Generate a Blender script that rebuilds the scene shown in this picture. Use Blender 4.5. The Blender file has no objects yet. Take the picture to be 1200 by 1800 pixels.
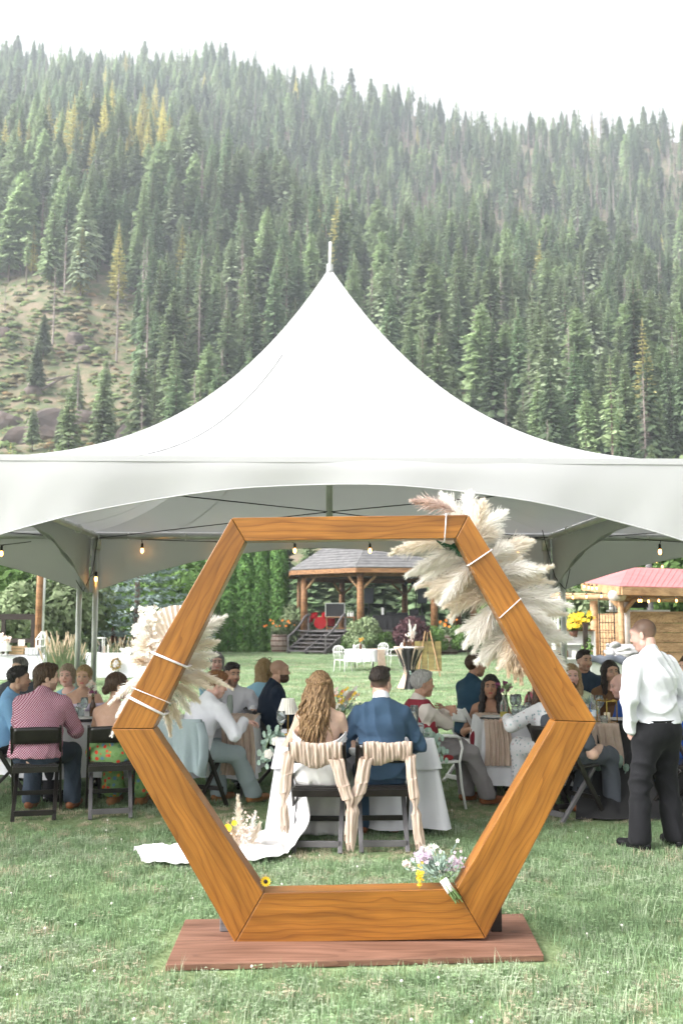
import bpy, bmesh, math, random
import numpy as np
from mathutils import Vector, Matrix, Quaternion
R = random.Random(7)
NR = np.random.RandomState(7)
PI = math.pi
C = bpy.context.scene.collection
S = bpy.context.scene

# ------------------------------------------------------------------ camera
F = 1750.0            # focal length in photograph pixels (1200 x 1800) = 35 mm
HZ = 1.70             # eye height
PITCH = math.atan(195 / F)
cam_d = bpy.data.cameras.new('camera')
cam = bpy.data.objects.new('camera', cam_d); C.objects.link(cam)
cam.location = (0, 0, HZ); cam.rotation_euler = (PI / 2 + PITCH, 0, 0)
cam_d.sensor_fit = 'VERTICAL'; cam_d.sensor_height = 36; cam_d.sensor_width = 24
cam_d.lens = 36 * F / 1800; cam_d.clip_start = 0.1; cam_d.clip_end = 4000
cam_d.dof.use_dof = True; cam_d.dof.focus_distance = 6.6; cam_d.dof.aperture_fstop = 3.6
S.camera = cam

# ------------------------------------------------------------------ world, sun, exposure
SUN_EL, SUN_AZ = math.radians(38), math.radians(252)   # compass bearing from +Y towards +X: behind the camera, to the left
w = bpy.data.worlds.new('World'); S.world = w; w.use_nodes = True
wn, wl = w.node_tree.nodes, w.node_tree.links
sky = wn.new('ShaderNodeTexSky'); sky.sky_type = 'NISHITA'; sky.sun_disc = False
sky.sun_elevation = SUN_EL; sky.sun_rotation = SUN_AZ
sky.air_density = 1.0; sky.dust_density = 6.0; sky.ozone_density = 1.0
hs = wn.new('ShaderNodeHueSaturation'); hs.inputs['Saturation'].default_value = 0.06
wl.new(sky.outputs[0], hs.inputs['Color'])
bg = wn['Background']; bg.inputs[1].default_value = 0.15
wl.new(hs.outputs[0], bg.inputs[0])
sun_d = bpy.data.lights.new('sun', 'SUN'); sun_d.energy = 0.9; sun_d.angle = math.radians(45); sun_d.color = (1, .95, .88)
sun = bpy.data.objects.new('sun', sun_d); C.objects.link(sun)
sdir = Vector((math.sin(SUN_AZ) * math.cos(SUN_EL), math.cos(SUN_AZ) * math.cos(SUN_EL), math.sin(SUN_EL)))
sun.rotation_euler = sdir.to_track_quat('Z', 'Y').to_euler(); sun.location = (-8, -12, 20)
S.view_settings.view_transform = 'Standard'; S.view_settings.look = 'None'
S.view_settings.gamma = 1; S.view_settings.exposure = 1.74

# ------------------------------------------------------------------ pixels to directions
def ray(u, v):
    x = (u - 600) / F; z = (900 - v) / F; c, s = math.cos(PITCH), math.sin(PITCH)
    return Vector((x, c - z * s, s + z * c))
def at(u, v, Y):
    r = ray(u, v); t = Y / r.y
    return Vector((r.x * t, Y, HZ + r.z * t))
def gnd(u, v, z=0.0):
    r = ray(u, v); t = (z - HZ) / r.z
    return Vector((r.x * t, r.y * t, z))
def pix(p):
    c, s = math.cos(PITCH), math.sin(PITCH); y, z = p[1], p[2] - HZ
    d = y * c + z * s; h = -y * s + z * c
    return 600 + F * p[0] / d, 900 - F * h / d

# ------------------------------------------------------------------ objects
def tag(o, label=None, cat=None, group=None, kind=None):
    if label: o['label'] = label
    if cat: o['category'] = cat
    if group: o['group'] = group
    if kind: o['kind'] = kind
    return o
def thing(name, label, cat, loc=(0, 0, 0), rotz=0.0, group=None):
    o = bpy.data.objects.new(name, None); C.objects.link(o); o.empty_display_size = .1
    o.location = loc; o.rotation_euler = (0, 0, rotz)
    return tag(o, label, cat, group)
def kids(o): return [c for c in bpy.data.objects if c.parent == o]
def copy_tree(o, parent=None, _all=None):
    if _all is None:
        _all = {}
        for c in bpy.data.objects:
            if c.parent: _all.setdefault(c.parent.name, []).append(c)
    c = o.copy(); C.objects.link(c); c.parent = parent
    for ch in _all.get(o.name, []): copy_tree(ch, c, _all)
    return c
def vec(a): return Vector(a)
def basis(d, up=(0, 0, 1)):
    d = Vector(d).normalized(); u = Vector(up)
    s = d.cross(u)
    if s.length < 1e-4: s = d.cross(Vector((0, 1, 0)))
    s.normalize(); return s, d.cross(s) * -1, d      # side, up-ish, dir

class MB:
    def __init__(s): s.v = []; s.f = []; s.uv = None
    def add(s, vs, fs):
        n = len(s.v); s.v += [tuple(p) for p in vs]; s.f += [tuple(i + n for i in f) for f in fs]; return s
    def box(s, c, d, rz=0.0, rot=None):
        m = rot if rot is not None else Matrix.Rotation(rz, 3, 'Z')
        c = Vector(c); h = [x / 2 for x in d]
        vs = [c + m @ Vector((h[0] * i, h[1] * j, h[2] * k)) for k in (-1, 1) for j in (-1, 1) for i in (-1, 1)]
        return s.add(vs, [(0, 2, 3, 1), (4, 5, 7, 6), (0, 1, 5, 4), (2, 6, 7, 3), (0, 4, 6, 2), (1, 3, 7, 5)])
    def bar(s, a, b, wd, ht, up=(0, 0, 1)):
        a, b = Vector(a), Vector(b); sd, uu, d = basis(b - a, up)
        vs = [p + sd * (i * wd / 2) + uu * (j * ht / 2) for p in (a, b) for j in (-1, 1) for i in (-1, 1)]
        return s.add(vs, [(0, 2, 3, 1), (4, 5, 7, 6), (0, 1, 5, 4), (2, 6, 7, 3), (0, 4, 6, 2), (1, 3, 7, 5)])
    def tube(s, pts, rad, n=8, cap=True, flat=1.0, up=(0, 0, 1)):
        pts = [Vector(p) for p in pts]; m = len(pts)
        if not hasattr(rad, '__len__'): rad = [rad] * m
        vs = []; fs = []
        sd = None
        for i, p in enumerate(pts):
            d = (pts[min(i + 1, m - 1)] - pts[max(i - 1, 0)])
            if d.length < 1e-7: d = Vector((0, 0, 1))
            d.normalize()
            if sd is None:
                sd = basis(d, up)[0]
            else:
                sd = sd - d * sd.dot(d)
                sd = sd.normalized() if sd.length > 1e-6 else basis(d, up)[0]
            uu = d.cross(sd)
            for k in range(n):
                a = 2 * PI * k / n
                vs.append(p + sd * (math.cos(a) * rad[i]) + uu * (math.sin(a) * rad[i] * flat))
        for i in range(m - 1):
            for k in range(n):
                a, b = i * n + k, i * n + (k + 1) % n
                fs.append((a, b, b + n, a + n))
        if cap: fs.append(tuple(range(n))[::-1]); fs.append(tuple((m - 1) * n + k for k in range(n)))
        return s.add(vs, fs)
    def lathe(s, prof, n=16, c=(0, 0, 0), cap=True):
        c = Vector(c); vs = []; fs = []; m = len(prof)
        for r, z in prof:
            for k in range(n):
                a = 2 * PI * k / n; vs.append(c + Vector((r * math.cos(a), r * math.sin(a), z)))
        for i in range(m - 1):
            for k in range(n):
                a, b = i * n + k, i * n + (k + 1) % n; fs.append((a, b, b + n, a + n))
        if cap: fs.append(tuple(range(n))[::-1]); fs.append(tuple((m - 1) * n + k for k in range(n)))
        return s.add(vs, fs)
    def grid(s, fn, nu, nv, closed_u=False):
        vs = [fn(i / nu, j / nv) for j in range(nv + 1) for i in range(nu + (0 if closed_u else 1))]
        W = nu if closed_u else nu + 1; fs = []
        for j in range(nv):
            for i in range(nu):
                a = j * W + i; b = j * W + (i + 1) % W if closed_u else a + 1
                fs.append((a, b, b + W, a + W))
        return s.add(vs, fs)
    def ball(s, c, r, n=10, m=6):
        c = Vector(c); r = r if hasattr(r, '__len__') else (r, r, r)
        pr = []
        for j in range(m + 1):
            t = PI * j / m; pr.append((max(math.sin(t), .02), -math.cos(t)))
        vs = []; fs = []
        for q, z in pr:
            for k in range(n):
                a = 2 * PI * k / n; vs.append(c + Vector((q * math.cos(a) * r[0], q * math.sin(a) * r[1], z * r[2])))
        for i in range(m):
            for k in range(n):
                a, b = i * n + k, i * n + (k + 1) % n; fs.append((a, b, b + n, a + n))
        fs.append(tuple(range(n))[::-1]); fs.append(tuple(m * n + k for k in range(n)))
        return s.add(vs, fs)
    def build(s, name, mat, parent=None, smooth=False, bevel=0, solid=0, off=None):
        me = bpy.data.meshes.new(name)
        v = s.v if off is None else [tuple(Vector(p) - Vector(off)) for p in s.v]
        me.from_pydata(v, [], s.f); me.update()
        if smooth: me.polygons.foreach_set('use_smooth', [True] * len(me.polygons))
        return link(name, me, mat, parent, bevel, solid)
def link(name, me, mat, parent=None, bevel=0, solid=0):
    o = bpy.data.objects.new(name, me); C.objects.link(o)
    if mat is not None:
        for m_ in (mat if isinstance(mat, (list, tuple)) else [mat]): me.materials.append(MAT[m_] if isinstance(m_, str) else m_)
    if parent: o.parent = parent
    if solid:
        md = o.modifiers.new('solid', 'SOLIDIFY'); md.thickness = solid; md.offset = 0
    if bevel:
        md = o.modifiers.new('bevel', 'BEVEL'); md.width = bevel; md.segments = 2; md.limit_method = 'ANGLE'; md.angle_limit = .6
    return o
def np_mesh(name, V, Fq, smooth=True):
    me = bpy.data.meshes.new(name); V = np.asarray(V, np.float32); Fq = np.asarray(Fq, np.int32)
    k = Fq.shape[1]
    me.vertices.add(len(V)); me.vertices.foreach_set('co', V.ravel())
    me.loops.add(Fq.size); me.loops.foreach_set('vertex_index', Fq.ravel())
    me.polygons.add(len(Fq)); me.polygons.foreach_set('loop_start', np.arange(len(Fq), dtype=np.int32) * k)
    if smooth: me.polygons.foreach_set('use_smooth', np.ones(len(Fq), bool))
    me.update(calc_edges=True); return me

# ------------------------------------------------------------------ materials
MAT = {}
def M(name, c1, c2=None, scale=6.0, rough=.6, bump=0.0, bscale=60.0, metal=0.0, transl=0.0, spec=.4, stretch=(1, 1, 1),
      bstretch=None, detail=4.0, rnd=0.0, coat=0.0, emit=None, sheen=0.0, coords='Object', ramp=(.35, .65), sss=0.0):
    m = bpy.data.materials.new(name); m.use_nodes = True; n, l = m.node_tree.nodes, m.node_tree.links
    b = n['Principled BSDF']; b.inputs['Roughness'].default_value = rough; b.inputs['Metallic'].default_value = metal
    b.inputs['Specular IOR Level'].default_value = spec
    if coat: b.inputs['Coat Weight'].default_value = coat; b.inputs['Coat Roughness'].default_value = .25
    if sheen: b.inputs['Sheen Weight'].default_value = sheen
    if sss: b.inputs['Subsurface Weight'].default_value = sss; b.inputs['Subsurface Radius'].default_value = (.02, .008, .004)
    tc = n.new('ShaderNodeTexCoord'); mp = n.new('ShaderNodeMapping'); mp.inputs['Scale'].default_value = stretch
    l.new(tc.outputs[coords], mp.inputs[0])
    col = None
    if c2 is not None:
        ns = n.new('ShaderNodeTexNoise'); ns.inputs['Scale'].default_value = scale; ns.inputs['Detail'].default_value = detail
        l.new(mp.outputs[0], ns.inputs['Vector'])
        rp = n.new('ShaderNodeValToRGB'); rp.color_ramp.elements[0].position = ramp[0]; rp.color_ramp.elements[1].position = ramp[1]
        rp.color_ramp.elements[0].color = (*c1, 1); rp.color_ramp.elements[1].color = (*c2, 1)
        l.new(ns.outputs[0], rp.inputs[0]); col = rp.outputs[0]
    else:
        rg = n.new('ShaderNodeRGB'); rg.outputs[0].default_value = (*c1, 1); col = rg.outputs[0]
    if rnd:
        oi = n.new('ShaderNodeObjectInfo'); mr = n.new('ShaderNodeMapRange')
        mr.inputs['To Min'].default_value = 1 - rnd; mr.inputs['To Max'].default_value = 1 + rnd
        l.new(oi.outputs['Random'], mr.inputs[0])
        mx = n.new('ShaderNodeVectorMath'); mx.operation = 'SCALE'
        l.new(col, mx.inputs[0]); l.new(mr.outputs[0], mx.inputs['Scale']); col = mx.outputs[0]
    l.new(col, b.inputs['Base Color'])
    if emit:
        b.inputs['Emission Color'].default_value = (*emit[0], 1); b.inputs['Emission Strength'].default_value = emit[1]
    if bump:
        mp2 = n.new('ShaderNodeMapping'); mp2.inputs['Scale'].default_value = bstretch or stretch; l.new(tc.outputs[coords], mp2.inputs[0])
        n2 = n.new('ShaderNodeTexNoise'); n2.inputs['Scale'].default_value = bscale; n2.inputs['Detail'].default_value = 3
        l.new(mp2.outputs[0], n2.inputs['Vector'])
        bp = n.new('ShaderNodeBump'); bp.inputs['Strength'].default_value = min(bump, 1); bp.inputs['Distance'].default_value = .01 * max(1, bump)
        l.new(n2.outputs[0], bp.inputs['Height']); l.new(bp.outputs[0], b.inputs['Normal'])
    if transl:
        out = n['Material Output']; tr = n.new('ShaderNodeBsdfTranslucent'); ms = n.new('ShaderNodeMixShader'); ms.inputs[0].default_value = transl
        l.new(col, tr.inputs[0]); l.new(b.outputs[0], ms.inputs[1]); l.new(tr.outputs[0], ms.inputs[2]); l.new(ms.outputs[0], out.inputs[0])
    MAT[name] = m; return m
def nodes(name):
    m = MAT[name]; return m.node_tree.nodes, m.node_tree.links

M('tent_vinyl', (.50, .50, .507), (.465, .465, .475), scale=.8, rough=.5, transl=.15, bump=.35, bscale=2.2, spec=.35)
M('tent_pipe', (.60, .62, .58), (.50, .52, .49), scale=4, rough=.35, metal=.55)
M('tent_white_pole', (.85, .85, .84), rough=.4)
M('cable', (.015, .015, .014), rough=.5)
M('bulb_glow', (1, .7, .35), emit=((1, .42, .10), 5), rough=.2)
M('white_cloth', (.78, .78, .81), (.70, .70, .74), scale=3, rough=.85, bump=.3, bscale=9, transl=.06)
M('black_cloth', (.012, .012, .013), (.028, .027, .028), scale=3, rough=.75, bump=.3, bscale=9)
M('beige_cloth', (.60, .455, .365), (.68, .545, .455), scale=10, rough=.9, bump=.8, bscale=55, bstretch=(1, 1, .12), transl=.2)
M('black_resin', (.012, .010, .009), (.024, .020, .018), scale=8, rough=.28, spec=.5, bump=.05)
M('grey_resin_and_sky_sheen', (.10, .095, .10), (.14, .135, .14), scale=8, rough=.30, spec=.55)  # grey table legs; on chair rear legs, sky reflected in black resin, painted
M('white_paint', (.80, .80, .78), (.74, .74, .72), scale=5, rough=.4)
M('red_cushion', (.22, .018, .022), (.30, .03, .03), scale=20, rough=.9, bump=.3)
M('glass', (.85, .9, .9), rough=.03); nodes('glass')[0]['Principled BSDF'].inputs['Transmission Weight'].default_value = .92
nodes('glass')[0]['Principled BSDF'].inputs['IOR'].default_value = 1.25
M('amber_glass', (.06, .022, .006), (.08, .03, .008), rough=.06, spec=.7)
M('green_glass', (.05, .08, .03), rough=.06, spec=.7)
M('lemonade', (.62, .48, .05), rough=.1)
M('porcelain', (.80, .80, .80), rough=.2)
M('dark_plate', (.03, .03, .035), rough=.3)
M('gold', (.62, .40, .12), rough=.25, metal=1)
M('candle', (.80, .68, .52), rough=.6, sss=.2)
M('paper', (.82, .80, .74), (.76, .73, .66), scale=14, rough=.9)
M('kraft', (.42, .27, .15), (.48, .32, .19), scale=8, rough=.9)
M('soft_pink', (.80, .62, .54), (.86, .72, .64), scale=20, rough=.9)
M('white_petal', (.82, .80, .74), (.74, .70, .62), scale=30, rough=.8, transl=.15)
M('yellow_petal', (.80, .50, .02), (.85, .60, .05), scale=30, rough=.8)
M('orange_petal', (.80, .18, .03), (.85, .30, .03), scale=30, rough=.8)
M('mauve_petal', (.50, .40, .52), (.62, .50, .58), scale=30, rough=.8)
M('purple_petal', (.20, .04, .12), (.28, .07, .16), scale=30, rough=.8)
M('eucalyptus', (.22, .32, .27), (.34, .44, .36), scale=12, rough=.7, transl=.1)
M('stem_green', (.10, .17, .05), (.17, .24, .09), scale=20, rough=.7)
M('dark_green_wrap', (.012, .07, .035), (.02, .10, .05), scale=10, rough=.6)
M('ribbon', (.82, .80, .76), rough=.6)
M('twine', (.76, .70, .74), rough=.7)
HAZE = 0.00055
# ------------------------------------------------------------------ wood with growth rings (grain runs along local X)
def wood(name, light, mid, dark, rings=9.0, dist=1.0, rough=.35, coat=.3, wobble=.10, spec=.4):
    m = bpy.data.materials.new(name); m.use_nodes = True; n, l = m.node_tree.nodes, m.node_tree.links
    b = n['Principled BSDF']; b.inputs['Roughness'].default_value = rough; b.inputs['Coat Weight'].default_value = coat
    b.inputs['Coat Roughness'].default_value = .3; b.inputs['Specular IOR Level'].default_value = spec
    tc = n.new('ShaderNodeTexCoord'); oi = n.new('ShaderNodeObjectInfo')
    off = n.new('ShaderNodeVectorMath'); off.operation = 'MULTIPLY_ADD'
    l.new(oi.outputs['Random'], off.inputs[0]); off.inputs[1].default_value = (37, 0.0, 0.0); l.new(tc.outputs['Object'], off.inputs[2])
    mp = n.new('ShaderNodeMapping'); mp.inputs['Scale'].default_value = (.75, 3.2, 3.2); l.new(off.outputs[0], mp.inputs[0])
    nz = n.new('ShaderNodeTexNoise'); nz.inputs['Scale'].default_value = 1.3; nz.inputs['Detail'].default_value = 3; l.new(mp.outputs[0], nz.inputs['Vector'])
    sub = n.new('ShaderNodeVectorMath'); sub.operation = 'SUBTRACT'; l.new(nz.outputs['Color'], sub.inputs[0]); sub.inputs[1].default_value = (.5, .5, .5)
    sc = n.new('ShaderNodeVectorMath'); sc.operation = 'SCALE'; l.new(sub.outputs[0], sc.inputs[0]); sc.inputs['Scale'].default_value = wobble * 2.4
    ad = n.new('ShaderNodeVectorMath'); ad.operation = 'ADD'; l.new(off.outputs[0], ad.inputs[0]); l.new(sc.outputs[0], ad.inputs[1])
    mp2 = n.new('ShaderNodeMapping'); mp2.inputs['Scale'].default_value = (.12, 1, 1); mp2.inputs['Location'].default_value = (0, .10, .07); l.new(ad.outputs[0], mp2.inputs[0])
    wv = n.new('ShaderNodeTexWave'); wv.wave_type = 'RINGS'; wv.rings_direction = 'X'; wv.wave_profile = 'SAW'
    wv.inputs['Scale'].default_value = rings; wv.inputs['Distortion'].default_value = dist; wv.inputs['Detail'].default_value = 2; wv.inputs['Detail Scale'].default_value = 1.5
    l.new(mp2.outputs[0], wv.inputs['Vector'])
    rp = n.new('ShaderNodeValToRGB'); e = rp.color_ramp.elements
    e[0].position = 0; e[0].color = (*mid, 1); e[1].position = 1; e[1].color = (*dark, 1)
    q = e.new(.45); q.color = (*light, 1); q = e.new(.8); q.color = (*mid, 1)
    l.new(wv.outputs['Fac'], rp.inputs[0])
    fb = n.new('ShaderNodeMapping'); fb.inputs['Scale'].default_value = (2, 90, 90); l.new(off.outputs[0], fb.inputs[0])
    n3 = n.new('ShaderNodeTexNoise'); n3.inputs['Scale'].default_value = 2; n3.inputs['Detail'].default_value = 4; l.new(fb.outputs[0], n3.inputs['Vector'])
    sm = n.new('ShaderNodeMapping'); sm.inputs['Scale'].default_value = (.8, 6, 6); l.new(off.outputs[0], sm.inputs[0])
    n4 = n.new('ShaderNodeTexNoise'); n4.inputs['Scale'].default_value = 1.6; n4.inputs['Detail'].default_value = 5; l.new(sm.outputs[0], n4.inputs['Vector'])
    mx = n.new('ShaderNodeMix'); mx.data_type = 'RGBA'; mx.blend_type = 'MULTIPLY'; mx.inputs[0].default_value = .62
    l.new(rp.outputs[0], mx.inputs[6]); l.new(n3.outputs['Fac'], mx.inputs[7])
    r2 = n.new('ShaderNodeValToRGB'); r2.color_ramp.elements[0].position = .3; r2.color_ramp.elements[0].color = (.55, .5, .45, 1)
    r2.color_ramp.elements[1].position = .62; r2.color_ramp.elements[1].color = (1.25, 1.25, 1.25, 1); l.new(n4.outputs['Fac'], r2.inputs[0])
    mx2 = n.new('ShaderNodeMix'); mx2.data_type = 'RGBA'; mx2.blend_type = 'MULTIPLY'; mx2.inputs[0].default_value = .8
    l.new(mx.outputs[2], mx2.inputs[6]); l.new(r2.outputs[0], mx2.inputs[7]); l.new(mx2.outputs[2], b.inputs['Base Color'])
    bp = n.new('ShaderNodeBump'); bp.inputs['Strength'].default_value = .15; bp.inputs['Distance'].default_value = .003
    l.new(wv.outputs['Fac'], bp.inputs['Height']); l.new(bp.outputs[0], b.inputs['Normal'])
    MAT[name] = m; return m
wood('arch_wood', (.40, .162, .026), (.35, .134, .020), (.245, .088, .013), rings=10, dist=.5, wobble=.10)
wood('base_wood', (.30, .155, .105), (.255, .128, .085), (.18, .087, .058), rings=8, dist=.8, rough=.6, coat=.05)
wood('timber', (.62, .40, .22), (.55, .34, .18), (.36, .20, .10), rings=10, dist=1, rough=.7, coat=0)
wood('log_wood', (.42, .22, .10), (.36, .18, .08), (.22, .10, .045), rings=10, dist=1, rough=.7, coat=0)
wood('grey_wood', (.20, .19, .195), (.17, .16, .165), (.11, .10, .10), rings=10, dist=1, rough=.8, coat=0)
wood('dark_wood', (.050, .034, .026), (.040, .027, .020), (.022, .015, .012), rings=10, dist=1, rough=.6, coat=0)
wood('pallet_wood', (.30, .25, .09), (.25, .20, .07), (.13, .10, .04), rings=10, dist=1, rough=.8, coat=0)

# ------------------------------------------------------------------ ground
def ground_mat():
    m = bpy.data.materials.new('lawn'); m.use_nodes = True; n, l = m.node_tree.nodes, m.node_tree.links
    b = n['Principled BSDF']; b.inputs['Roughness'].default_value = .95; b.inputs['Specular IOR Level'].default_value = .1
    tc = n.new('ShaderNodeTexCoord')
    def noise(s, d=5):
        x = n.new('ShaderNodeTexNoise'); x.inputs['Scale'].default_value = s; x.inputs['Detail'].default_value = d; l.new(tc.outputs['Object'], x.inputs['Vector']); return x
    def ramp(src, a, ca, bb, cb):
        r = n.new('ShaderNodeValToRGB'); r.color_ramp.elements[0].position = a; r.color_ramp.elements[0].color = (*ca, 1)
        r.color_ramp.elements[1].position = bb; r.color_ramp.elements[1].color = (*cb, 1); l.new(src.outputs[0], r.inputs[0]); return r
    fine = ramp(noise(26, 8), .3, (.10, .16, .065), .72, (.22, .29, .15))
    patch = ramp(noise(.55, 5), .38, (0, 0, 0), .68, (1, 1, 1))
    mx = n.new('ShaderNodeMix'); mx.data_type = 'RGBA'; l.new(fine.outputs[0], mx.inputs[6]); mx.inputs[7].default_value = (.30, .30, .17, 1)
    mm = n.new('ShaderNodeMath'); mm.operation = 'MULTIPLY'; mm.inputs[1].default_value = .45; l.new(patch.outputs[0], mm.inputs[0]); l.new(mm.outputs[0], mx.inputs[0])
    l.new(mx.outputs[2], b.inputs['Base Color'])
    bp = n.new('ShaderNodeBump'); bp.inputs['Strength'].default_value = .6; bp.inputs['Distance'].default_value = .03
    l.new(noise(40, 6).outputs[0], bp.inputs['Height']); l.new(bp.outputs[0], b.inputs['Normal'])
    MAT['lawn'] = m
ground_mat()
tag(MB().grid(lambda u, v: ((u - .5) * 1300, -25 + v * 700, 0), 40, 40).build('ground', 'lawn'), kind='structure')

# ------------------------------------------------------------------ tent
TY, TX, TA, TE, TP = 10.22, -.125, 3.05, 2.90, 5.46      # centre, half side, eave and peak heights
T_ROT = math.radians(2.2)
def tent(label, loc):
    t = thing('frame_tent', label, 'tent', loc, T_ROT, 'white peaked tents pitched in a row')
    g = lambda r: .87 * (1 - r) ** 2.5 + .13 * (1 - r)
    def zz(r): return TE + (TP - TE) * g(r)
    for k in range(4):
        rot = Matrix.Rotation(k * PI / 2, 3, 'Z')
        def roof(u, v):                       # panel facing -Y before rotation: v 0 peak .. 1 eave
            r = .012 + .988 * v ** 1.25; s = (u - .5) * 2
            sag = -.05 * math.sin(PI * min(r, 1)) * (1 - s * s) * (r ** .5)
            rip = .010 * math.sin(s * 9 + 4 * r) * r * (1 - r)
            return rot @ Vector((s * TA * r, -TA * r, zz(r) + sag + rip))
        MB().grid(roof, 28, 30).build('roof_panel', 'tent_vinyl', t, smooth=True)
        def val(u, v):
            s = (u - .5) * 2; drop = .20 + .60 * abs(s) ** 2.0
            rip = .016 * math.sin(s * 17 + k) * v * (1 - s ** 4) + .02 * math.sin(s * 5 + 2 * k) * v + .010 * math.sin(s * 46 + 5 * v) * abs(s) ** 2 * v
            edge = .03 * math.sin(PI * min(v * 2, 1) / 2)
            return rot @ Vector((s * (TA + .012 + .02 * v * (abs(s) > .98)), -TA - .008 - edge * .6 - rip, TE - .002 - v * drop - .0))
        MB().grid(val, 60, 8).build('valance', 'tent_vinyl', t, smooth=True)
        MB().grid(lambda u, v: rot @ Vector(((u - .5) * 2 * (TA + .008), -TA - .014 - .004 * v, TE + .004 - .045 * v)), 40, 2).build('eave_seam', 'tent_vinyl', t, smooth=True)
        for sx in (-.34, .34):
            MB().tube([roof(.5 + sx * (1 - .0) , .30 + .7 * j / 20) + Vector((0, 0, .002)) for j in range(21)], .004, 4).build('panel_seam', 'tent_vinyl', t, smooth=True)
        hem = MB().tube([val(i / 40, 1.0) for i in range(41)], .006, 5); hem.build('hem', 'tent_vinyl', t, smooth=True)
        c0 = rot @ Vector((-TA + .07, -TA + .07, 0)); c1 = rot @ Vector((TA - .07, -TA + .07, 0))
        lg = MB().tube([c0, c0 + Vector((0, 0, TE - .06))], .038, 12).build('leg', 'tent_pipe', t, smooth=True)
        MB().box(c0 + Vector((0, 0, .012)), (.2, .2, .015)).build('base_plate', 'tent_pipe', lg)
        MB().tube([c0 + Vector((0, 0, TE - .24)), c0 + Vector((0, 0, TE - .03))], .056, 12).build('corner_fitting', 'tent_pipe', lg, smooth=True)
        MB().tube([c0 + Vector((0, 0, TE - .07)), c1 + Vector((0, 0, TE - .07))], .034, 10).build('eave_pipe', 'tent_pipe', t, smooth=True)
        d = (c1 - c0).normalized()
        for q in (.35, 1.1, TA * 2 - 1.3, TA * 2 - .55):
            a = c0 + d * q + Vector((0, 0, TE - .07))
            MB().tube([a + Vector((math.cos(x) * .05 * -d.y, math.cos(x) * .05 * d.x, math.sin(x) * .05)) for x in [i * PI / 5 for i in range(10)]], .007, 5).build('bungee', 'white_paint', t, smooth=True)
        MB().tube([c0 + Vector((0, 0, TE - .09)), Vector((0, 0, TE - .06))], .006, 6).build('tension_cable', 'cable', t, smooth=True)
    MB().tube([(0, 0, TE - .15), (0, 0, TP + .02)], .035, 12).build('mast', 'tent_pipe', t, smooth=True)
    MB().tube([(0, 0, TP - .03), (.008, 0, TP + .27)], .0165, 10).build('finial', 'tent_white_pole', t, smooth=True)
    MB().lathe([(.045, TP - .09), (.026, TP + .0)], 12).build('cap', 'tent_vinyl', t, smooth=True)
    return t
tent('white peaked tent over the couple at the small head table', (TX, TY, 0))
ax = Vector((math.cos(T_ROT), math.sin(T_ROT), 0)) * (TA * 2 + .07)
tent('white tent beside the main tent, over the card table side', (TX - ax.x, TY - ax.y, 0))
tent('white tent beside the main tent, over the pink roofed pavilion side', (TX + ax.x, TY + ax.y, 0))

# ------------------------------------------------------------------ hexagon arch
HD = 5.45                                     # distance of its front face
OUT = [(407, 910), (823, 905), (1048, 1269), (853, 1650), (413, 1658), (196, 1281)]
INN = [(431, 951), (801, 946), (975, 1267), (802, 1563), (463, 1570), (269, 1281)]
o3 = [at(*p, HD) for p in OUT]; i3 = [at(*p, HD) for p in INN]
arch = thing('hexagon_arch', 'large stained wooden hexagon arch standing on a plank base on the lawn', 'arch', ((o3[3].x + o3[4].x) / 2, HD + .07, 0))
TH = .145
for k in range(6):
    a, b, c, d = o3[k], o3[(k + 1) % 6], i3[(k + 1) % 6], i3[k]
    gap = .0015
    ex = (b - a).normalized(); ce = (a + b) / 2; ez = Vector((0, 1, 0)); ey = ez.cross(ex)
    rot = Matrix((ex, ey, ez)).transposed()
    L = []
    for p, sg in ((a, 1), (b, -1), (c, -1), (d, 1)):
        q = rot.transposed() @ (p - ce); q.x += sg * gap; L.append(q)
    vs = [Vector((q.x, q.y, z)) for z in (0, TH) for q in L]
    mb = MB().add(vs, [(0, 1, 2, 3), (7, 6, 5, 4), (0, 4, 5, 1), (1, 5, 6, 2), (2, 6, 7, 3), (3, 7, 4, 0)])
    o = mb.build('beam', 'arch_wood', arch, bevel=.004)
    o.rotation_mode = 'QUATERNION'; o.rotation_quaternion = rot.to_quaternion(); o.location = ce - arch.location
# base of two boards
bl0, br0 = gnd(291, 1696, .035), gnd(955, 1679, .035); bl1, br1 = gnd(326, 1616, .035), gnd(918, 1606, .035)
ctr = (bl0 + br0 + bl1 + br1) / 4
for v0, v1 in ((0, .495), (.505, 1)):
    P = [bl0.lerp(bl1, v0), br0.lerp(br1, v0), br0.lerp(br1, v1), bl0.lerp(bl1, v1)]
    ce = sum(P, Vector()) / 4
    vs = [p - ce + Vector((0, 0, z - ce.z)) for z in (.004, .036) for p in P]
    o = MB().add(vs, [(3, 2, 1, 0), (4, 5, 6, 7), (0, 1, 5, 4), (1, 2, 6, 5), (2, 3, 7, 6), (3, 0, 4, 7)]).build('base_board', 'base_wood', arch, bevel=.004)
    o.location = ce - arch.location
for u, sx in ((870, .06), (396, .05)):
    p = at(u, 1625, HD + TH + .06)
    MB().box((p.x, p.y, .036 + .075), (sx, .09, .15)).build('support_block', 'dark_wood' if u > 600 else 'grey_wood', arch, bevel=.006, off=arch.location)
def tie(u0, v0, u1, v1, r=.004, mat='twine', ln=0):
    a, b = at(u0, v0, HD - .006), at(u1, v1, HD - .006)
    back = Vector((0, TH + .012, 0)); d = (b - a).normalized()
    a2, b2 = a - d * .004, b + d * .004
    pts = [a2, a.lerp(b, .5) + Vector((0, -.002, 0)), b2, b2 + back, a2 + back, a2]
    MB().tube(pts, r, 6).build('tie', mat, arch, smooth=True, off=arch.location)
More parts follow.
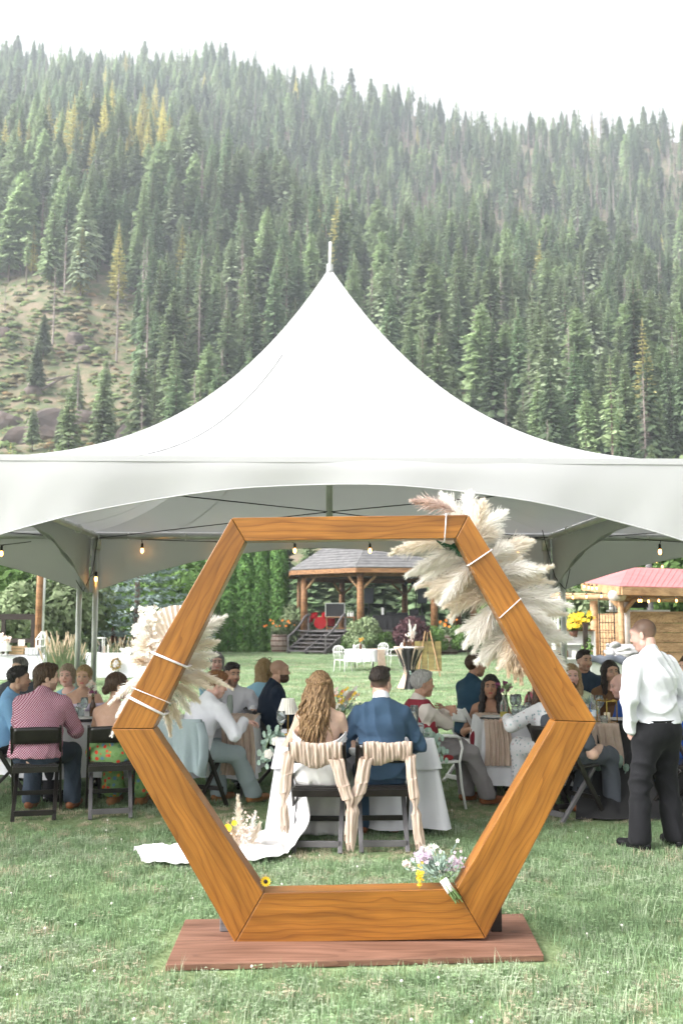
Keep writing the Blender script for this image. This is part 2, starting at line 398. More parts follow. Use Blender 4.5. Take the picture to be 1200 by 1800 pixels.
tie(268, 1147, 327, 1172, .0065); tie(226, 1225, 287, 1256, .0075); tie(233, 1209, 300, 1236, .002)
tie(784, 904, 781, 950, .003); tie(826, 992, 863, 967, .004); tie(879, 1085, 914, 1053, .003)
# ------------------------------------------------------------------ hillside
def interp(x, pts):
    return float(np.interp(x, [p[0] for p in pts], [p[1] for p in pts]))
CREST2 = [(-900, 170), (-300, 150), (0, 128), (230, 125), (400, 140), (550, 160), (650, 185), (780, 220), (860, 238), (960, 235), (1050, 245), (1200, 240), (1600, 255), (2200, 280)]
CREST1 = [(-900, 380), (-300, 270), (0, 250), (150, 232), (300, 290), (500, 375), (650, 435), (900, 465), (1200, 540), (1700, 600), (2200, 640)]
D0, DF, D1, DV, D2, D3 = 92., 128., 330., 385., 600., 665.
def hz(x, y):
    u = 600 + F * x / max(y, 40) * .995
    z1 = at(600, interp(u, CREST1) + 30, D1).z; z2 = at(600, interp(u, CREST2) + 10, D2).z
    zv = at(600, interp(u, CREST1) + 50, DV).z
    k = [(D0, -1.5), (DF, 7.0), (185, 34), (D1, z1), (DV, zv), (D2, z2), (D3, z2 - 55)]
    z = float(np.interp(y, [q[0] for q in k], [q[1] for q in k]))
    f = min(max((y - D0) / 80, 0), 1)
    z += f * (3.0 * math.sin(x * .05 + y * .031) + 2.0 * math.sin(x * .11 - y * .07 + 1) + 1.0 * math.sin(x * .31 + y * .23))
    return z
M('hill_soil', (.115, .14, .065), (.25, .195, .135), scale=.35, rough=.95, bump=1, bscale=1.2, detail=12, ramp=(.40, .62))
n_, l_ = nodes('hill_soil')
NX, NY = 90, 120
ys = [D0 + (D3 - D0) * (j / NY) ** 1.25 for j in range(NY + 1)]
vv = [((i / NX - .5) * (150 + y * 1.5), y, hz((i / NX - .5) * (150 + y * 1.5), y)) for y in ys for i in range(NX + 1)]
ff = [(j * (NX + 1) + i, j * (NX + 1) + i + 1, (j + 1) * (NX + 1) + i + 1, (j + 1) * (NX + 1) + i) for j in range(NY) for i in range(NX)]
tag(MB().add(vv, ff).build('hillside', 'hill_soil', smooth=True), kind='structure')

# ------------------------------------------------------------------ conifers
def foliage_mat(name, c1, c2, transl=.15, rnd=.3, scale=1.2, rough=.8):
    return M(name, c1, c2, scale=scale, rough=rough, transl=transl, rnd=rnd, spec=.2)
foliage_mat('fir', (.24, .32, .17), (.37, .45, .25), rnd=.45, transl=.42); foliage_mat('fir_dark', (.16, .235, .13), (.25, .335, .185), rnd=.4, transl=.42)
foliage_mat('fir_pale', (.28, .35, .21), (.40, .46, .30), transl=.25); foliage_mat('sun_tinted_conifer', (.52, .50, .19), (.72, .66, .29), transl=.3)  # the yellow green has sunlight on the treetops painted into the needles
foliage_mat('dead_needles', (.20, .145, .12), (.30, .22, .18)); M('bark', (.13, .095, .075), (.22, .17, .14), scale=3, rough=.9, rnd=.2)
M('dead_bark', (.26, .21, .19), (.36, .30, .28), scale=3, rough=.9, rnd=.2); M('birch_bark', (.55, .53, .50), (.40, .38, .36), scale=6, rough=.8)
foliage_mat('blue_spruce', (.20, .27, .25), (.34, .41, .39), scale=2, rnd=.1); foliage_mat('cedar', (.085, .19, .05), (.19, .35, .10), scale=2, rnd=.2)
foliage_mat('leaf_green', (.06, .12, .03), (.13, .21, .065), scale=2, rnd=.25); foliage_mat('leaf_pale', (.15, .21, .10), (.25, .30, .17), scale=2, rnd=.2)
foliage_mat('leaf_purple', (.070, .030, .038), (.13, .065, .07), scale=4, rnd=.1); foliage_mat('scrub', (.11, .13, .05), (.26, .22, .08), scale=1, rnd=.3)
def conifer(seed, h, rad, whorls, br, kites, start=.08, droop=.35, power=.9, ragged=.3):
    r = np.random.RandomState(seed); V = []; Fc = []
    for wi in range(whorls):
        t = (wi + r.rand() * .6) / whorls; z = h * (start + (1 - start) * t)
        rr = rad * ((1 - t) ** power) * (1 - ragged * r.rand()) + .05 * rad
        if t < .12: rr *= .55 + 3.5 * t
        a0 = r.rand() * 6.28
        for b in range(br):
            if r.rand() < .10: continue
            a = a0 + 6.28 * b / br + r.randn() * .25; L = rr * (.75 + .5 * r.rand()); dr = droop * (.6 + .8 * r.rand()) * (1.0 - .8 * t)
            d = np.array([math.cos(a), math.sin(a), 0]); sd = np.array([-d[1], d[0], 0])
            for q in range(kites):
                s0 = q / kites * .85; s1 = min(s0 + .5, 1.05)
                p0 = d * L * s0 + [0, 0, z - dr * L * s0 * s0 + .10 * L * s0]; p1 = d * L * s1 + [0, 0, z - dr * L * s1 * s1 * 1.1 + .10 * L * s1]
                wdt = L * .26 * (1.05 - s0 * .7) * (.7 + .6 * r.rand()); tw = r.randn() * .35; sv = sd * math.cos(tw) + np.array([0, 0, math.sin(tw)])
                off = sd * r.randn() * wdt * .35; m = p0 * .55 + p1 * .45 + off; dn = np.array([0, 0, -wdt * .35])
                n = len(V); V += [p0, m + sv * wdt + dn, p1 + off * .6, m - sv * wdt + dn]; Fc += [(n, n + 1, n + 2), (n, n + 2, n + 3)]
    n = len(V)       # leader tip
    V += [(0.05 * rad, 0, h * .93), (0, 0, h * 1.02), (-.05 * rad, 0, h * .93), (0, .05 * rad, h * .93), (0, 0, h * 1.02), (0, -.05 * rad, h * .93)]
    Fc += [(n, n + 1, n + 2), (n + 3, n + 4, n + 5)]
    return np_mesh('crown', np.array(V), np.array(Fc), smooth=False)
def trunk_mesh(h, r0, seed=0, bend=.2, twigs=0, trad=1.0):
    r = random.Random(seed); mb = MB(); b = r.uniform(-bend, bend)
    fn = lambda t: Vector((b * math.sin(t * 2), b * .6 * math.sin(t * 3), h * t - .6 * (t == 0)))
    mb.tube([fn(i / 6) for i in range(7)], [r0 * (1 - .92 * i / 6) for i in range(7)], 6)
    for k in range(twigs):
        t = .15 + .83 * (k / twigs); a = r.random() * 6.28; L = trad * (1 - t) ** .7 * r.uniform(.4, 1.1) + .15
        p = fn(t); q = p + Vector((math.cos(a) * L, math.sin(a) * L, -L * r.uniform(-.1, .35)))
        mid = p.lerp(q, .5) + Vector((0, 0, L * .08)); wd = r0 * .16
        mb.tube([p, mid, q], [wd, wd * .7, wd * .25], 3, cap=False)
    me = bpy.data.meshes.new('trunk'); me.from_pydata(mb.v, [], mb.f); me.update(); return me
def leafy_dead(seed, h, rad):
    return conifer(seed, h, rad, 26, 6, 2, start=.1, droop=.5, power=.7, ragged=.6)
PROTO = []      # (trunk mesh, crown mesh, materials, height)
for k, (rad, mt, dr, pw) in enumerate([(3.9, 'fir', .45, .85), (3.3, 'fir_dark', .55, .8), (4.6, 'fir', .4, .62), (3.2, 'fir_pale', .4, .9), (3.9, 'fir_dark', .4, .75), (4.0, 'fir_pale', .6, .6), (3.4, 'fir', .6, .45)]):
    PROTO.append(('fir', trunk_mesh(20, .26, k), conifer(k, 20, rad, 44, 11, 4, droop=dr, power=pw, start=.06 + .07 * (k % 3), ragged=.3 + .08 * (k % 4)), mt, 'bark'))
PROTO.append(('sun_tinted_conifer', trunk_mesh(20, .25, 20), conifer(20, 20, 3.2, 28, 7, 3, droop=.2, power=.9), 'sun_tinted_conifer', 'bark'))
PROTO.append(('dead', trunk_mesh(20, .24, 30, twigs=170, trad=1.9), leafy_dead(31, 19, 1.3), 'dead_needles', 'dead_bark'))
PROTO.append(('dead', trunk_mesh(20, .22, 33, twigs=200, trad=1.5), None, None, 'dead_bark'))
PROTO.append(('sparse', trunk_mesh(20, .24, 36, twigs=70, trad=1.3), conifer(37, 20, 2.6, 20, 6, 2, start=.4, droop=.4, power=.7, ragged=.6), 'fir', 'bark'))
PROTO.append(('sparse', trunk_mesh(20, .22, 38, twigs=60, trad=1.2), conifer(39, 20, 2.2, 16, 6, 2, start=.5, droop=.4, power=.6, ragged=.6), 'fir_dark', 'bark'))
for t_ in PROTO:
    t_[1].materials.append(MAT[t_[4]])
    if t_[2]: t_[2].materials.append(MAT[t_[3]])

def scatter(name, pts, rots, scls, idx, sources, kind='stuff'):
    """one object whose points carry instances of the source meshes (geometry nodes)"""
    me = bpy.data.meshes.new(name); n = len(pts); me.vertices.add(n); me.vertices.foreach_set('co', np.asarray(pts, np.float32).ravel())
    a = me.attributes.new('rz', 'FLOAT', 'POINT'); a.data.foreach_set('value', np.asarray(rots, np.float32))
    a = me.attributes.new('sc', 'FLOAT_VECTOR', 'POINT'); a.data.foreach_set('vector', np.asarray(scls, np.float32).ravel())
    a = me.attributes.new('ix', 'INT', 'POINT'); a.data.foreach_set('value', np.asarray(idx, np.int32))
    o = bpy.data.objects.new(name, me); C.objects.link(o)
    col = bpy.data.collections.new(name + '_sources')
    for k, (s_me) in enumerate(sources):
        so = bpy.data.objects.new('%s_source_%02d' % (name, k), s_me); col.objects.link(so)
    g = bpy.data.node_groups.new(name, 'GeometryNodeTree'); n, l = g.nodes, g.links
    g.interface.new_socket('Geometry', in_out='INPUT', socket_type='NodeSocketGeometry'); g.interface.new_socket('Geometry', in_out='OUTPUT', socket_type='NodeSocketGeometry')
    gi, go = n.new('NodeGroupInput'), n.new('NodeGroupOutput')
    ci = n.new('GeometryNodeCollectionInfo'); ci.inputs[0].default_value = col; ci.inputs['Separate Children'].default_value = True; ci.inputs['Reset Children'].default_value = True
    ip = n.new('GeometryNodeInstanceOnPoints'); ip.inputs['Pick Instance'].default_value = True
    def named(nm, ty):
        q = n.new('GeometryNodeInputNamedAttribute'); q.data_type = ty; q.inputs[0].default_value = nm; return q.outputs[0]
    cx = n.new('ShaderNodeCombineXYZ'); l.new(named('rz', 'FLOAT'), cx.inputs[2])
    l.new(gi.outputs[0], ip.inputs['Points']); l.new(ci.outputs[0], ip.inputs['Instance']); l.new(named('ix', 'INT'), ip.inputs['Instance Index'])
    l.new(cx.outputs[0], ip.inputs['Rotation']); l.new(named('sc', 'FLOAT_VECTOR'), ip.inputs['Scale']); l.new(ip.outputs[0], go.inputs[0])
    md = o.modifiers.new('scatter', 'NODES'); md.node_group = g
    return tag(o, kind=kind)

def clearing(u, v):                # the rocky opening low on the left of the slope
    e = 255 + 25 * math.sin(v * .05) - max(0, (600 - v)) * .55
    return u < e and v > 505 + .18 * u and v < 905
rt = random.Random(11); cand = []
y = 122.
while y < D2 + 30:
    step = 4.8 if y < D1 + 10 else 5.6
    half = y * .345 * 1.12 + 8; x = -half
    while x < half:
        px, py = x + rt.uniform(-.5, .5) * step, y + rt.uniform(-.5, .5) * step
        x += step
        if D1 + 25 < py < DV - 5: continue
        z = hz(px, py); u, v = pix((px, py, z))
        if v > 930: continue
        if clearing(u, v) and rt.random() > .07: continue
        if rt.random() < .06: continue
        q = rt.random(); far = py > D1 + 20
        dens_dead = .16 if not far else (.16 + .16 * (u > 700))
        if q < dens_dead: ix = rt.choice((8, 9, 9))
        elif q < dens_dead + (.30 if far else .06): ix = rt.choice((10, 11))
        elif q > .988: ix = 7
        else: ix = rt.choice((0, 0, 1, 1, 2, 3, 4, 5, 6)) if not far else rt.choice((0, 1, 1, 4, 4, 6, 6))
        if 250 < py < D1 + 22 and u < 330 and py > D1 - 26 and rt.random() < .6: ix = 7  # crest trees given the colour with painted sunlight
        sc = (.68 + .85 * rt.random() ** 1.5) * (.92 if ix in (8, 9) else 1) * (.92 if far else .98)
        if clearing(u, v): sc *= .55; ix = rt.choice((9, 0, 2, 9))
        if not far and py < 165: sc *= .8
        cand.append((px, py, z, ix, sc, sc * 20 / py, u, v))
    y += step
vis = sorted([c for c in cand if -30 < c[6] < 1230 and c[7] < 850], key=lambda c: -c[5])
LIM = {'fir': 200, 'sun_tinted_conifer': 20, 'dead': 50, 'sparse': 30}; LBL = {'fir': ('fir_tree', 'green needled fir on the forested slope behind the tent', 'fir trees on the slope'),
    'sun_tinted_conifer': ('sun_tinted_tree', 'conifer with sunlight painted in yellow green, rising out of the darker slope forest', 'conifers with painted sunlight on the slope'),
    'dead': ('dead_tree', 'grey brown dead conifer standing among the green slope trees', 'dead conifers on the slope'),
    'sparse': ('thin_conifer', 'thin conifer with bare lower trunk on the slope', 'thin bare stemmed conifers on the slope')}
done = set(); cnt = {}
for c in vis:
    kd = PROTO[c[3]][0]
    if cnt.get(kd, 0) >= LIM[kd]: continue
    cnt[kd] = cnt.get(kd, 0) + 1; done.add(c)
    nm, lb, gr = LBL[kd]
    if kd == 'fir': lb, gr = {0: ('mid green fir with a broad skirt on the forested slope', 'broad mid green firs on the slope'), 1: ('dark green narrow fir on the forested slope', 'dark narrow firs on the slope'), 2: ('wide mid green fir with long low branches on the forested slope', 'wide mid green firs on the slope'), 3: ('pale grey green fir on the forested slope', 'pale firs on the slope'), 4: ('dark green full crowned fir on the forested slope', 'dark full firs on the slope'), 5: ('pale green fir with drooping branches on the forested slope', 'pale drooping firs on the slope'), 6: ('slim mid green fir with drooping branches on the forested slope', 'slim mid green firs on the slope')}[c[3]]
    t = thing(nm, lb, 'tree', c[:3], rt.random() * 6.28, gr); t.scale = (c[4] * rt.uniform(.9, 1.1), c[4] * rt.uniform(.9, 1.1), c[4])
    for part, me in (('trunk', PROTO[c[3]][1]), ('crown', PROTO[c[3]][2])):
        if me is None: continue
        o = bpy.data.objects.new(part, me); C.objects.link(o); o.parent = t
rest = [c for c in cand if c not in done]
srcs = []; remap = {}
for i, p in enumerate(PROTO):        # trunk and crown joined for the far mass
    bm = bmesh.new(); bm.from_mesh(p[1]); nf = len(bm.faces)
    if p[2]: bm.from_mesh(p[2])
    bm.faces.ensure_lookup_table()
    for j, f_ in enumerate(bm.faces): f_.material_index = 0 if j < nf else 1
    me = bpy.data.meshes.new('forest_tree'); bm.to_mesh(me); bm.free(); me.materials.append(MAT[p[4]])
    if p[3]: me.materials.append(MAT[p[3]])
    srcs.append(me)
scatter('forest', [c[:3] for c in rest], [rt.random() * 6.28 for c in rest], [(c[4],) * 3 for c in rest], [c[3] for c in rest], srcs)
tag(bpy.data.objects['forest'], 'far off mass of conifers covering the mountainside', 'forest')
print('TREES', len(cand), len(done))
# ------------------------------------------------------------------ the rocky clearing
def on_hill(u, v):                     # follow the sight line until it meets the slope
    r = ray(u, v); d = D0
    while d < D1 and HZ + r.z * d / r.y > hz(r.x * d / r.y, d): d += 1.0
    return Vector((r.x * d / r.y, d, hz(r.x * d / r.y, d)))
M('cliff_rock', (.075, .06, .055), (.19, .145, .125), scale=.5, rough=.9, bump=1, bscale=1.5, detail=8, rnd=.2)
rk = []
rr_ = random.Random(3)
def rock_mesh(seed):
    r = np.random.RandomState(seed); bm = bmesh.new(); bmesh.ops.create_icosphere(bm, subdivisions=3, radius=1); P = r.randn(9, 3); P /= np.linalg.norm(P, axis=1)[:, None]; K = .55 + .4 * r.rand(9)
    for v in bm.verts:
        c = np.array(v.co); 
        for p, k in zip(P, K):
            e = c @ p
            if e > k: c = c - p * (e - k)
        v.co = Vector(c * (1 + .05 * math.sin(c[0] * 7 + seed) * math.sin(c[2] * 9)))
    me = bpy.data.meshes.new('boulder'); bm.to_mesh(me); bm.free(); me.materials.append(MAT['cliff_rock']); return me
rks = [rock_mesh(i) for i in range(4)]
for u, v, sx, sz, lb in [(95, 752, 9, 5.5, 'dark rock outcrop at the foot of the open slope'), (40, 770, 7, 4, 'brown rock face beside the dark outcrop'), (150, 735, 5, 3, 'grey rock ledge above the dark outcrop'), (10, 745, 6, 4, 'weathered rock at the edge of the open slope'), (235, 770, 5, 4, 'pale broken rock near the tent roof'), (210, 790, 5, 3, 'low pale rock near the tent roof'), (8, 590, 3, 2.5, 'dark rock high on the open slope'), (130, 600, 4, 2.5, 'shaded boulder under the shrubs of the open slope'), (150, 615, 3, 2, 'small boulder under the shrubs of the open slope'), (60, 690, 3.2, 1.8, 'flat boulder above the dark outcrop'), (185, 745, 3, 2, 'jagged boulder beside the leaning fir')]:
    p = on_hill(u, v); o = bpy.data.objects.new('boulder', rks[int(u) % 4]); C.objects.link(o); o.location = p - Vector((0, 0, sz * .25)); o.scale = (sx * .75, sx * .6, sz * .9); o.rotation_euler = (0, 0, rr_.random() * 6); tag(o, lb, 'boulder')
for u0, v0, u1, v1 in ((50, 682, 140, 662), (70, 690, 120, 668)):
    a, b = on_hill(u0, v0), on_hill(u1, v1); mb = MB(); mb.tube([Vector((0, 0, .4)), (b - a) * .5 + Vector((0, 0, .5)), b - a + Vector((0, 0, .3))], [.32, .26, .14], 7)
    o = mb.build('fallen_log', 'dead_bark', None, smooth=True); o.location = a; tag(o, 'grey fallen trunk lying across the open slope' if u0 == 50 else 'thin fallen trunk beside the larger grey one', 'log')
def scrub_mesh(seed, n=150):
    r = np.random.RandomState(seed); d = r.randn(n, 3); d /= np.linalg.norm(d, axis=1)[:, None]; d[:, 2] = np.abs(d[:, 2]); P = d * (.5 + .5 * r.rand(n))[:, None] * [1, 1, .8]; s1 = np.cross(d, r.randn(n, 3)); s1 /= np.linalg.norm(s1, axis=1)[:, None]; s2 = np.cross(d, s1); L = .24
    return np_mesh('scrub', np.stack([P - s1 * L, P + s2 * L * .6, P + s1 * L, P - s2 * L * .6], 1).reshape(-1, 3), np.arange(n * 4).reshape(-1, 4), smooth=False)
foliage_mat('scrub_green', (.15, .22, .08), (.27, .33, .14), rnd=.35); foliage_mat('scrub_dry', (.27, .225, .115), (.36, .31, .18), rnd=.3); foliage_mat('scrub_rust', (.32, .20, .09), (.40, .27, .13), rnd=.2)
sms = []
for i, c_ in enumerate(('scrub_green', 'scrub_green', 'scrub_dry', 'scrub_dry', 'scrub_rust')): m_ = scrub_mesh(i); m_.materials.append(MAT[c_]); sms.append(m_)
P_, S_, I_ = [], [], []
for _ in range(2400):
    u, v = rr_.uniform(-60, 330), rr_.uniform(455, 830)
    if not clearing(u, v + 20): continue
    if rr_.random() < .35 and 640 < v < 720: continue
    p = on_hill(u, v); P_.append(p - Vector((0, 0, .2))); s_ = rr_.uniform(.35, 1.3) * (1.5 if rr_.random() < .12 else 1); S_.append((s_, s_, s_ * rr_.uniform(.5, 1.0))); I_.append(rr_.choice((0, 1, 0, 1, 0, 1, 2, 3, 2, 3, 0, 4) if rr_.random() < .5 else (0, 1, 2, 3, 0, 1)))
tag(scatter('hillside_scrub', P_, [rr_.random() * 6 for _ in P_], S_, I_, sms), 'low scrub and dry grass covering the open slope', 'scrub')
# standing dead trunks, aspens and the rust red fir that stand out
for u, v, h, kd, lb in [(265, 680, 17, 8, 'rust red dead fir standing at the edge of the open slope'), (93, 612, 19, 9, 'tall bare grey trunk standing on the open slope'), (205, 640, 22, 9, 'grey branched dead conifer beside the rust red fir'), (738, 515, 17, 8, 'pinkish brown dead fir above the tent\'s slope'), (1070, 660, 19, 8, 'brown needled dead fir above the tent near the aspens'), (1135, 660, 22, 9, 'grey standing dead trunk beyond the brown fir')]:
    p = on_hill(u, v); t = thing('dead_tree', lb, 'tree', p, rr_.random() * 6); t.scale = (h / 20 * 1.15, h / 20 * 1.15, h / 20)
    for part, me in (('trunk', PROTO[kd][1]), ('crown', PROTO[kd][2])):
        if me: o = bpy.data.objects.new(part, me); C.objects.link(o); o.parent = t
asp = trunk_mesh(16, .22, 71, .3, twigs=26, trad=1.4); asp.materials.append(MAT['birch_bark'])
acr = scrub_mesh(9, 220); acr.materials.append(MAT['fir_pale'])
for u, v, h in ((992, 628, 15), (1031, 652, 15), (975, 590, 11)):
    p = on_hill(u, v); t = thing('aspen', 'slender aspen with a white trunk against the dark firs', 'tree', p, rr_.random() * 6, 'white trunked aspens on the slope'); t.scale = (h / 16,) * 3
    o = bpy.data.objects.new('trunk', asp); C.objects.link(o); o.parent = t; o = bpy.data.objects.new('crown', acr); C.objects.link(o); o.parent = t; o.location = (.2, 0, 12.2); o.scale = (1.1, 1.1, 4.2)
for u, v, h, k_, lb in [(290, 722, 13, 4, 'bluish fir rising beside the tent roof'), (183, 770, 15, 6, 'leaning dark fir in front of the open slope'), (57, 795, 8, 2, 'young fir at the foot of the rock outcrop'), (107, 790, 8, 0, 'small fir beside the young fir at the outcrop')]:
    p = on_hill(u, v); t = thing('fir_tree', lb, 'tree', p, rr_.random() * 6); t.scale = (h / 20 * 1.1, h / 20 * 1.1, h / 20)
    for part, me in (('trunk', PROTO[k_][1]), ('crown', PROTO[k_][2])): o = bpy.data.objects.new(part, me); C.objects.link(o); o.parent = t
# ------------------------------------------------------------------ implicit surfaces -> meshes (surface nets)
def surface_nets(f, org, h):
    ins = f < 0; nx, ny, nz = f.shape
    c = np.zeros((nx - 1, ny - 1, nz - 1), np.int8)
    for i in (0, 1):
        for j in (0, 1):
            for k in (0, 1): c += ins[i:nx - 1 + i, j:ny - 1 + j, k:nz - 1 + k]
    act = (c > 0) & (c < 8); I, J, K = np.nonzero(act); n = len(I)
    if n == 0: return np.zeros((0, 3)), np.zeros((0, 4), int)
    idx = -np.ones(act.shape, np.int64); idx[I, J, K] = np.arange(n)
    acc = np.zeros((n, 3)); ct = np.zeros(n)
    cor = [(i, j, k) for i in (0, 1) for j in (0, 1) for k in (0, 1)]
    val = {q: f[I + q[0], J + q[1], K + q[2]] for q in cor}
    for a in cor:
        for ax in range(3):
            if a[ax]: continue
            b = list(a); b[ax] = 1; b = tuple(b); va, vb = val[a], val[b]
            m = (va < 0) != (vb < 0); t = np.where(m, va / np.where(va == vb, 1, va - vb), 0)
            p = np.array(a, float)[None, :].repeat(n, 0); p[:, ax] += t
            acc[m] += p[m]; ct[m] += 1
    V = (np.stack([I, J, K], 1) + acc / ct[:, None]) * h + np.asarray(org)
    Q = []
    for ax in range(3):
        sl0 = [slice(None)] * 3; sl1 = [slice(None)] * 3; sl0[ax] = slice(0, -1); sl1[ax] = slice(1, None)
        a, b = ins[tuple(sl0)], ins[tuple(sl1)]; ed = a != b
        P = np.stack(np.nonzero(ed), 1); o1, o2 = (ax + 1) % 3, (ax + 2) % 3
        ok = (P[:, o1] > 0) & (P[:, o2] > 0) & (P[:, o1] < f.shape[o1] - 1) & (P[:, o2] < f.shape[o2] - 1); P = P[ok]
        e1 = np.zeros(3, int); e1[o1] = 1; e2 = np.zeros(3, int); e2[o2] = 1
        g = lambda p: idx[p[:, 0], p[:, 1], p[:, 2]]
        q = np.stack([g(P - e1 - e2), g(P - e2), g(P), g(P - e1)], 1)
        flip = ~a[P[:, 0], P[:, 1], P[:, 2]]; q[flip] = q[flip][:, ::-1]; Q.append(q)
    return V, np.concatenate(Q)
class SDF:
    def __init__(s): s.ops = []
    def cone(s, a, b, ra, rb, k=.03, side=None, dep=1.0, op='u'):
        """tapered rounded limb; with side, an oval section: ra, rb across, dep * that along the third axis"""
        s.ops.append(('c', np.array(a, float), np.array(b, float), ra, rb, k, None if side is None else np.array(side, float), dep, op)); return s
    def ell(s, c, r, k=.02, rot=None, op='u'):
        r = np.array(r if hasattr(r, '__len__') else (r, r, r), float); s.ops.append(('e', np.array(c, float), r, k, None if rot is None else np.array(rot, float), op)); return s
    def plane(s, p, n, k=.005):
        s.ops.append(('p', np.array(p, float), np.array(n, float) / np.linalg.norm(n), k)); return s       # keep the side n points away from
    def fn(s, f): s.ops.append(('f', f)); return s
    def bounds(s, pad):
        lo = np.full(3, 1e9); hi = np.full(3, -1e9)
        for o in s.ops:
            if o[0] == 'c' and o[8] == 'u':
                m = max(o[3], o[4]) * max(1, o[7]); lo = np.minimum(lo, np.minimum(o[1], o[2]) - m); hi = np.maximum(hi, np.maximum(o[1], o[2]) + m)
            elif o[0] == 'e' and o[5] == 'u':
                m = o[2].max() if o[4] is not None else o[2]; lo = np.minimum(lo, o[1] - m); hi = np.maximum(hi, o[1] + m)
        return lo - pad, hi + pad
    def mesh(s, h, pad=None):
        pad = pad or 3 * h; lo, hi = s.bounds(pad); n = np.ceil((hi - lo) / h).astype(int) + 1
        ax = [lo[i] + h * np.arange(n[i]) for i in range(3)]; f = np.full(n, .2)
        for o in s.ops:
            if o[0] in 'ce':
                if o[0] == 'c':
                    m = max(o[3], o[4]) * max(1, o[7]) + o[5] + 2 * h; l2, h2 = np.minimum(o[1], o[2]) - m, np.maximum(o[1], o[2]) + m; k = o[5]; op = o[8]
                else:
                    m = (o[2].max() if o[4] is not None else o[2]) + o[3] + 2 * h; l2, h2 = o[1] - m, o[1] + m; k = o[3]; op = o[5]
                sl = []
                for i in range(3):
                    a0 = int(np.clip(np.floor((l2[i] - lo[i]) / h), 0, n[i])); a1 = int(np.clip(np.ceil((h2[i] - lo[i]) / h) + 1, 0, n[i])); sl.append(slice(a0, a1))
                if any(q.stop <= q.start for q in sl): continue
                X = ax[0][sl[0]][:, None, None]; Y = ax[1][sl[1]][None, :, None]; Z = ax[2][sl[2]][None, None, :]
                if o[0] == 'c':
                    a, b = o[1], o[2]; ab = b - a; L2 = max(ab @ ab, 1e-9)
                    px, py, pz = X - a[0], Y - a[1], Z - a[2]
                    t = np.clip((px * ab[0] + py * ab[1] + pz * ab[2]) / L2, 0, 1); r = o[3] + (o[4] - o[3]) * t
                    qx, qy, qz = px - t * ab[0], py - t * ab[1], pz - t * ab[2]
                    if o[6] is None: d = np.sqrt(qx * qx + qy * qy + qz * qz) - r
                    else:
                        w_ = ab / math.sqrt(L2); sd = o[6] - w_ * (o[6] @ w_); sd /= np.linalg.norm(sd); dv = np.cross(w_, sd)
                        uu = qx * sd[0] + qy * sd[1] + qz * sd[2]; vv_ = (qx * dv[0] + qy * dv[1] + qz * dv[2]) / o[7]; ww = (qx * w_[0] + qy * w_[1] + qz * w_[2]) / min(o[7], 1)
                        d = (np.sqrt(uu * uu + vv_ * vv_ + ww * ww) - r) * min(o[7], 1)
                else:
                    px, py, pz = X - o[1][0], Y - o[1][1], Z - o[1][2]
                    if o[4] is not None:
                        m_ = o[4]; px, py, pz = (m_[0, 0] * px + m_[1, 0] * py + m_[2, 0] * pz, m_[0, 1] * px + m_[1, 1] * py + m_[2, 1] * pz, m_[0, 2] * px + m_[1, 2] * py + m_[2, 2] * pz)
                    d = (np.sqrt((px / o[2][0]) ** 2 + (py / o[2][1]) ** 2 + (pz / o[2][2]) ** 2) - 1) * o[2].min()
                g = f[sl[0], sl[1], sl[2]]
                if op == 'u':
                    hh = np.clip(.5 + .5 * (d - g) / k, 0, 1); g[...] = d * (1 - hh) + g * hh - k * hh * (1 - hh)
                else:
                    d = -d; hh = np.clip(.5 - .5 * (d - g) / k, 0, 1); g[...] = d * (1 - hh) + g * hh + k * hh * (1 - hh)
            else:
                X, Y, Z = ax[0][:, None, None], ax[1][None, :, None], ax[2][None, None, :]
                if o[0] == 'p': f = np.maximum(f, (X - o[1][0]) * o[2][0] + (Y - o[1][1]) * o[2][1] + (Z - o[1][2]) * o[2][2])
                else: f = o[1](f, X, Y, Z)
        f[0] = f[-1] = .05; f[:, 0] = f[:, -1] = .05; f[:, :, 0] = f[:, :, -1] = .05
        return surface_nets(f, lo, h)
def smooth_mesh(V, Q, it=1):
    for _ in range(it):
        A = np.zeros_like(V); c = np.zeros(len(V))
        for a, b in ((0, 1), (1, 2), (2, 3), (3, 0)):
            np.add.at(A, Q[:, a], V[Q[:, b]]); np.add.at(c, Q[:, a], 1); np.add.at(A, Q[:, b], V[Q[:, a]]); np.add.at(c, Q[:, b], 1)
        V = V * .5 + .5 * A / np.maximum(c, 1)[:, None]
    return V
def folds(amp, fr=38, seed=0.0, aniso=(1, 1, .6)):
    def g(f, X, Y, Z):
        m = np.abs(f) < .035
        w1 = np.sin(X * 9 + seed) + np.sin(Y * 8 + 1.7 * seed) + np.sin(Z * 7 + 2.3); w2 = np.sin(Y * 13 + Z * 5 + seed) + np.sin(X * 11 - Z * 9 + 2 * seed)
        a = (X * aniso[0] + Z * .9 * aniso[2]) * fr * .8 + 1.5 * w1; b = (Y * aniso[1] - .8 * Z * aniso[2]) * fr * .9 + 1.3 * w2
        n = (1 - 2 * np.abs(np.sin(a)) ** .8) * (.55 + .45 * np.sin(X * 7 + Z * 6 + seed)) + (1 - 2 * np.abs(np.sin(b)) ** .8) * (.5 + .5 * np.sin(Y * 8 - Z * 9 + 1.3 * seed))
        return f - np.where(m, amp * n, 0)
    return g

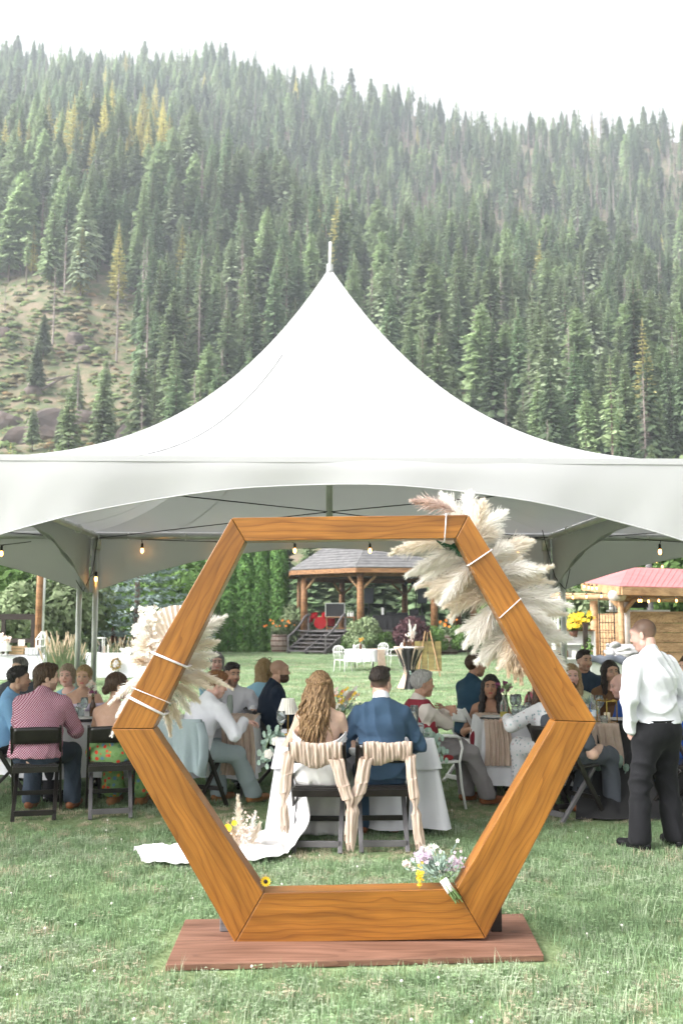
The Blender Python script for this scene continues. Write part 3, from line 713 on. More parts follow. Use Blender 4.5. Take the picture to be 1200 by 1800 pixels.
# ------------------------------------------------------------------ skin, hair and clothes materials
def skin_mat():
    m = bpy.data.materials.new('skin'); m.use_nodes = True; n, l = m.node_tree.nodes, m.node_tree.links; b = n['Principled BSDF']
    a = n.new('ShaderNodeAttribute'); a.attribute_name = 'tone'; tc = n.new('ShaderNodeTexCoord')
    ns = n.new('ShaderNodeTexNoise'); ns.inputs['Scale'].default_value = 35; ns.inputs['Detail'].default_value = 4; l.new(tc.outputs['Object'], ns.inputs['Vector'])
    r = n.new('ShaderNodeValToRGB'); r.color_ramp.elements[0].color = (.96, .93, .92, 1); r.color_ramp.elements[1].color = (1.03, 1.03, 1.03, 1); r.color_ramp.elements[0].position = .35; r.color_ramp.elements[1].position = .65
    l.new(ns.outputs[0], r.inputs[0]); mx = n.new('ShaderNodeMix'); mx.data_type = 'RGBA'; mx.blend_type = 'MULTIPLY'; mx.inputs[0].default_value = 1
    l.new(a.outputs['Color'], mx.inputs[6]); l.new(r.outputs[0], mx.inputs[7]); l.new(mx.outputs[2], b.inputs['Base Color'])
    b.inputs['Roughness'].default_value = .5; b.inputs['Specular IOR Level'].default_value = .35; b.inputs['Subsurface Weight'].default_value = .12; b.inputs['Subsurface Radius'].default_value = (.015, .006, .003); b.inputs['Subsurface Scale'].default_value = .5
    MAT['skin'] = m
skin_mat()
def hairm(name, c1, c2, rough=.45): M(name, c1, c2, scale=14, rough=rough, stretch=(6, 6, 1), bump=.9, bscale=20, bstretch=(8, 8, .8), spec=.4)
hairm('hair_dark', (.012, .008, .006), (.035, .022, .016)); hairm('hair_brown', (.045, .025, .014), (.10, .058, .032)); hairm('hair_black', (.008, .006, .006), (.022, .016, .014), .35)
hairm('hair_blonde', (.27, .17, .07), (.42, .30, .15)); hairm('hair_honey', (.15, .083, .036), (.37, .235, .12)); hairm('hair_grey', (.30, .29, .28), (.50, .49, .48)); hairm('hair_ginger', (.17, .07, .025), (.28, .13, .05))
hairm('hair_salt', (.10, .09, .085), (.30, .28, .27)); hairm('hair_ash', (.24, .18, .12), (.38, .30, .22))
def cloth(name, c1, c2=None, bump=.35, sc=30, transl=0.0, rough=.85, scale=3.0): M(name, c1, c2 or tuple(x * .85 for x in c1), scale=scale, rough=rough, bump=bump, bscale=sc, transl=transl, sheen=.04, spec=.2)
cloth('white_shirt', (.80, .81, .86)); cloth('blue_shirt', (.22, .42, .68)); cloth('navy_suit', (.034, .066, .115), (.048, .09, .15)); cloth('navy_shirt', (.012, .022, .042))
cloth('dark_teal_shirt', (.02, .06, .10)); cloth('charcoal', (.011, .011, .013), (.017, .017, .020)); cloth('jeans', (.035, .048, .07), (.06, .08, .11), sc=60); cloth('grey_trousers', (.20, .185, .19), (.26, .24, .245))
cloth('sage_suit', (.30, .37, .39), (.36, .43, .45)); cloth('beige_shirt', (.60, .54, .49), (.66, .60, .55)); cloth('red_vest', (.20, .018, .032), (.25, .03, .045)); cloth('burgundy', (.16, .008, .02), (.21, .015, .03))
cloth('lilac', (.66, .58, .72)); cloth('light_blue', (.30, .52, .66)); cloth('pink_top', (.75, .22, .28)); cloth('sage_top', (.55, .62, .42)); cloth('denim', (.025, .045, .075), (.04, .065, .10)); cloth('royal_blue', (.03, .10, .42))
cloth('bridal', (.84, .83, .82), (.76, .75, .74), sc=14, bump=.4); cloth('sage_tie', (.45, .52, .47)); cloth('slate', (.09, .10, .12)); cloth('brown_leather', (.16, .055, .02), (.24, .09, .035), rough=.4); cloth('black_leather', (.012, .012, .013), rough=.22); cloth('brown_top', (.20, .11, .06)); cloth('tan_leather', (.32, .15, .06), rough=.45)
def pattern(name, kind):
    m = M(name, (.5, .5, .5), rough=.85, bump=.3, bscale=40); n, l = nodes(name); b = n['Principled BSDF']; tc = n['Texture Coordinate']
    if kind == 'check':
        ck = n.new('ShaderNodeTexVoronoi'); ck.voronoi_dimensions = '2D'; ck.inputs['Scale'].default_value = 66; ck.inputs['Randomness'].default_value = 0.0
        mp = n.new('ShaderNodeMapping'); sp = n.new('ShaderNodeSeparateXYZ'); cx = n.new('ShaderNodeCombineXYZ'); l.new(tc.outputs['Object'], sp.inputs[0]); ad = n.new('ShaderNodeMath'); ad.operation = 'MULTIPLY_ADD'; ad.inputs[1].default_value = .8; l.new(sp.outputs[1], ad.inputs[0]); l.new(sp.outputs[0], ad.inputs[2]); l.new(ad.outputs[0], cx.inputs[0]); l.new(sp.outputs[2], cx.inputs[1]); mp.inputs['Rotation'].default_value = (0, 0, .785); l.new(cx.outputs[0], mp.inputs[0]); l.new(mp.outputs[0], ck.inputs['Vector'])
        r = n.new('ShaderNodeValToRGB'); r.color_ramp.elements[0].position = .34; r.color_ramp.elements[0].color = (.62, .42, .50, 1); r.color_ramp.elements[1].position = .42; r.color_ramp.elements[1].color = (.22, .03, .075, 1)
        l.new(ck.outputs['Distance'], r.inputs[0]); l.new(r.outputs[0], b.inputs['Base Color'])
    else:
        vo = n.new('ShaderNodeTexVoronoi'); vo.inputs['Scale'].default_value = 26 if kind == 'floral' else 42; l.new(tc.outputs['Object'], vo.inputs['Vector'])
        sp = n.new('ShaderNodeSeparateColor'); l.new(vo.outputs['Color'], sp.inputs[0])
        r = n.new('ShaderNodeValToRGB'); r.color_ramp.interpolation = 'CONSTANT'; e = r.color_ramp.elements
        pal = [(0, (.16, .30, .10)), (.35, (.62, .06, .03)), (.52, (.10, .22, .08)), (.62, (.75, .30, .03)), (.72, (.12, .24, .34)), (.82, (.22, .36, .12)), (.9, (.70, .10, .05))] if kind == 'floral' else [(0, (.80, .80, .82)), (.62, (.45, .58, .60)), (.74, (.80, .79, .80)), (.85, (.30, .38, .42)), (.92, (.62, .50, .52))]
        e[0].color = (*pal[0][1], 1); e[1].position = pal[1][0]; e[1].color = (*pal[1][1], 1)
        for p_, c_ in pal[2:]: q = e.new(p_); q.color = (*c_, 1)
        l.new(sp.outputs[0], r.inputs[0])
        r2 = n.new('ShaderNodeValToRGB'); r2.color_ramp.elements[0].position = .40; r2.color_ramp.elements[1].position = .52; l.new(vo.outputs['Distance'], r2.inputs[0])
        mx = n.new('ShaderNodeMix'); mx.data_type = 'RGBA'; l.new(r2.outputs[0], mx.inputs[0]); l.new(r.outputs[0], mx.inputs[6]); mx.inputs[7].default_value = (.20, .34, .13, 1) if kind == 'floral' else (.80, .80, .82, 1)
        l.new(mx.outputs[2], b.inputs['Base Color'])
pattern('check_shirt', 'check'); pattern('floral_dress', 'floral'); pattern('floral_blouse', 'sprig')

FAIR, TAN, BROWN, PINK = (.68, .46, .36), (.57, .36, .26), (.42, .24, .16), (.70, .44, .37)
HAIRC = {'hair_dark': (.02, .014, .01), 'hair_brown': (.07, .04, .022), 'hair_black': (.012, .01, .009), 'hair_blonde': (.42, .29, .13), 'hair_honey': (.2, .12, .05), 'hair_grey': (.4, .39, .38), 'hair_ginger': (.2, .09, .03), 'hair_salt': (.19, .17, .16), 'hair_ash': (.3, .24, .17)}
def head_sdf(fem=False, beard=0):
    s = SDF()
    s.ell((0, -.014, .034), (.074, .092, .086), .02); s.ell((0, .030, -.030), (.060, .064, .086), .035)
    s.ell((0, .060, -.098), (.030 if not fem else .024, .026, .022), .03); s.cone((-.05, .0, -.075), (.05, .0, -.075), .024, .024, .03)
    s.ell((0, .078, .040), (.050, .018, .020), .03)
    s.cone((0, .090, .012), (0, .110, -.026), .007, .0115, .012); s.ell((.013, .098, -.032), .009, .008); s.ell((-.013, .098, -.032), .009, .008)
    for q in (-1, 1):
        s.ell((q * .030, .106, .010), (.017, .013, .011), .012, op='s'); s.ell((q * .030, .082, .009), .0135, .004)
        s.ell((q * .040, .062, -.032), (.022, .024, .024), .03)
        s.ell((q * .077, -.010, -.012), (.010, .019, .031), .008); s.ell((q * .088, -.002, -.010), (.007, .009, .016), .005, op='s')
    s.ell((0, .092, -.058), (.024, .010, .006), .006); s.ell((0, .090, -.068), (.020, .010, .0065), .006)
    if beard: s.ell((0, .048, -.085), (.058, .056, .042), .02)
    return s
def hair_sdf(style, seed=0):
    s = SDF()
    def cut(y0, z0, y1, z1, bulge=.0):       # keep what lies above/behind the hairline through (y0,z0) front and (y1,z1) nape
        ny, nz = (z1 - z0), -(y1 - y0); nrm = np.array([0, ny, nz]); nrm = nrm / np.linalg.norm(nrm)
        if nrm[2] > 0: nrm = -nrm
        s.plane((0, y0, z0), nrm)
    def strands(amp, fq=34):
        def g(f, X, Y, Z):
            a = np.arctan2(X, Y + .02 + 0 * Z); n = np.sin(a * fq + 5 * np.sin(Z * 30 + seed)) + .6 * np.sin(a * fq * 1.9 + Z * 70 + seed) + .9 * np.sin(X * 170 + 3 * np.sin(Z * 60)) * np.sin(Y * 150 + seed) * np.sin(Z * 160 + 2 * np.sin(Y * 50))
            return f + amp * n
        s.fn(g)
    if style in ('short', 'quiff', 'fade', 'mullet', 'bob', 'crop'):
        v = {'short': .016, 'quiff': .009, 'fade': .010, 'mullet': .020, 'bob': .020, 'crop': .009}[style]
        s.ell((0, -.018, .040), (.076 + v * .6, .092 + v, .084 + v), .02)
        if style == 'quiff': s.ell((0, .045, .110), (.050, .042, .022), .03)
        if style == 'fade': s.ell((0, .02, .112), (.056, .070, .022), .03)
        if style == 'short': s.ell((0, .03, .105), (.062, .055, .025), .03)
        if style == 'mullet': s.ell((0, -.085, -.055), (.068, .034, .075), .03); s.ell((0, .04, .10), (.066, .055, .03), .03)
        if style == 'bob':
            for q in (-1, 1): s.cone((q * .070, -.01, .05), (q * .074, .0, -.07), .030, .022, .02)
            s.cone((0, -.07, .03), (0, -.075, -.08), .06, .05, .02)
        strands(.0034)
        if style in ('mullet', 'bob'):
            s.ell((0, .115, -.045), (.066, .10, .115), .012, op='s')
        elif style == 'fade':
            s.plane((0, .09, .066), (0, .22, -1))
        else:
            cut(.088, .074, -.10, -.085)
            for q in (-1, 1): s.ell((q * .085, .035, -.020), (.04, .045, .052), .01, op='s')
    elif style in ('long', 'longdark', 'pony', 'bun', 'sunglass'):
        s.ell((0, -.016, .040), (.088, .106, .098), .02)
        if style in ('long', 'longdark', 'sunglass'):
            s.cone((0, -.075, .02), (0, -.085, -.20), .078, .085, .04, side=(1, 0, 0), dep=.5)
            for q in (-1, 1):
                s.cone((q * .074, .005, .03), (q * .086, .005, -.12), .030, .032, .03); s.cone((q * .086, .005, -.12), (q * .10, .035, -.27), .034, .022, .03)
                if style == 'longdark': s.cone((q * .10, .035, -.22), (q * .105, .075, -.40), .040, .016, .03)
        if style == 'pony': s.cone((0, -.105, .03), (0, -.135, -.16), .034, .022, .03)
        if style == 'bun':
            s.ell((0, -.110, -.030), (.050, .040, .046), .02)
            s.cone((.072, .03, .03), (.078, .05, -.09), .010, .004, .02)
        strands(.0035, 30)
        s.ell((0, .118, -.045), (.060, .10, .122), .012, op='s'); s.ell((0, .14, -.16), (.08, .12, .13), .012, op='s')
        if style in ('pony', 'bun'):
            s.ell((0, .02, -.12), (.10, .14, .085), .02, op='s')
            for q in (-1, 1): s.ell((q * .085, -.008, -.014), (.03, .024, .034), .01, op='s')
            s.ell((0, -.02, -.20), (.15, .16, .10), .01, op='s')
    return s
_HC = {}
def head_mesh(fem, beard):
    k = (fem, beard)
    if k not in _HC:
        V, Q = head_sdf(fem, beard).mesh(.006); _HC[k] = (smooth_mesh(V, Q, 1), Q)
    return _HC[k]
_HR = {}
def hair_mesh(style):
    if style not in _HR:
        V, Q = hair_sdf(style, len(style)).mesh(.007); _HR[style] = (V, Q)
    return _HR[style]
def face_tone(V, skin, hair, beard, stubble, buzz, lips, fem):
    T = np.tile(np.array(skin), (len(V), 1)); x, y, z = V[:, 0], V[:, 1], V[:, 2]; hc = np.array(HAIRC[hair])
    def mixin(mask, c, a=1.0):
        mm = (np.clip(mask, 0, 1) * a)[:, None]; T[:] = T * (1 - mm) + np.array(c) * mm
    ch = np.exp(-(((np.abs(x) - .04) / .022) ** 2 + ((z + .034) / .022) ** 2)) * (y > .05); mixin(ch, np.array(skin) * [1.0, .78, .74], .55)
    if stubble: mixin(((y > .02) & (z < -.045) & (z > -.125)).astype(float), hc, stubble)
    if beard:
        m = ((y > -.005) & (z < -.036 - .25 * np.maximum(0, .06 - np.abs(x)) * 0) & (z > -.135)).astype(float); m *= ~((np.abs(x) < .022) & (z > -.072) & (z < -.054) & (y > .08)); m *= ~((z > -.052) & (np.abs(x) < .030)) | (beard > 1); mixin(m, hc, .92)
    if beard == 3 or beard == -1: pass
    mixin(((np.abs(x) < .022) & (np.abs(z + .062) < .009) & (y > .084)).astype(float), lips, .8)
    br = (np.abs(np.abs(x) - .031) < .018) & (np.abs(z - .029 + .15 * np.maximum(0, np.abs(x) - .035)) < .0048) & (y > .06); mixin(br.astype(float), hc * .8 if not fem else hc, .85)
    ey = ((np.abs(x) - .030) / .0125) ** 2 + ((z - .009) / .0062) ** 2
    mixin(((ey < 1.9) & (y > .07)).astype(float), np.array(skin) * .35, .75); mixin(((ey < .75) & (y > .07)).astype(float), (.42, .38, .36)); mixin((((np.abs(x) - .030) / .0058) ** 2 + ((z - .009) / .006) ** 2 < 1) & (y > .07), (.03, .02, .015))
    nst = np.exp(-(((np.abs(x) - .008) / .004) ** 2 + ((z + .040) / .003) ** 2)) * (y > .09); mixin(nst, np.array(skin) * .3, .7)
    if buzz:
        m = 1 / (1 + np.exp(-((z - (.062 + (y - .08) * .80)) / .006))) * (1 - np.exp(-(((y - .045) / .03) ** 2 + ((z + .01) / .05) ** 2)) * 1.0); ear = (np.abs(x) > .079) & (np.abs(y + .01) < .022) & (np.abs(z + .012) < .034); m[ear] = 0; mixin(m * (.55 + .45 * np.clip((z + .075) / .10, 0, 1)), hc * 1.25 + .012, buzz)
    return T
def rotm(yaw=0, pitch=0, roll=0): return np.array((Matrix.Rotation(yaw, 3, 'Z') @ Matrix.Rotation(pitch, 3, 'X') @ Matrix.Rotation(roll, 3, 'Y')))
def npv(a): return np.array(a, float)
def unit(a): a = npv(a); return a / max(np.linalg.norm(a), 1e-9)
def two_bone(S_, W_, l1, l2, hint):
    d = W_ - S_; L = np.linalg.norm(d)
    if L > (l1 + l2) * .995: W_ = S_ + d / L * (l1 + l2) * .995; d = W_ - S_; L = np.linalg.norm(d)
    a = (l1 * l1 - l2 * l2 + L * L) / (2 * L); hgt = math.sqrt(max(l1 * l1 - a * a, 0)); u = d / L; hn = npv(hint) - u * (npv(hint) @ u); hn = unit(hn)
    return S_ + u * a + hn * hgt, W_
def hand_sdf(wr, fdir, nrm, sgn, curl=.5, spread=1.0, sc=1.0):
    s = SDF(); f = unit(fdir); n = unit(npv(nrm) - f * (npv(nrm) @ f)); t = np.cross(f, n) * sgn; P = lambda a, b, c: wr + (f * a + t * b + n * c) * sc
    s.cone(wr - f * .03, P(.02, 0, 0), .026 * sc, .027 * sc, .015, side=t, dep=.72); s.cone(P(.025, .003, 0), P(.078, -.002, 0), .033 * sc, .039 * sc, .012, side=t, dep=.36)
    for k, (b, L) in enumerate(((.029, .072), (.010, .080), (-.010, .074), (-.028, .058))):
        p = P(.083 - .004 * abs(k - 1), b, 0); ang = curl * (.55 + .12 * k); r = .0088 * sc
        for q, fr in enumerate((.44, .32, .24)):
            d = f * math.cos(ang) + n * math.sin(ang) + t * .10 * (1.5 - k) * spread * (1 - .4 * q); e = p + unit(d) * L * fr * sc; s.cone(p, e, r, r * .9, .005); p = e; r *= .9; ang += curl * (.9 + .05 * k)
    p = P(.024, .030, .006); d = unit(f * .72 + t * .62 + n * .35); e = p + d * .036 * sc; s.cone(p, e, .0125 * sc, .0105 * sc, .01); d = unit(f * .9 + t * .2 + n * (.3 + .5 * curl)); s.cone(e, e + d * .030 * sc, .0105 * sc, .0085 * sc, .005)
    return s

PEOPLE = []
def person(label, uv, Y, face, lean=(0, .02), hyaw=0, hpitch=0, hroll=0, fem=False, skin=FAIR, hair='short', hmat='hair_brown', buzz=0, beard=0, stubble=0,
           top=None, bottom='charcoal', shoes='black_leather', hands=None, build=1.0, stand=False, seat=.47, feet=None, res=.015, extra=None, skirt=False, group=None, curl=.55, lips=None, stance=0.12, hs=.97, sway=0.0):
    """uv: pixel of the top of the head, Y: its distance; face: heading (0 away from the camera, +90 to the left, -90 to the right)"""
    ht = at(uv[0], uv[1], Y); ztop = ht.z - (.012 if hair not in (None, 'none') else 0)
    fz = math.radians(face); rt_ = Matrix.Rotation(fz, 3, 'Z')
    root = ht - rt_ @ Vector((lean[0], lean[1] + .02, 0))
    t = thing('person', label, 'person', (root.x, root.y, 0), fz, group)
    zN = ztop - (.120 + .172) * hs
    N = npv((lean[0], lean[1] - .01, zN)); zp = (seat + .095) if not stand else ztop * .52
    Pv = npv((sway, 0, zp)); bw = build
    sw = (.150 if fem else .172) * (1 + (bw - 1) * .5); spine = unit(N - Pv); side = npv((1, 0, 0)); Hc = N + unit(spine * .9 + npv((0, .25, .3))) * .172 * hs + npv((0, .012, 0))
    shl = [N + npv((q * sw, -.004, -.072)) for q in (-1, 1)]; Lk = Pv + (N - Pv) * .30; Ch = Pv + (N - Pv) * .68
    hipw = .098 if fem else .088
    hips = [Pv + npv((q * hipw, 0, -.02)) for q in (-1, 1)]
    if stand:
        ft = feet or [(-stance, .02), (stance, .06)]; ank = [npv((a, b, .085)) for a, b in ft]; kn = [two_bone(hips[i], ank[i], (zp - .1) * .5, (zp - .1) * .5, (0, 1, 0))[0] for i in (0, 1)]
    else:
        ft = feet or [(-.13, .42), (.13, .46)]; ank = [npv((a, b, .085)) for a, b in ft]; kn = [two_bone(hips[i], ank[i], .44, .43, (-.1 + .2 * i, .8, .9))[0] for i in (0, 1)]
    hd = hands or [((-.12, .34, .60), (0, 1, -.3), (0, 0, -1)), ((.12, .34, .60), (0, 1, -.3), (0, 0, -1))]
    arms = []
    for i in (0, 1):
        q = -1 if i == 0 else 1; h_ = hd[i]; el, wr = two_bone(shl[i], npv(h_[0]), .285, .255, h_[3] if len(h_) > 3 else (q * .5, -.5, -.6)); arms.append((shl[i], el, wr))
    # ---- proportions
    torso = []      # (a, b, ra, rb, side, dep)
    if fem:
        torso = [(Pv + npv((-.055, 0, -.02)), Pv + npv((.055, 0, -.02)), .112 * bw, .112 * bw, None, 1), (Pv, Lk, .150 * bw, .125 * bw, side, .74), (Lk, Ch, .125 * bw, .140 * bw, side, .72), (Ch, N + npv((0, 0, -.07)), .142 * bw, .100, side, .66)]
    else:
        torso = [(Pv + npv((-.05, 0, -.02)), Pv + npv((.05, 0, -.02)), .112 * bw, .112 * bw, None, 1), (Pv, Lk, .152 * bw, .150 * bw, side, .76), (Lk, Ch, .150 * bw, .170 * (1 + (bw - 1) * .7), side, .68), (Ch, N + npv((0, 0, -.075)), .170 * (1 + (bw - 1) * .7), .115, side, .64)]
    ar = (.042, .034, .025) if fem else (.052, .042, .030)
    ar = tuple(a * (1 + (bw - 1) * .6) for a in ar)
    def add_torso(s, o=0.0, upto=4, k=.05):
        for a, b, ra, rb, sd, dp in torso[:upto]: s.cone(a, b, ra + o, rb + o, k, side=sd, dep=dp)
        if fem:
            fwd = unit(np.cross(side, spine)) * -1; fwd = fwd if fwd[1] > 0 else -fwd
            for q in (-1, 1): s.ell(Ch + npv((q * .062, 0, .01)) + fwd * .075, .055 + o, .04)
    def add_shoulders(s, o=0.0):
        s.cone(shl[0], N + npv((0, -.012, -.020)), ar[0] + o, .056 + o, .06); s.cone(shl[1], N + npv((0, -.012, -.020)), ar[0] + o, .056 + o, .06)
    def add_arms(s, o=0.0, fore=1.0, upper=1.0, k=.03):
        for S_, E_, W_ in arms:
            e = S_ + (E_ - S_) * upper; s.cone(S_, e, ar[0] + o, ar[0] + (ar[1] - ar[0]) * upper + o, k)
            if fore and upper >= 1: s.cone(E_, E_ + (W_ - E_) * fore, ar[1] + o, ar[1] + (ar[2] - ar[1]) * fore + o, k)
    def add_legs(s, o=0.0, calf=1.0, k=.04, flare=0.0):
        for i in (0, 1):
            s.cone(hips[i], kn[i], (.088 * bw) + o, .060 + o, k); s.cone(kn[i], kn[i] + (ank[i] - kn[i]) * calf, .056 + o, .040 + o + flare, k)
    hmat_ = rotm(hyaw, hpitch, hroll)
    # ---- body
    tp0 = (top or {}).get('neck', 'collar')
    s = SDF(); add_torso(s); add_shoulders(s); add_arms(s); add_legs(s)
    s.cone(N + npv((0, -.012, -.03)), Hc + hmat_ @ npv((0, -.022, -.055)), .056 if not fem else .047, .054 if not fem else .045, .03)
    for i in (0, 1): s.cone(ank[i] + npv((0, -.01, -.03)), ank[i] + npv((0, .02 if shoes else .13, -.035 if shoes else -.055)), .032, .030, .02)
    V, Q = s.mesh(res if (tp0 in ('off', 'strap', 'strapless')) else res * 1.3); parts_v = [V]; parts_q = [Q]; tones = [np.tile(np.array(skin), (len(V), 1))]; n0 = len(V)
    HV, HQ = head_mesh(fem, 1 if beard else 0); lp = lips or tuple(np.array(skin) * (.85, .50, .48)); ht_ = face_tone(HV, skin, hmat, beard, stubble, buzz, lp, fem)
    W = (HV * hs) @ hmat_.T + Hc; parts_v.append(W); parts_q.append(HQ + n0); tones.append(ht_); n0 += len(W)
    for i in (0, 1):
        h_ = hd[i]
        if len(h_) > 1 and h_[1] is not None:
            a, b = hand_sdf(arms[i][2], h_[1], h_[2], 1 if i == 0 else -1, curl=(h_[4] if len(h_) > 4 else curl), sc=.92 if fem else 1.0).mesh(.0055)
            parts_v.append(a); parts_q.append(b + n0); tones.append(np.tile(np.array(skin), (len(a), 1))); n0 += len(a)
    me = np_mesh('body', np.concatenate(parts_v), np.concatenate(parts_q)); at_ = me.attributes.new('tone', 'FLOAT_COLOR', 'POINT')
    col = np.concatenate([np.concatenate(tones), np.ones((n0, 1))], 1); at_.data.foreach_set('color', col.astype(np.float32).ravel()); link('body', me, 'skin', t)
    # ---- hair
    if hair and hair != 'none':
        HV, HQ = hair_mesh(hair); link('hair', np_mesh('hair', (HV * hs) @ hmat_.T + Hc, HQ), hmat, t)
    # ---- clothes
    def garment(name, s, mat, h=res * .92, sm=1):
        V, Q = s.mesh(h)
        if len(V) == 0: return None
        return link(name, np_mesh(name, smooth_mesh(V, Q, sm), Q), mat, t)
    tp = top or dict(mat='white_shirt'); seed = len(PEOPLE) * 1.7; nk = tp.get('neck', 'collar'); sl = tp.get('sleeve', 'long'); name = tp.get('name', 'shirt'); o = tp.get('o', .014)
    s = SDF()
    if nk in ('off', 'strapless'):
        add_torso(s, o)
        if skirt: pass
        if tp.get('shoulder', nk == 'off'):
            for S_, E_, W_ in arms:
                a = S_ + (E_ - S_) * .30; b = S_ + (E_ - S_) * (.62 if sl != 'long' else 1); s.cone(a, b, ar[0] + .018, ar[0] + .014, .02)
        top_z = N[2] - tp.get('drop', .150); s.fn(folds(.0028, 46, seed)); s.plane((0, N[1], top_z), (0, .0, 1)) if nk == 'strapless' or True else None
    elif nk == 'strap':
        add_torso(s, o); s.fn(folds(.0025, 46, seed)); s.plane((0, N[1], N[2] - tp.get('drop', .16)), (0, 0, 1))
    else:
        add_torso(s, o)
        if not stand: s.cone(torso[0][0], torso[0][1], torso[0][2] + o + .016, torso[0][3] + o + .016, .05); s.cone(Pv, Lk, torso[1][2] + o + .012, torso[1][3] + o, .05, side=side, dep=.78)
        if stand or tp.get('tuck') or True: s.plane(Pv + npv((0, 0, .045 if stand else -.05)), (0, 0, -1))
        add_shoulders(s, o)
        if sl == 'long': add_arms(s, o + .002, fore=.95, k=.012)
        elif sl == 'half': add_arms(s, o + .008, fore=.25)
        elif sl == 'short': add_arms(s, o + .010, fore=0, upper=.62)
        elif sl == 'none': pass
        if sl == 'none':
            for S_, E_, W_ in arms: s.ell(S_ + npv((np.sign(S_[0]) * .055, 0, -.03)), .055, .02, op='s')
        s.fn(folds(tp.get('fold', .0050), tp.get('freq', 34), seed))
        if nk == 'collar':
            ax_ = unit(Hc - N); s.cone(N + npv((0, -.014, -.01)), N + npv((0, -.010, 0)) + ax_ * .055, .082, .068, .015); s.plane(N + ax_ * .058, ax_ + npv((0, .35, 0)))
        else:
            s.ell(N + npv((0, .05, .045)), (.088, .095, .085), .01, op='s'); s.plane(N + npv((0, 0, .035)), (0, 0, 1))
    garment(name, s, tp['mat'])
    if nk == 'strap':
        for q in (-1, 1):
            a = N + npv((q * .085, .085, -.17)); m_ = N + npv((q * .092, -.005, -.010)); b = N + npv((q * .075, -.115, -.17)); MB().tube([a, a.copy() * .4 + m_ * .6 + npv((0, .03, .02)), m_, m_ * .5 + b * .5 + npv((0, -.025, .02)), b], .005, 5).build('strap', tp['mat'], t, smooth=True)
    if extra == 'vest' or (isinstance(extra, dict) and 'vest' in extra):
        s = SDF(); add_torso(s, .034); add_shoulders(s, .032)
        for S_, E_, W_ in arms: s.ell(S_ + npv((np.sign(S_[0]) * .055, 0, -.02)), (.060, .16, .12), .015, op='s')
        s.ell(N + npv((0, .06, .01)), (.07, .11, .13), .02, op='s'); s.fn(folds(.003, 30, seed)); s.plane(Pv + npv((0, 0, .02)), (0, 0, -1)); s.plane(N + npv((0, 0, .030)), (0, 0, 1)); garment('vest', s, 'red_vest')
    if isinstance(extra, dict) and 'tie' in extra:
        fw = -unit(np.cross(side, spine)); fw = fw if fw[1] > 0 else -fw; a = N + fw * .072 + npv((0, 0, .0)); b = Ch + fw * .150; c = Lk + fw * .155
        MB().tube([a + npv((0, .01, .01)), a + npv((0, .012, -.03)), b + npv((0, 0, .10)), b, c + npv((0, 0, .05)), c], [.018, .016, .026, .034, .040, .004], 8, flat=.25, up=(0, 1, 0)).build('tie', extra['tie'], t, smooth=True)
    if bottom:
        s = SDF()
        if skirt:
            add_torso(s, .016, 2)
            for i in (0, 1): s.cone(hips[i], kn[i], .098 * bw, .085, .07); s.cone(kn[i], kn[i] + (ank[i] - kn[i]) * (skirt if isinstance(skirt, float) else .6), .085, .105, .09)
            s.fn(folds(.006, 30, seed, (1, 1, .15))); s.plane(Lk, (0, 0, 1)); garment('skirt', s, bottom)
        else:
            add_torso(s, .008 if not stand else .020, 2 if not stand else 2); add_legs(s, .022, .97, flare=.022 if not stand else .026)
            s.fn(folds(.0055 if not stand else .008, 30 if not stand else 22, seed + 1, (1, 1, .6) if not stand else (.7, .7, 1.0))); s.plane(Pv + npv((0, 0, .10 if not stand else .055)), (0, 0, 1)); s.plane((0, 0, .055), (0, 0, -1)); garment('trousers', s, bottom)
            if stand: MB().lathe([(.001, 0)], 3)
    if shoes:
        for i in (0, 1):
            d = unit(npv((ank[i][0] - kn[i][0], max(ank[i][1] - kn[i][1], .0) + .35, 0))) if not stand else unit(npv(((-.25 if i == 0 else .25), 1, 0)))
            s = SDF(); a = ank[i].copy(); a[2] = .045; s.cone(a - d * .045, a + d * .05, .042, .044, .03); s.cone(a + d * .05, a + d * .165, .042, .032, .03); s.cone(a + npv((0, 0, .02)), a + npv((0, 0, .075)), .042, .044, .03); s.plane((0, 0, .010), (0, 0, -1)); s.plane((0, 0, .115), (0, 0, 1)); garment('shoe', s, shoes, .008)
    info = dict(o=t, N=N, Pv=Pv, Hc=Hc, hm=hmat_, root=root, face=fz, arms=arms, hs=hs, Lk=Lk, Ch=Ch, side=side, spine=spine)
    PEOPLE.append(info); return info
# ------------------------------------------------------------------ furniture
def folding_chair(label, x, y, rz, rear='black_resin', group='black folding chairs at the tables', body='black_resin'):
    t = thing('folding_chair', label, 'chair', (x, y, 0), rz, group)
    for q in (-1, 1):
        MB().bar((q * .205, .24, .0), (q * .205, -.27, .80), .022, .042, up=(0, 1, 0)).build('upright', body, t, bevel=.004)
        MB().bar((q * .172, .14, .43), (q * .172, -.27, .0), .034, .030, up=(0, 1, 0)).build('rear_leg', rear, t, bevel=.004)
    def bk(u, v): s = (u - .5) * 2; return Vector((s * .195, -.225 - .045 * v - .022 * (1 - s * s), .655 + .135 * v + .008 * (1 - s * s) * v))
    MB().grid(bk, 10, 4).build('backrest', body, t, smooth=True, solid=.02)
    st = MB().box((0, .0, .452), (.385, .40, .028)).build('seat', body, t, bevel=.008)
    MB().box((0, .0, .470), (.35, .36, .012)).build('seat_pad', body, st, bevel=.005)
    MB().box((0, -.232, .062), (.33, .028, .045)).build('rear_crossbar', rear, t, bevel=.003)
    MB().box((0, -.205, .425), (.385, .02, .050)).build('seat_rail', body, t, bevel=.003)
    MB().box((0, .185, .17), (.39, .018, .040)).build('front_crossbar', body, t, bevel=.003)
    return t
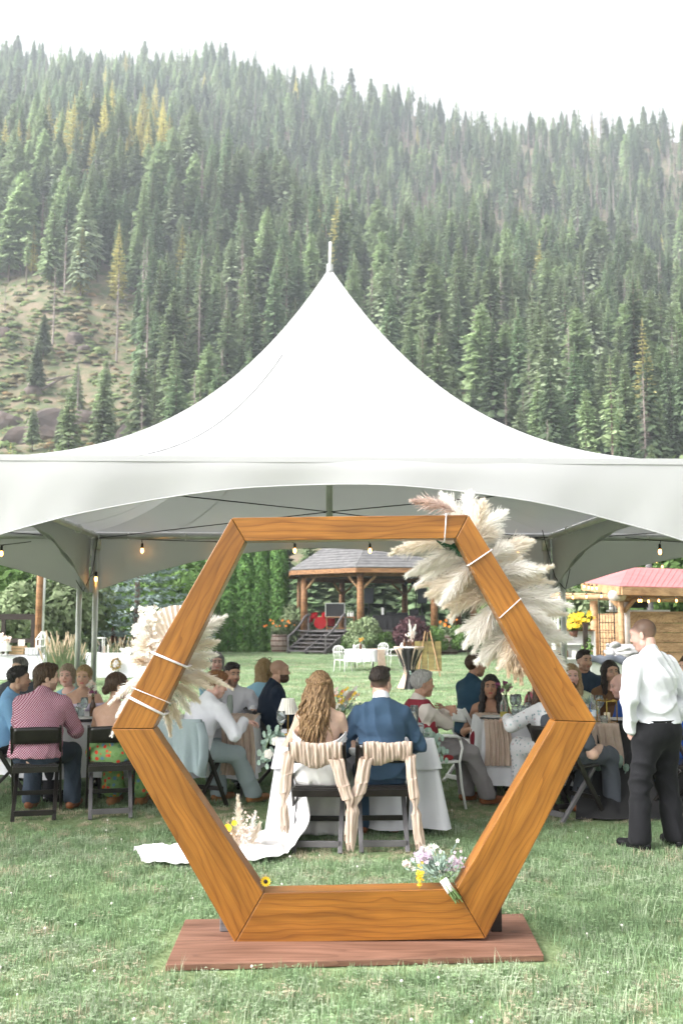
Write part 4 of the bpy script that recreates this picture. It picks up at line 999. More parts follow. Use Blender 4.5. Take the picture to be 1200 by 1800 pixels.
def white_armchair(label, x, y, rz, group=None, cushion=False):
    t = thing('garden_armchair', label, 'chair', (x, y, 0), rz, group)
    m = 'white_paint'
    def tb(nm, pts, r=.013, par=t): return MB().tube(pts, r, 8).build(nm, m, par, smooth=True)
    st = MB().box((0, .0, .425), (.44, .42, .022)).build('seat', m, t, bevel=.008)
    for q in (-1, 1):
        tb('leg', [(q * .22, .21, .63), (q * .235, .225, .55), (q * .225, .20, .42), (q * .225, .22, .2), (q * .245, .25, 0)])
        tb('leg', [(q * .205, -.20, .43), (q * .205, -.22, .2), (q * .215, -.27, 0)])
        tb('armrest', [(q * .215, -.25, .66), (q * .245, -.12, .675), (q * .25, .06, .67), (q * .245, .17, .66), (q * .22, .21, .63)], .015)
    fr = tb('back_frame', [(-.205, -.20, .43), (-.225, -.24, .62), (-.215, -.28, .80), (-.14, -.30, .89), (0, -.305, .915), (.14, -.30, .89), (.215, -.28, .80), (.225, -.24, .62), (.205, -.20, .43)], .016)
    for k in range(-3, 4):
        tb('back_slat', [(k * .052, -.205, .44), (k * .05, -.25, .62), (k * .045 + .02 * (-1) ** k, -.275, .74), (k * .045, -.295, .89)], .008, fr)
    tb('back_rail', [(-.215, -.26, .70), (0, -.272, .72), (.215, -.26, .70)], .010, fr)
    if cushion:
        s = SDF(); s.cone((-.15, -.13, .46), (.15, -.13, .46), .045, .045, .05); s.cone((-.15, .13, .46), (.15, .13, .46), .045, .045, .05); s.cone((-.15, 0, .46), (.15, 0, .46), .05, .05, .1); V, Q = s.mesh(.014)
        V[:, 2] = .46 + (V[:, 2] - .46) * .6; link('cushion', np_mesh('cushion', V, Q), 'red_cushion', t)
    return t
def cloth_mesh(wd, dp, h, drop, seed=0, fold=.03, corner=.05, rnd=False, n=220, flare=.06, nv=14):
    """a cloth over a table top: top sheet and a skirt that hangs in folds"""
    r = random.Random(seed); mb = MB(); per = []
    for i in range(n):
        a = i / n
        if rnd: per.append((wd / 2 * math.cos(2 * PI * a), wd / 2 * math.sin(2 * PI * a), math.cos(2 * PI * a), math.sin(2 * PI * a), .5))
        else:
            L = 2 * (wd + dp); s = a * L
            if s < wd: p = (-wd / 2 + s, -dp / 2, 0, -1); e = min(s, wd - s)
            elif s < wd + dp: s -= wd; p = (wd / 2, -dp / 2 + s, 1, 0); e = min(s, dp - s)
            elif s < 2 * wd + dp: s -= wd + dp; p = (wd / 2 - s, dp / 2, 0, 1); e = min(s, wd - s)
            else: s -= 2 * wd + dp; p = (-wd / 2, dp / 2 - s, -1, 0); e = min(s, dp - s)
            cx, cy = p[0] / (wd / 2), p[1] / (dp / 2); wgt = max(0, 1 - e / .16); nx, ny = p[2] + wgt * .7 * (cx if p[2] == 0 else 0), p[3] + wgt * .7 * (cy if p[3] == 0 else 0)
            per.append((p[0], p[1], nx, ny, e))
    ph = [r.uniform(0, 6.28) for _ in range(4)]
    def amp(i):
        a = i / n * 2 * PI; return .5 * math.sin(9 * a + ph[0]) + .4 * math.sin(17 * a + ph[1] + math.sin(3 * a)) + .35 * math.sin(27 * a + ph[2])
    ring = []
    for j in range(nv + 1):
        v = j / nv; row = []
        for i, (x, y, nx, ny, e) in enumerate(per):
            o = fold * amp(i) * v ** 1.2 + flare * v + .006 + (corner * max(0, 1 - e / .16) * v if not rnd else 0)
            z = h - drop * v - (.012 if v > 0 else 0) * 0 + (.010 * math.sin(i / n * 40 + ph[3]) * v)
            row.append((x + nx * o, y + ny * o, max(z, .012)))
        ring.append(row)
    vs = [p for row in ring for p in row]; fs = [(j * n + i, j * n + (i + 1) % n, (j + 1) * n + (i + 1) % n, (j + 1) * n + i) for j in range(nv) for i in range(n)]
    fs = [f[::-1] for f in fs]; vs.append((0, 0, h)); c = len(vs) - 1; fs += [(i, (i + 1) % n, c) for i in range(n)]
    return mb.add(vs, fs)
def table(label, x, y, rz, wd, dp, group=None, rnd=False, legs='grey_resin_and_sky_sheen'):
    t = thing('folding_table', label, 'table', (x, y, 0), rz, group)
    if rnd: MB().lathe([(wd / 2 - .01, .715), (wd / 2 - .01, .742)], 40).build('tabletop', 'white_paint', t)
    else: MB().box((0, 0, .728), (wd - .02, dp - .02, .028)).build('tabletop', 'white_paint', t, bevel=.004)
    k = .62 if rnd else 1
    for a in (-1, 1):
        for b in (-1, 1): MB().tube([(a * (wd / 2 - .12) * k, b * (dp / 2 - .1) * k, 0), (a * (wd / 2 - .12) * k, b * (dp / 2 - .1) * k, .715)], .014, 8).build('leg', legs, t, smooth=True)
    return t
def drape(label, mb, mat, x, y, rz, z=0, cat='tablecloth', name='tablecloth', group=None):
    o = mb.build(name, mat, None, smooth=True); o.location = (x, y, z); o.rotation_euler = (0, 0, rz); return tag(o, label, cat, group)
def runner(label, x, y, rz, wd, dp, drop, drop2=.2, seed=3):
    """gauze runner lying across a table (along local y) and hanging over its edge"""
    r = random.Random(seed); p1, p2 = r.random() * 6, r.random() * 6
    def fn(u, v):
        s = (u - .5); L0, L1, L2 = drop, dp, drop2; q = v * (L0 + L1 + L2); f = .006 * math.sin(u * 34 + p1) + .005 * math.sin(u * 61 + p2)
        if q < L0: k = 1 - q / L0; return Vector((s * wd * (1 + .12 * k) + .01 * math.sin(q * 9), -dp / 2 - .030 - f * (1 + 1.6 * k) - .055 * k, .762 - (L0 - q)))
        if q < L0 + L1: return Vector((s * wd, -dp / 2 - .02 + (q - L0) * (1 + .04 / dp), .764 + f * .4 + .003))
        k = (q - L0 - L1) / L2; return Vector((s * wd, dp / 2 + .03 + f, .762 - (q - L0 - L1)))
    o = MB().grid(fn, 46, 60).build('table_runner', 'beige_cloth', None, smooth=True); o.location = (x, y, 0); o.rotation_euler = (0, 0, rz); return tag(o, label, 'table runner')

# head table
HX, HY = .115, 8.62
table('small folding table under the white lace edged cloth behind the couple', HX, HY, 0, 1.24, .70)
drape('white cloth with a lace overlay hanging almost to the grass at the couple\'s table', cloth_mesh(1.24, .70, .755, .70, 1, .034, .07, flare=.055), 'white_cloth', HX, HY, 0)
drape('short white lace overlay on the couple\'s table', cloth_mesh(1.265, .725, .766, .24, 2, .020, .03, flare=.035), 'white_cloth', HX, HY, 0, name='lace_overlay', cat='overlay')
# guests' tables
table('round table under the pale cloth beside the man in the checked shirt', -2.72, 10.36, 0, 1.36, 1.36, rnd=True)
drape('pale blue white cloth on the round table beside the man in the checked shirt', cloth_mesh(1.36, 1.36, .752, .52, 4, .03, rnd=True), 'white_cloth', -2.72, 10.36, 0)
T2X, T2Y = -1.47, 10.15
table('table under the white cloth in front of the man with a sage tie', T2X, T2Y, 0, 1.25, .76)
drape('white cloth with straight hanging edge in front of the man with a sage tie', cloth_mesh(1.25, .76, .752, .53, 5, .018, .02, flare=.02), 'white_cloth', T2X, T2Y, 0)
runner('beige gauze runner over the white cloth beside the draped grey jacket', T2X + .48, T2Y, 0, .30, .76, .50)
T4X, T4Y = 2.0, 10.2
table('table under the white cloth in front of the woman in burgundy', T4X, T4Y, 0, 1.25, .78)
drape('white cloth hanging in front of the woman in burgundy', cloth_mesh(1.25, .78, .752, .60, 6, .022, .03, flare=.05), 'white_cloth', T4X, T4Y, 0)
runner('beige gauze runner at the end of the table of the woman in burgundy', T4X - .50, T4Y, 0, .24, .78, .42, seed=5)
T5X, T5Y = 2.98, 9.85
table('table under the black cloth beside the standing man', T5X, T5Y, 0, 1.3, .78)
drape('black cloth trailing onto the grass beside the standing man', cloth_mesh(1.3, .78, .752, .735, 7, .05, .10, flare=.12), 'black_cloth', T5X, T5Y, 0)
runner('beige gauze runner hanging over the black cloth', T5X - .54, T5Y, 0, .30, .78, .46, seed=8)
def trail(u, v):
    s = (u - .5) * 2; c = at(1045, 1440, 9.0); wv = .05 * math.sin(u * 11) + .035 * math.sin(u * 23 + v * 3)
    return Vector((2.52 + s * .30 * (1 + .35 * v) - .10 * v + .03 * wv, 9.42 - .60 * v ** 1.3 + wv * .5 * (1 - .3 * v), .50 * (1 - v) ** 1.5 + .02 + .06 * abs(wv) * 8 * v * (1.1 - v)))
tag(MB().grid(trail, 50, 26).build('fallen_cloth', 'black_cloth', None, smooth=True, solid=.006), 'loose black fabric end pooled on the grass under the eucalyptus', 'cloth')
# ------------------------------------------------------------------ the couple
def on_table(q, x, y, z=.79, f=(0, 1, -.1)): return ((x, y, z), f, (0, 0, -1))
GR = None
bride = person('bride seen from behind in a white off shoulder gown, long wavy honey hair', (563, 1178), 7.93, -3, lean=(.0, .05), hyaw=-.30, fem=True, skin=(.72, .50, .39), hair='long', hmat='hair_honey',
    top=dict(mat='bridal', neck='off', name='gown_bodice', drop=.30, shoulder=True), bottom='bridal', skirt=.95, shoes=None, hands=[((-.20, .36, .72), (.4, 1, -.2), (0, 0, -1)), ((.20, .36, .72), (-.4, 1, -.2), (0, 0, -1))], res=.010, build=1.02)
groom = person('groom seen from behind in a blue suit jacket, faded dark haircut', (669, 1171), 7.95, 2, lean=(.0, .05), hyaw=-.55, hair='fade', hmat='hair_dark', buzz=.97, skin=(.66, .42, .33),
    top=dict(mat='navy_suit', name='suit_jacket', o=.017, neck='collar', fold=.0075), bottom='navy_suit', shoes='brown_leather', hands=[((-.26, .33, .66), (.3, 1, -.2), (0, 0, -1)), ((.26, .33, .70), (-.3, 1, -.1), (0, 0, -1))], res=.010, build=1.0)
for who, mat_ in ((groom, 'white_shirt'),):
    N, ax_ = who['N'], unit(who['Hc'] - who['N']); s = SDF(); s.cone(N + npv((0, -.012, .02)), N + npv((0, -.008, 0)) + ax_ * .075, .074, .066, .01); s.plane(N + ax_ * .074, ax_ + npv((0, .45, 0))); s.plane(N + ax_ * .035, -ax_); V, Q = s.mesh(.008); link('shirt_collar', np_mesh('shirt_collar', V, Q), 'white_shirt', who['o'])
# wavy locks and twisted half crown for the bride
def locks(who, mat, n=170, length=.66, seed=4, spread=.085, back=True):
    r = random.Random(seed); mb = MB(); Hc, hm = who['Hc'], who['hm']
    for k in range(n):
        a = r.uniform(-1.0, 1.0); x0 = math.sin(a * 1.5) * .086; y0 = -math.cos(a * 1.5) * .098 - .004; z0 = r.uniform(-.03, .05)
        L = length * r.uniform(.55, 1.0) * (1 - .28 * abs(a)); pts = []; rad = []; ph = r.uniform(0, 6.28); am = r.uniform(.010, .024); sx = r.gauss(0, .022) + a * spread * .45
        for i in range(15):
            q = i / 14; z = z0 - L * q; px = x0 * (1 - .25 * q) + sx * q + am * math.sin(ph + q * 15) * (.2 + q); py = y0 - .016 * math.sin(q * 3) + am * .8 * math.cos(ph + q * 15) * (.2 + q) - .012 - .085 * min(1, q * 2.0)
            pts.append(Hc + hm @ npv((px, py, z))); rad.append(.0105 * (.5 + .8 * math.sin(PI * min(q * 1.1 + .12, 1))) * (1 - .75 * q ** 3))
        mb.tube(pts, rad, 5, flat=.7)
    mb.build('hair_locks', mat, who['o'], smooth=True)
    mb = MB()
    for q in (-1, 1):
        for st in (0, PI):
            pts = []
            for i in range(22):
                v = i / 21; a = q * (1.25 - 1.05 * v); rr = .112; c = npv((math.sin(a) * rr * .88, -math.cos(a) * rr * 1.02 + .0, .052 - .02 * v))
                pts.append(Hc + hm @ (c + npv((math.sin(a), -math.cos(a), 0)) * .010 * math.cos(v * 22 + st) + npv((0, 0, .012 * math.sin(v * 22 + st)))))
            mb.tube(pts, .0115, 6)
    mb.build('hair_twist', mat, who['o'], smooth=True)
locks(bride, 'hair_honey')
# off shoulder band across her back and buttons
def band(u, v):
    a = (u - .5) * 2 * PI * 0.98; o = bride['N'] + npv((0, .0, -.255)); rx, ry = .205, .125
    z = .038 * (v - .5) * 2 + .075 * abs(math.sin(a)) ** 3 - .03; w_ = 1 + .02 * math.sin(v * 14 + 2 * math.sin(a * 3))
    return Vector((o[0] + math.sin(a) * rx * w_, o[1] - .012 - math.cos(a) * ry * w_, o[2] + z))
MB().grid(band, 70, 10).build('off_shoulder_band', 'bridal', bride['o'], smooth=True, solid=.01)
MB().grid(lambda u, v: Vector(((u - .5) * (.40 + .10 * v), .235 + .03 * v + .018 * math.sin(u * 21 + 2 * v) * v, .46 - .43 * v)), 50, 16).build('gown_skirt_fall', 'bridal', bride['o'], smooth=True, solid=.006)
# train spread on the grass
TR = [(0, (-.33, 8.0), .18), (.25, (-.46, 7.86), .34), (.5, (-.66, 7.56), .36), (.75, (-.98, 7.38), .33), (1, (-1.46, 7.36), .20)]
def train(u, v):
    s = (u - .5) * 2; cx = np.interp(v, [q[0] for q in TR], [q[1][0] for q in TR]); cy = np.interp(v, [q[0] for q in TR], [q[1][1] for q in TR]); wd = np.interp(v, [q[0] for q in TR], [q[2] for q in TR])
    dx, dy = -.62, -.30; L = math.hypot(dx, dy); nx, ny = -dy / L, dx / L
    ruf = .012 * math.sin(u * 30 + 5 * v) + .009 * math.sin(u * 17 + v * 21) + .010 * math.sin(v * 60 + 5 * math.sin(u * 9)) + .007 * (v > .6) * math.sin(u * 61 + 4 * math.sin(v * 40)) * math.sin(v * 95 + u * 20); edge = (.010 * math.sin(v * 70) + .010 * math.sin(v * 150)) * abs(s) * max(0, min(1, (v - .5) * 4))
    ruf *= .3 + .7 * min(1, v * 1.6)
    z = .05 + .36 * max(0, 1 - v / .34) ** 1.6 * (1 - .25 * s * s) + ruf * (1 - .3 * abs(s)) + .035 * (1 - s * s)
    return Vector((cx + nx * s * (wd + edge) + .03 * math.sin(v * 18) * s, cy + ny * s * (wd + edge), max(z, .035)))
tr = MB().grid(train, 90, 170).build('train', 'bridal', bride['o'], smooth=True, solid=.004)
tr.parent = None; tr.parent = bride['o']; tr.matrix_parent_inverse = Matrix.LocRotScale(bride['o'].location, bride['o'].rotation_euler.to_quaternion(), None).inverted()
def seat_at(p, label, rear='black_resin', dy=.05, drot=0, group='black folding chairs at the tables'):
    o = p['o']; off = Matrix.Rotation(p['face'], 3, 'Z') @ Vector((0, dy, 0)); return folding_chair(label, o.location.x + off.x, o.location.y + off.y, p['face'] + drot, rear, group)
c1 = seat_at(bride, 'black folding chair with a loosely tied gauze sash, under the bride', 'grey_resin_and_sky_sheen', .02); c2 = seat_at(groom, 'black folding chair with a gauze sash, under the groom', 'grey_resin_and_sky_sheen', .02)  # grey rear legs: sky reflection on black resin put into the colour
def sash(chair, label, tails, seed, cover=(-.20, .20), slack=.0):
    r = random.Random(seed); t = thing('chair_sash', label, 'sash', chair.location, chair.rotation_euler.z)
    p1, p2 = r.random() * 6, r.random() * 6
    def wrap(u, v):
        x = cover[0] + (cover[1] - cover[0]) * u; a = v * 2 * PI; fo = .0045 * math.sin(u * 52 + p1 + 1.6 * math.sin(a + u * 5)) + .0040 * math.sin(u * 83 + p2 + math.sin(a * 2)) + .003 * math.sin(u * 31 + 3 * a); sg = slack * math.sin(PI * u) ** 2
        top, bot = .815 + .006 * math.sin(u * 9), .655 - sg + .02 * math.sin(u * 7 + p1); zc, hh = (top + bot) / 2, (top - bot) / 2 + fo * .4
        z = zc + hh * math.copysign(abs(math.cos(a)) ** .6, math.cos(a)); yb = -.27 - .03 * (z - .66) / .15 * 1.2; return Vector((x, yb + (.032 + fo) * -math.sin(a) - .004, z))
    MB().grid(wrap, 90, 18).build('sash_wrap', 'beige_cloth', t, smooth=True)
    for (pts, w0, w1) in tails:
        def tail(u, v):
            P = [Vector(p) for p in pts]; q = v * (len(P) - 1); i = min(int(q), len(P) - 2); f = q - i; f = f * f * (3 - 2 * f); c = P[i].lerp(P[i + 1], f); wv = w0 + (w1 - w0) * v
            if len(pts) > 3: wv *= 1 - .55 * math.exp(-((v - .62) / .07) ** 2)
            a = u * 2 * PI; rr = 1 + .20 * math.sin(a * 5 + p1 + 5 * v + math.sin(v * 9)) + .13 * math.sin(a * 8 + p2 + 3 * v) + .07 * math.sin(v * 37 + 2 * a)
            rag = .03 * math.sin(a * 7) * (v > .97)
            return Vector((c.x + math.cos(a) * wv * rr, c.y + math.sin(a) * wv * .42 * rr, c.z + rag + .008 * math.sin(v * 30 + a)))
        MB().grid(tail, 40, 44, closed_u=True).build('sash_tail', 'beige_cloth', t, smooth=True)
    return t
sash(c1, 'beige gauze sash tied round the bride\'s chair back, knotted tails on both sides', [([(-.20, -.30, .74), (-.225, -.30, .58), (-.24, -.30, .44), (-.25, -.30, .33), (-.235, -.31, .18)], .038, .030), ([(.14, -.31, .70), (.20, -.32, .50), (.235, -.32, .40), (.25, -.32, .31), (.25, -.32, .06)], .045, .028)], 3, (-.20, .19), .02)
sash(c2, 'beige gauze sash tied round the groom\'s chair back, with long hanging tails', [([(-.14, -.31, .70), (-.17, -.32, .52), (-.21, -.32, .42), (-.24, -.33, .30), (-.26, -.33, .12)], .045, .042), ([(.19, -.31, .72), (.205, -.32, .55), (.22, -.33, .40), (.23, -.33, .28), (.26, -.33, .05)], .034, .034)], 9, (-.16, .205), .0)

# ------------------------------------------------------------------ guests, beside the round table
g = person('man in a light blue shirt with slicked dark hair, looking past the checked shirt', (29, 1169), 9.75, -78, lean=(0, .06), hyaw=.05, hair='quiff', hmat='hair_black', buzz=.95, stubble=.25, skin=TAN, top=dict(mat='blue_shirt'), bottom='charcoal', hands=[((-.1, .40, .80), (.3, 1, 0), (0, 0, -1)), ((.15, .36, .70), (-.3, 1, 0), (0, 0, -1))])
seat_at(g, 'black folding chair under the man in light blue')
g = person('heavy set man in a maroon checked shirt and jeans, seen from behind with a moustache', (80, 1165), 9.16, -4, lean=(.02, .10), hyaw=-1.05, hair='mullet', hmat='hair_brown', stubble=.35, skin=FAIR, build=1.22, top=dict(mat='check_shirt', o=.02), bottom='jeans', shoes='brown_leather', hands=[((-.12, .42, .78), (.4, 1, 0), (0, 0, -1)), ((.18, .42, .79), (-.5, 1, 0), (0, 0, -1))], feet=[(-.16, .35), (.22, .38)], res=.011)
seat_at(g, 'black folding chair under the man in the maroon checked shirt', drot=.30)
g = person('brunette woman with a low bun in a strappy floral dress, seen from behind', (205, 1180), 9.25, -10, lean=(.0, .10), hyaw=-.9, fem=True, hair='bun', hmat='hair_brown', skin=TAN, top=dict(mat='floral_dress', neck='strap', name='dress', drop=.20), bottom='floral_dress', skirt=.8, hands=[((-.12, .38, .78), (.4, 1, 0), (0, 0, -1)), ((.15, .38, .78), (-.4, 1, 0), (0, 0, -1))], shoes='tan_leather')
seat_at(g, 'black folding chair with sky sheen painted grey on its rear legs under the woman in the floral dress', 'grey_resin_and_sky_sheen', drot=.42)
person('person with short grey hair behind the man in light blue', (36, 1155), 12.1, 190, hyaw=-.5, hair='short', hmat='hair_salt', skin=FAIR, top=dict(mat='slate'), bottom='charcoal')
person('woman with ash grey hair in a light blue top across the round table', (121, 1167), 11.25, 150, hyaw=.5, fem=True, hair='bob', hmat='hair_ash', skin=PINK, top=dict(mat='light_blue', neck='scoop', sleeve='half'), bottom='jeans')
person('smiling blonde woman in an off shoulder lilac top across the round table', (148, 1167), 10.95, 200, lean=(0, .10), hyaw=-.35, fem=True, hair='pony', hmat='hair_blonde', skin=TAN, top=dict(mat='lilac', neck='off', drop=.125), bottom='lilac', skirt=True, hands=[((-.16, .30, .79), (.8, .6, 0), (0, 0, -1)), ((.16, .30, .79), (-.8, .6, 0), (0, 0, -1))], lips=(.5, .12, .12))
# ------------------------------------------------------------------ guests around the white table on the left
g7 = person('person with reddish hair in a white shirt leaning sideways, seen from behind', (371, 1176), 9.45, -40, lean=(.06, .16), hyaw=-.45, hpitch=-.25, hair='short', hmat='hair_ginger', skin=PINK, top=dict(mat='white_shirt', o=.018), bottom='sage_suit', shoes='tan_leather', hands=[((-.05, .45, .78), (.4, 1, 0), (0, 0, -1)), ((.34, .36, .80), (.3, 1, -.2), (0, 0, -1))], feet=[(-.10, .45), (.20, .62)], res=.011)
cc = seat_at(g7, 'black folding chair hidden under the draped grey jacket', drot=.25)
g8 = person('dark haired man in a white shirt and sage tie with his fist at his mouth', (407, 1163), 10.86, 185, lean=(-.03, .10), hyaw=.48, hroll=-.05, hair='short', hmat='hair_black', stubble=.5, skin=TAN, build=1.16, top=dict(mat='white_shirt', o=.018), extra=dict(tie='sage_tie'), bottom='sage_suit', hands=[((-.26, .26, .79), (-.3, 1, -.3), (0, 0, -1)), ((.02, .225, 1.10), (-.3, .2, .9), (0, -1, .2), (.6, .2, -.8), 1.5)])
person('grey haired woman behind the man with the sage tie', (380, 1146), 12.6, 215, hyaw=-.4, fem=True, hair='bob', hmat='hair_salt', skin=PINK, top=dict(mat='light_blue', neck='scoop', sleeve='half'), bottom='jeans')
g10 = person('bald bearded man in a dark navy shirt, smiling to the side', (487, 1159), 10.7, -72, lean=(0, .06), hyaw=-.1, hair='none', hmat='hair_brown', buzz=.25, beard=2, skin=TAN, build=1.12, top=dict(mat='navy_shirt', o=.02), bottom='slate', hands=[((-.16, .34, .66), (0, 1, -.2), (0, 0, -1)), ((.16, .34, .62), (0, 1, -.2), (0, 0, -1))])
seat_at(g10, 'black folding chair under the bald bearded man')
g11 = person('long haired blonde woman with sunglasses on her head behind the bearded man', (464, 1157), 11.5, -25, fem=True, hair='long', hmat='hair_blonde', skin=FAIR, top=dict(mat='light_blue', neck='scoop'), bottom='jeans')
# ------------------------------------------------------------------ right side
g14 = person('grey haired man with crossed arms in dark red vest and beige shirt, in white armchair', (741, 1178), 9.55, -72, lean=(0, -.02), hyaw=-.08, hair='short', hmat='hair_grey', skin=(.46, .27, .19), top=dict(mat='beige_shirt', o=.018), extra='vest', bottom='grey_trousers', shoes='brown_leather', hands=[((.12, .22, .90), (.9, .35, .0), (0, -1, 0), (-.7, .2, -.7)), ((-.12, .26, .88), (-.9, .2, .05), (0, -1, 0), (.7, .2, -.7))], feet=[(-.10, .50), (.14, .60)], seat=.47, res=.011)
white_armchair('white metal armchair with a red cushion under the man in the red vest', g14['o'].location.x + .06, g14['o'].location.y - .02, g14['face'] + .05, cushion=True)
g15 = person('dark haired man in a deep blue shirt behind the woman in burgundy', (833, 1149), 11.0, -60, hyaw=-.35, hair='short', hmat='hair_brown', skin=BROWN, build=1.12, top=dict(mat='dark_teal_shirt', o=.018), bottom='charcoal')
folding_chair('white folding chair under the man in the deep blue shirt', g15['o'].location.x, g15['o'].location.y, g15['face'], 'white_paint', None, 'white_paint')
g16 = person('long dark haired woman in a burgundy strapless dress facing the arch', (861, 1184), 10.75, 176, lean=(0, .06), hyaw=-.1, fem=True, hair='longdark', hmat='hair_black', skin=(.42, .235, .15), top=dict(mat='burgundy', neck='strapless', name='dress', drop=.135), bottom='burgundy', skirt=True, hands=[((-.17, .30, .66), (0, 1, -.2), (0, 0, -1)), ((.17, .26, .62), (0, 1, -.2), (0, 0, -1))], lips=(.36, .08, .07))
seat_at(g16, 'black folding chair under the woman in burgundy')
g17 = person('woman in a white blouse with a small floral print, seen from behind, by the arch', (958, 1184), 9.5, 22, lean=(-.04, .12), hyaw=.3, fem=True, hair='long', hmat='hair_brown', skin=FAIR, top=dict(mat='floral_blouse', neck='scoop', o=.03, fold=.006), bottom='floral_blouse', skirt=True, hands=[((-.36, .30, .80), (.1, 1, 0), (0, 0, -1), (-.9, -.3, -.3)), ((.1, .4, .79), (0, 1, 0), (0, 0, -1))], build=1.1)
seat_at(g17, 'black folding chair under the woman in the floral blouse')
person('woman in a pink top behind the table of glasses by the arch', (955, 1170), 11.35, 165, fem=True, hair='long', hmat='hair_dark', skin=BROWN, top=dict(mat='pink_top', neck='scoop', sleeve='short'), bottom='jeans')
person('dark haired person behind the blonde woman, half hidden by the arch', (972, 1146), 12.6, 200, hair='short', hmat='hair_black', skin=TAN, top=dict(mat='slate'), bottom='charcoal')
g20 = person('blonde woman in a pale green top beside the arch', (1003, 1166), 10.75, 165, hyaw=.2, fem=True, hair='long', hmat='hair_blonde', skin=PINK, top=dict(mat='sage_top', neck='scoop', sleeve='short'), bottom='slate', hands=[((-.16, .34, .79), (0, 1, 0), (0, 0, -1)), ((.16, .34, .79), (0, 1, 0), (0, 0, -1))])
person('dark haired man in a navy denim shirt looking sideways', (1025, 1141), 11.7, 172, lean=(0, .03), hyaw=.45, hair='quiff', hmat='hair_dark', stubble=.2, skin=TAN, top=dict(mat='denim'), bottom='charcoal')
person('dark brown haired woman with a warm smile beside the man in denim', (1071, 1160), 11.2, 172, hyaw=.3, hroll=.06, fem=True, hair='long', hmat='hair_dark', skin=TAN, top=dict(mat='brown_top', neck='scoop'), bottom='charcoal', lips=(.42, .12, .11))
person('bald older man in a royal blue shirt looking down, behind the standing man', (1094, 1184), 10.35, 88, lean=(0, .05), hpitch=-.2, hair='none', hmat='hair_grey', skin=PINK, top=dict(mat='royal_blue', sleeve='short'), bottom='slate')
person('guest in a royal blue outfit seated beyond the standing man\'s legs', (1212, 1150), 9.6, 100, hyaw=.3, fem=True, hair='bob', hmat='hair_brown', skin=FAIR, top=dict(mat='royal_blue', neck='scoop'), bottom='royal_blue', skirt=True)
gl = person('seated guest in shiny slate trousers at the black cloth, hidden by the arch', (992, 1198), 9.02, -56, hair='short', hmat='hair_brown', skin=FAIR, top=dict(mat='slate', sleeve='short'), bottom='slate', shoes='brown_leather', feet=[(-.10, .30), (.14, .46)])
seat_at(gl, 'black folding chair with sky sheen painted grey on its rear legs under the guest in slate trousers', 'grey_resin_and_sky_sheen')
ck = folding_chair('black folding chair standing behind the standing man', 3.0, 9.05, -2.5)
gs = person('standing man in white shirt and black trousers, hands in pockets, seen from behind', (1134, 1087), 7.78, 30, lean=(.0, .05), hyaw=.40, hpitch=-.22, hair='none', hmat='hair_brown', buzz=.93, stubble=.12, skin=PINK, build=1.14, stand=True, top=dict(mat='white_shirt', o=.020, fold=.0095, freq=40), bottom='charcoal', hands=[((-.225, .05, .90), (.5, .3, -1), (1, 0, 0), (-.8, -.6, .1), .3), ((.225, .05, .90), (-.5, .3, -1), (-1, 0, 0), (.8, -.6, .1), .3)], feet=[(-.15, .06), (.17, .0)], res=.010, hs=1.0)
MB().lathe([(.185, 0), (.187, .035)], 32).build('belt', 'black_leather', gs['o'])
bpy.data.objects['belt'].scale = (1.02, .78, 1); bpy.data.objects['belt'].location = tuple(gs['Pv'] + npv((0, .0, .035)))
# jacket draped over the chair of the person in the white shirt
def jacket(u, v):
    s = (u - .5) * 2; k = v; z = .835 - .50 * k + (.07 * abs(s) ** 3 * (k > .4) * (k - .4)) - .06 * math.sin(u * 7) * k ** 3; fo = .022 * math.sin(u * 19 + 1.2 * k) * k + .012 * math.sin(u * 37) * k
    return Vector((s * (.235 + .07 * k), -.315 - fo - .05 * k * (1 - s * s) + .05 * abs(s) ** 4, z))
def jtop(u, v): s = (u - .5) * 2; return Vector((s * .235, -.315 + .10 * v + .05 * abs(s) ** 4 * (1 - v), .835 + .012 * math.sin(PI * v) - .10 * v * v))
jk = thing('draped_jacket', 'grey blue suit jacket hung over the back of a folding chair', 'jacket', cc.location, cc.rotation_euler.z)
MB().grid(jacket, 60, 40).build('back_panel', 'sage_suit', jk, smooth=True, solid=.012); MB().grid(jtop, 30, 8).build('shoulder_fold', 'sage_suit', jk, smooth=True, solid=.012)
for q in (-1, 1):
    MB().tube([(q * .245, -.29, .82), (q * .29, -.30, .68), (q * .30, -.31, .52), (q * .285, -.32, .36)], [.045, .058, .055, .05], 12, flat=.5).build('sleeve', 'sage_suit', jk, smooth=True)
# sunglasses pushed up on the blonde woman's head
Hc, hm = g11['Hc'], g11['hm']; mb = MB()
for q in (-1, 1): mb.tube([Hc + hm @ npv((q * .034 + .026 * math.cos(a), .05, .125 + .016 * math.sin(a))) for a in [i * PI / 6 for i in range(13)]], .004, 5); mb.tube([Hc + hm @ npv((q * .062, .05, .125)), Hc + hm @ npv((q * .094, -.04, .10))], .004, 5)
mb.build('sunglasses', 'cable', g11['o'], smooth=True)
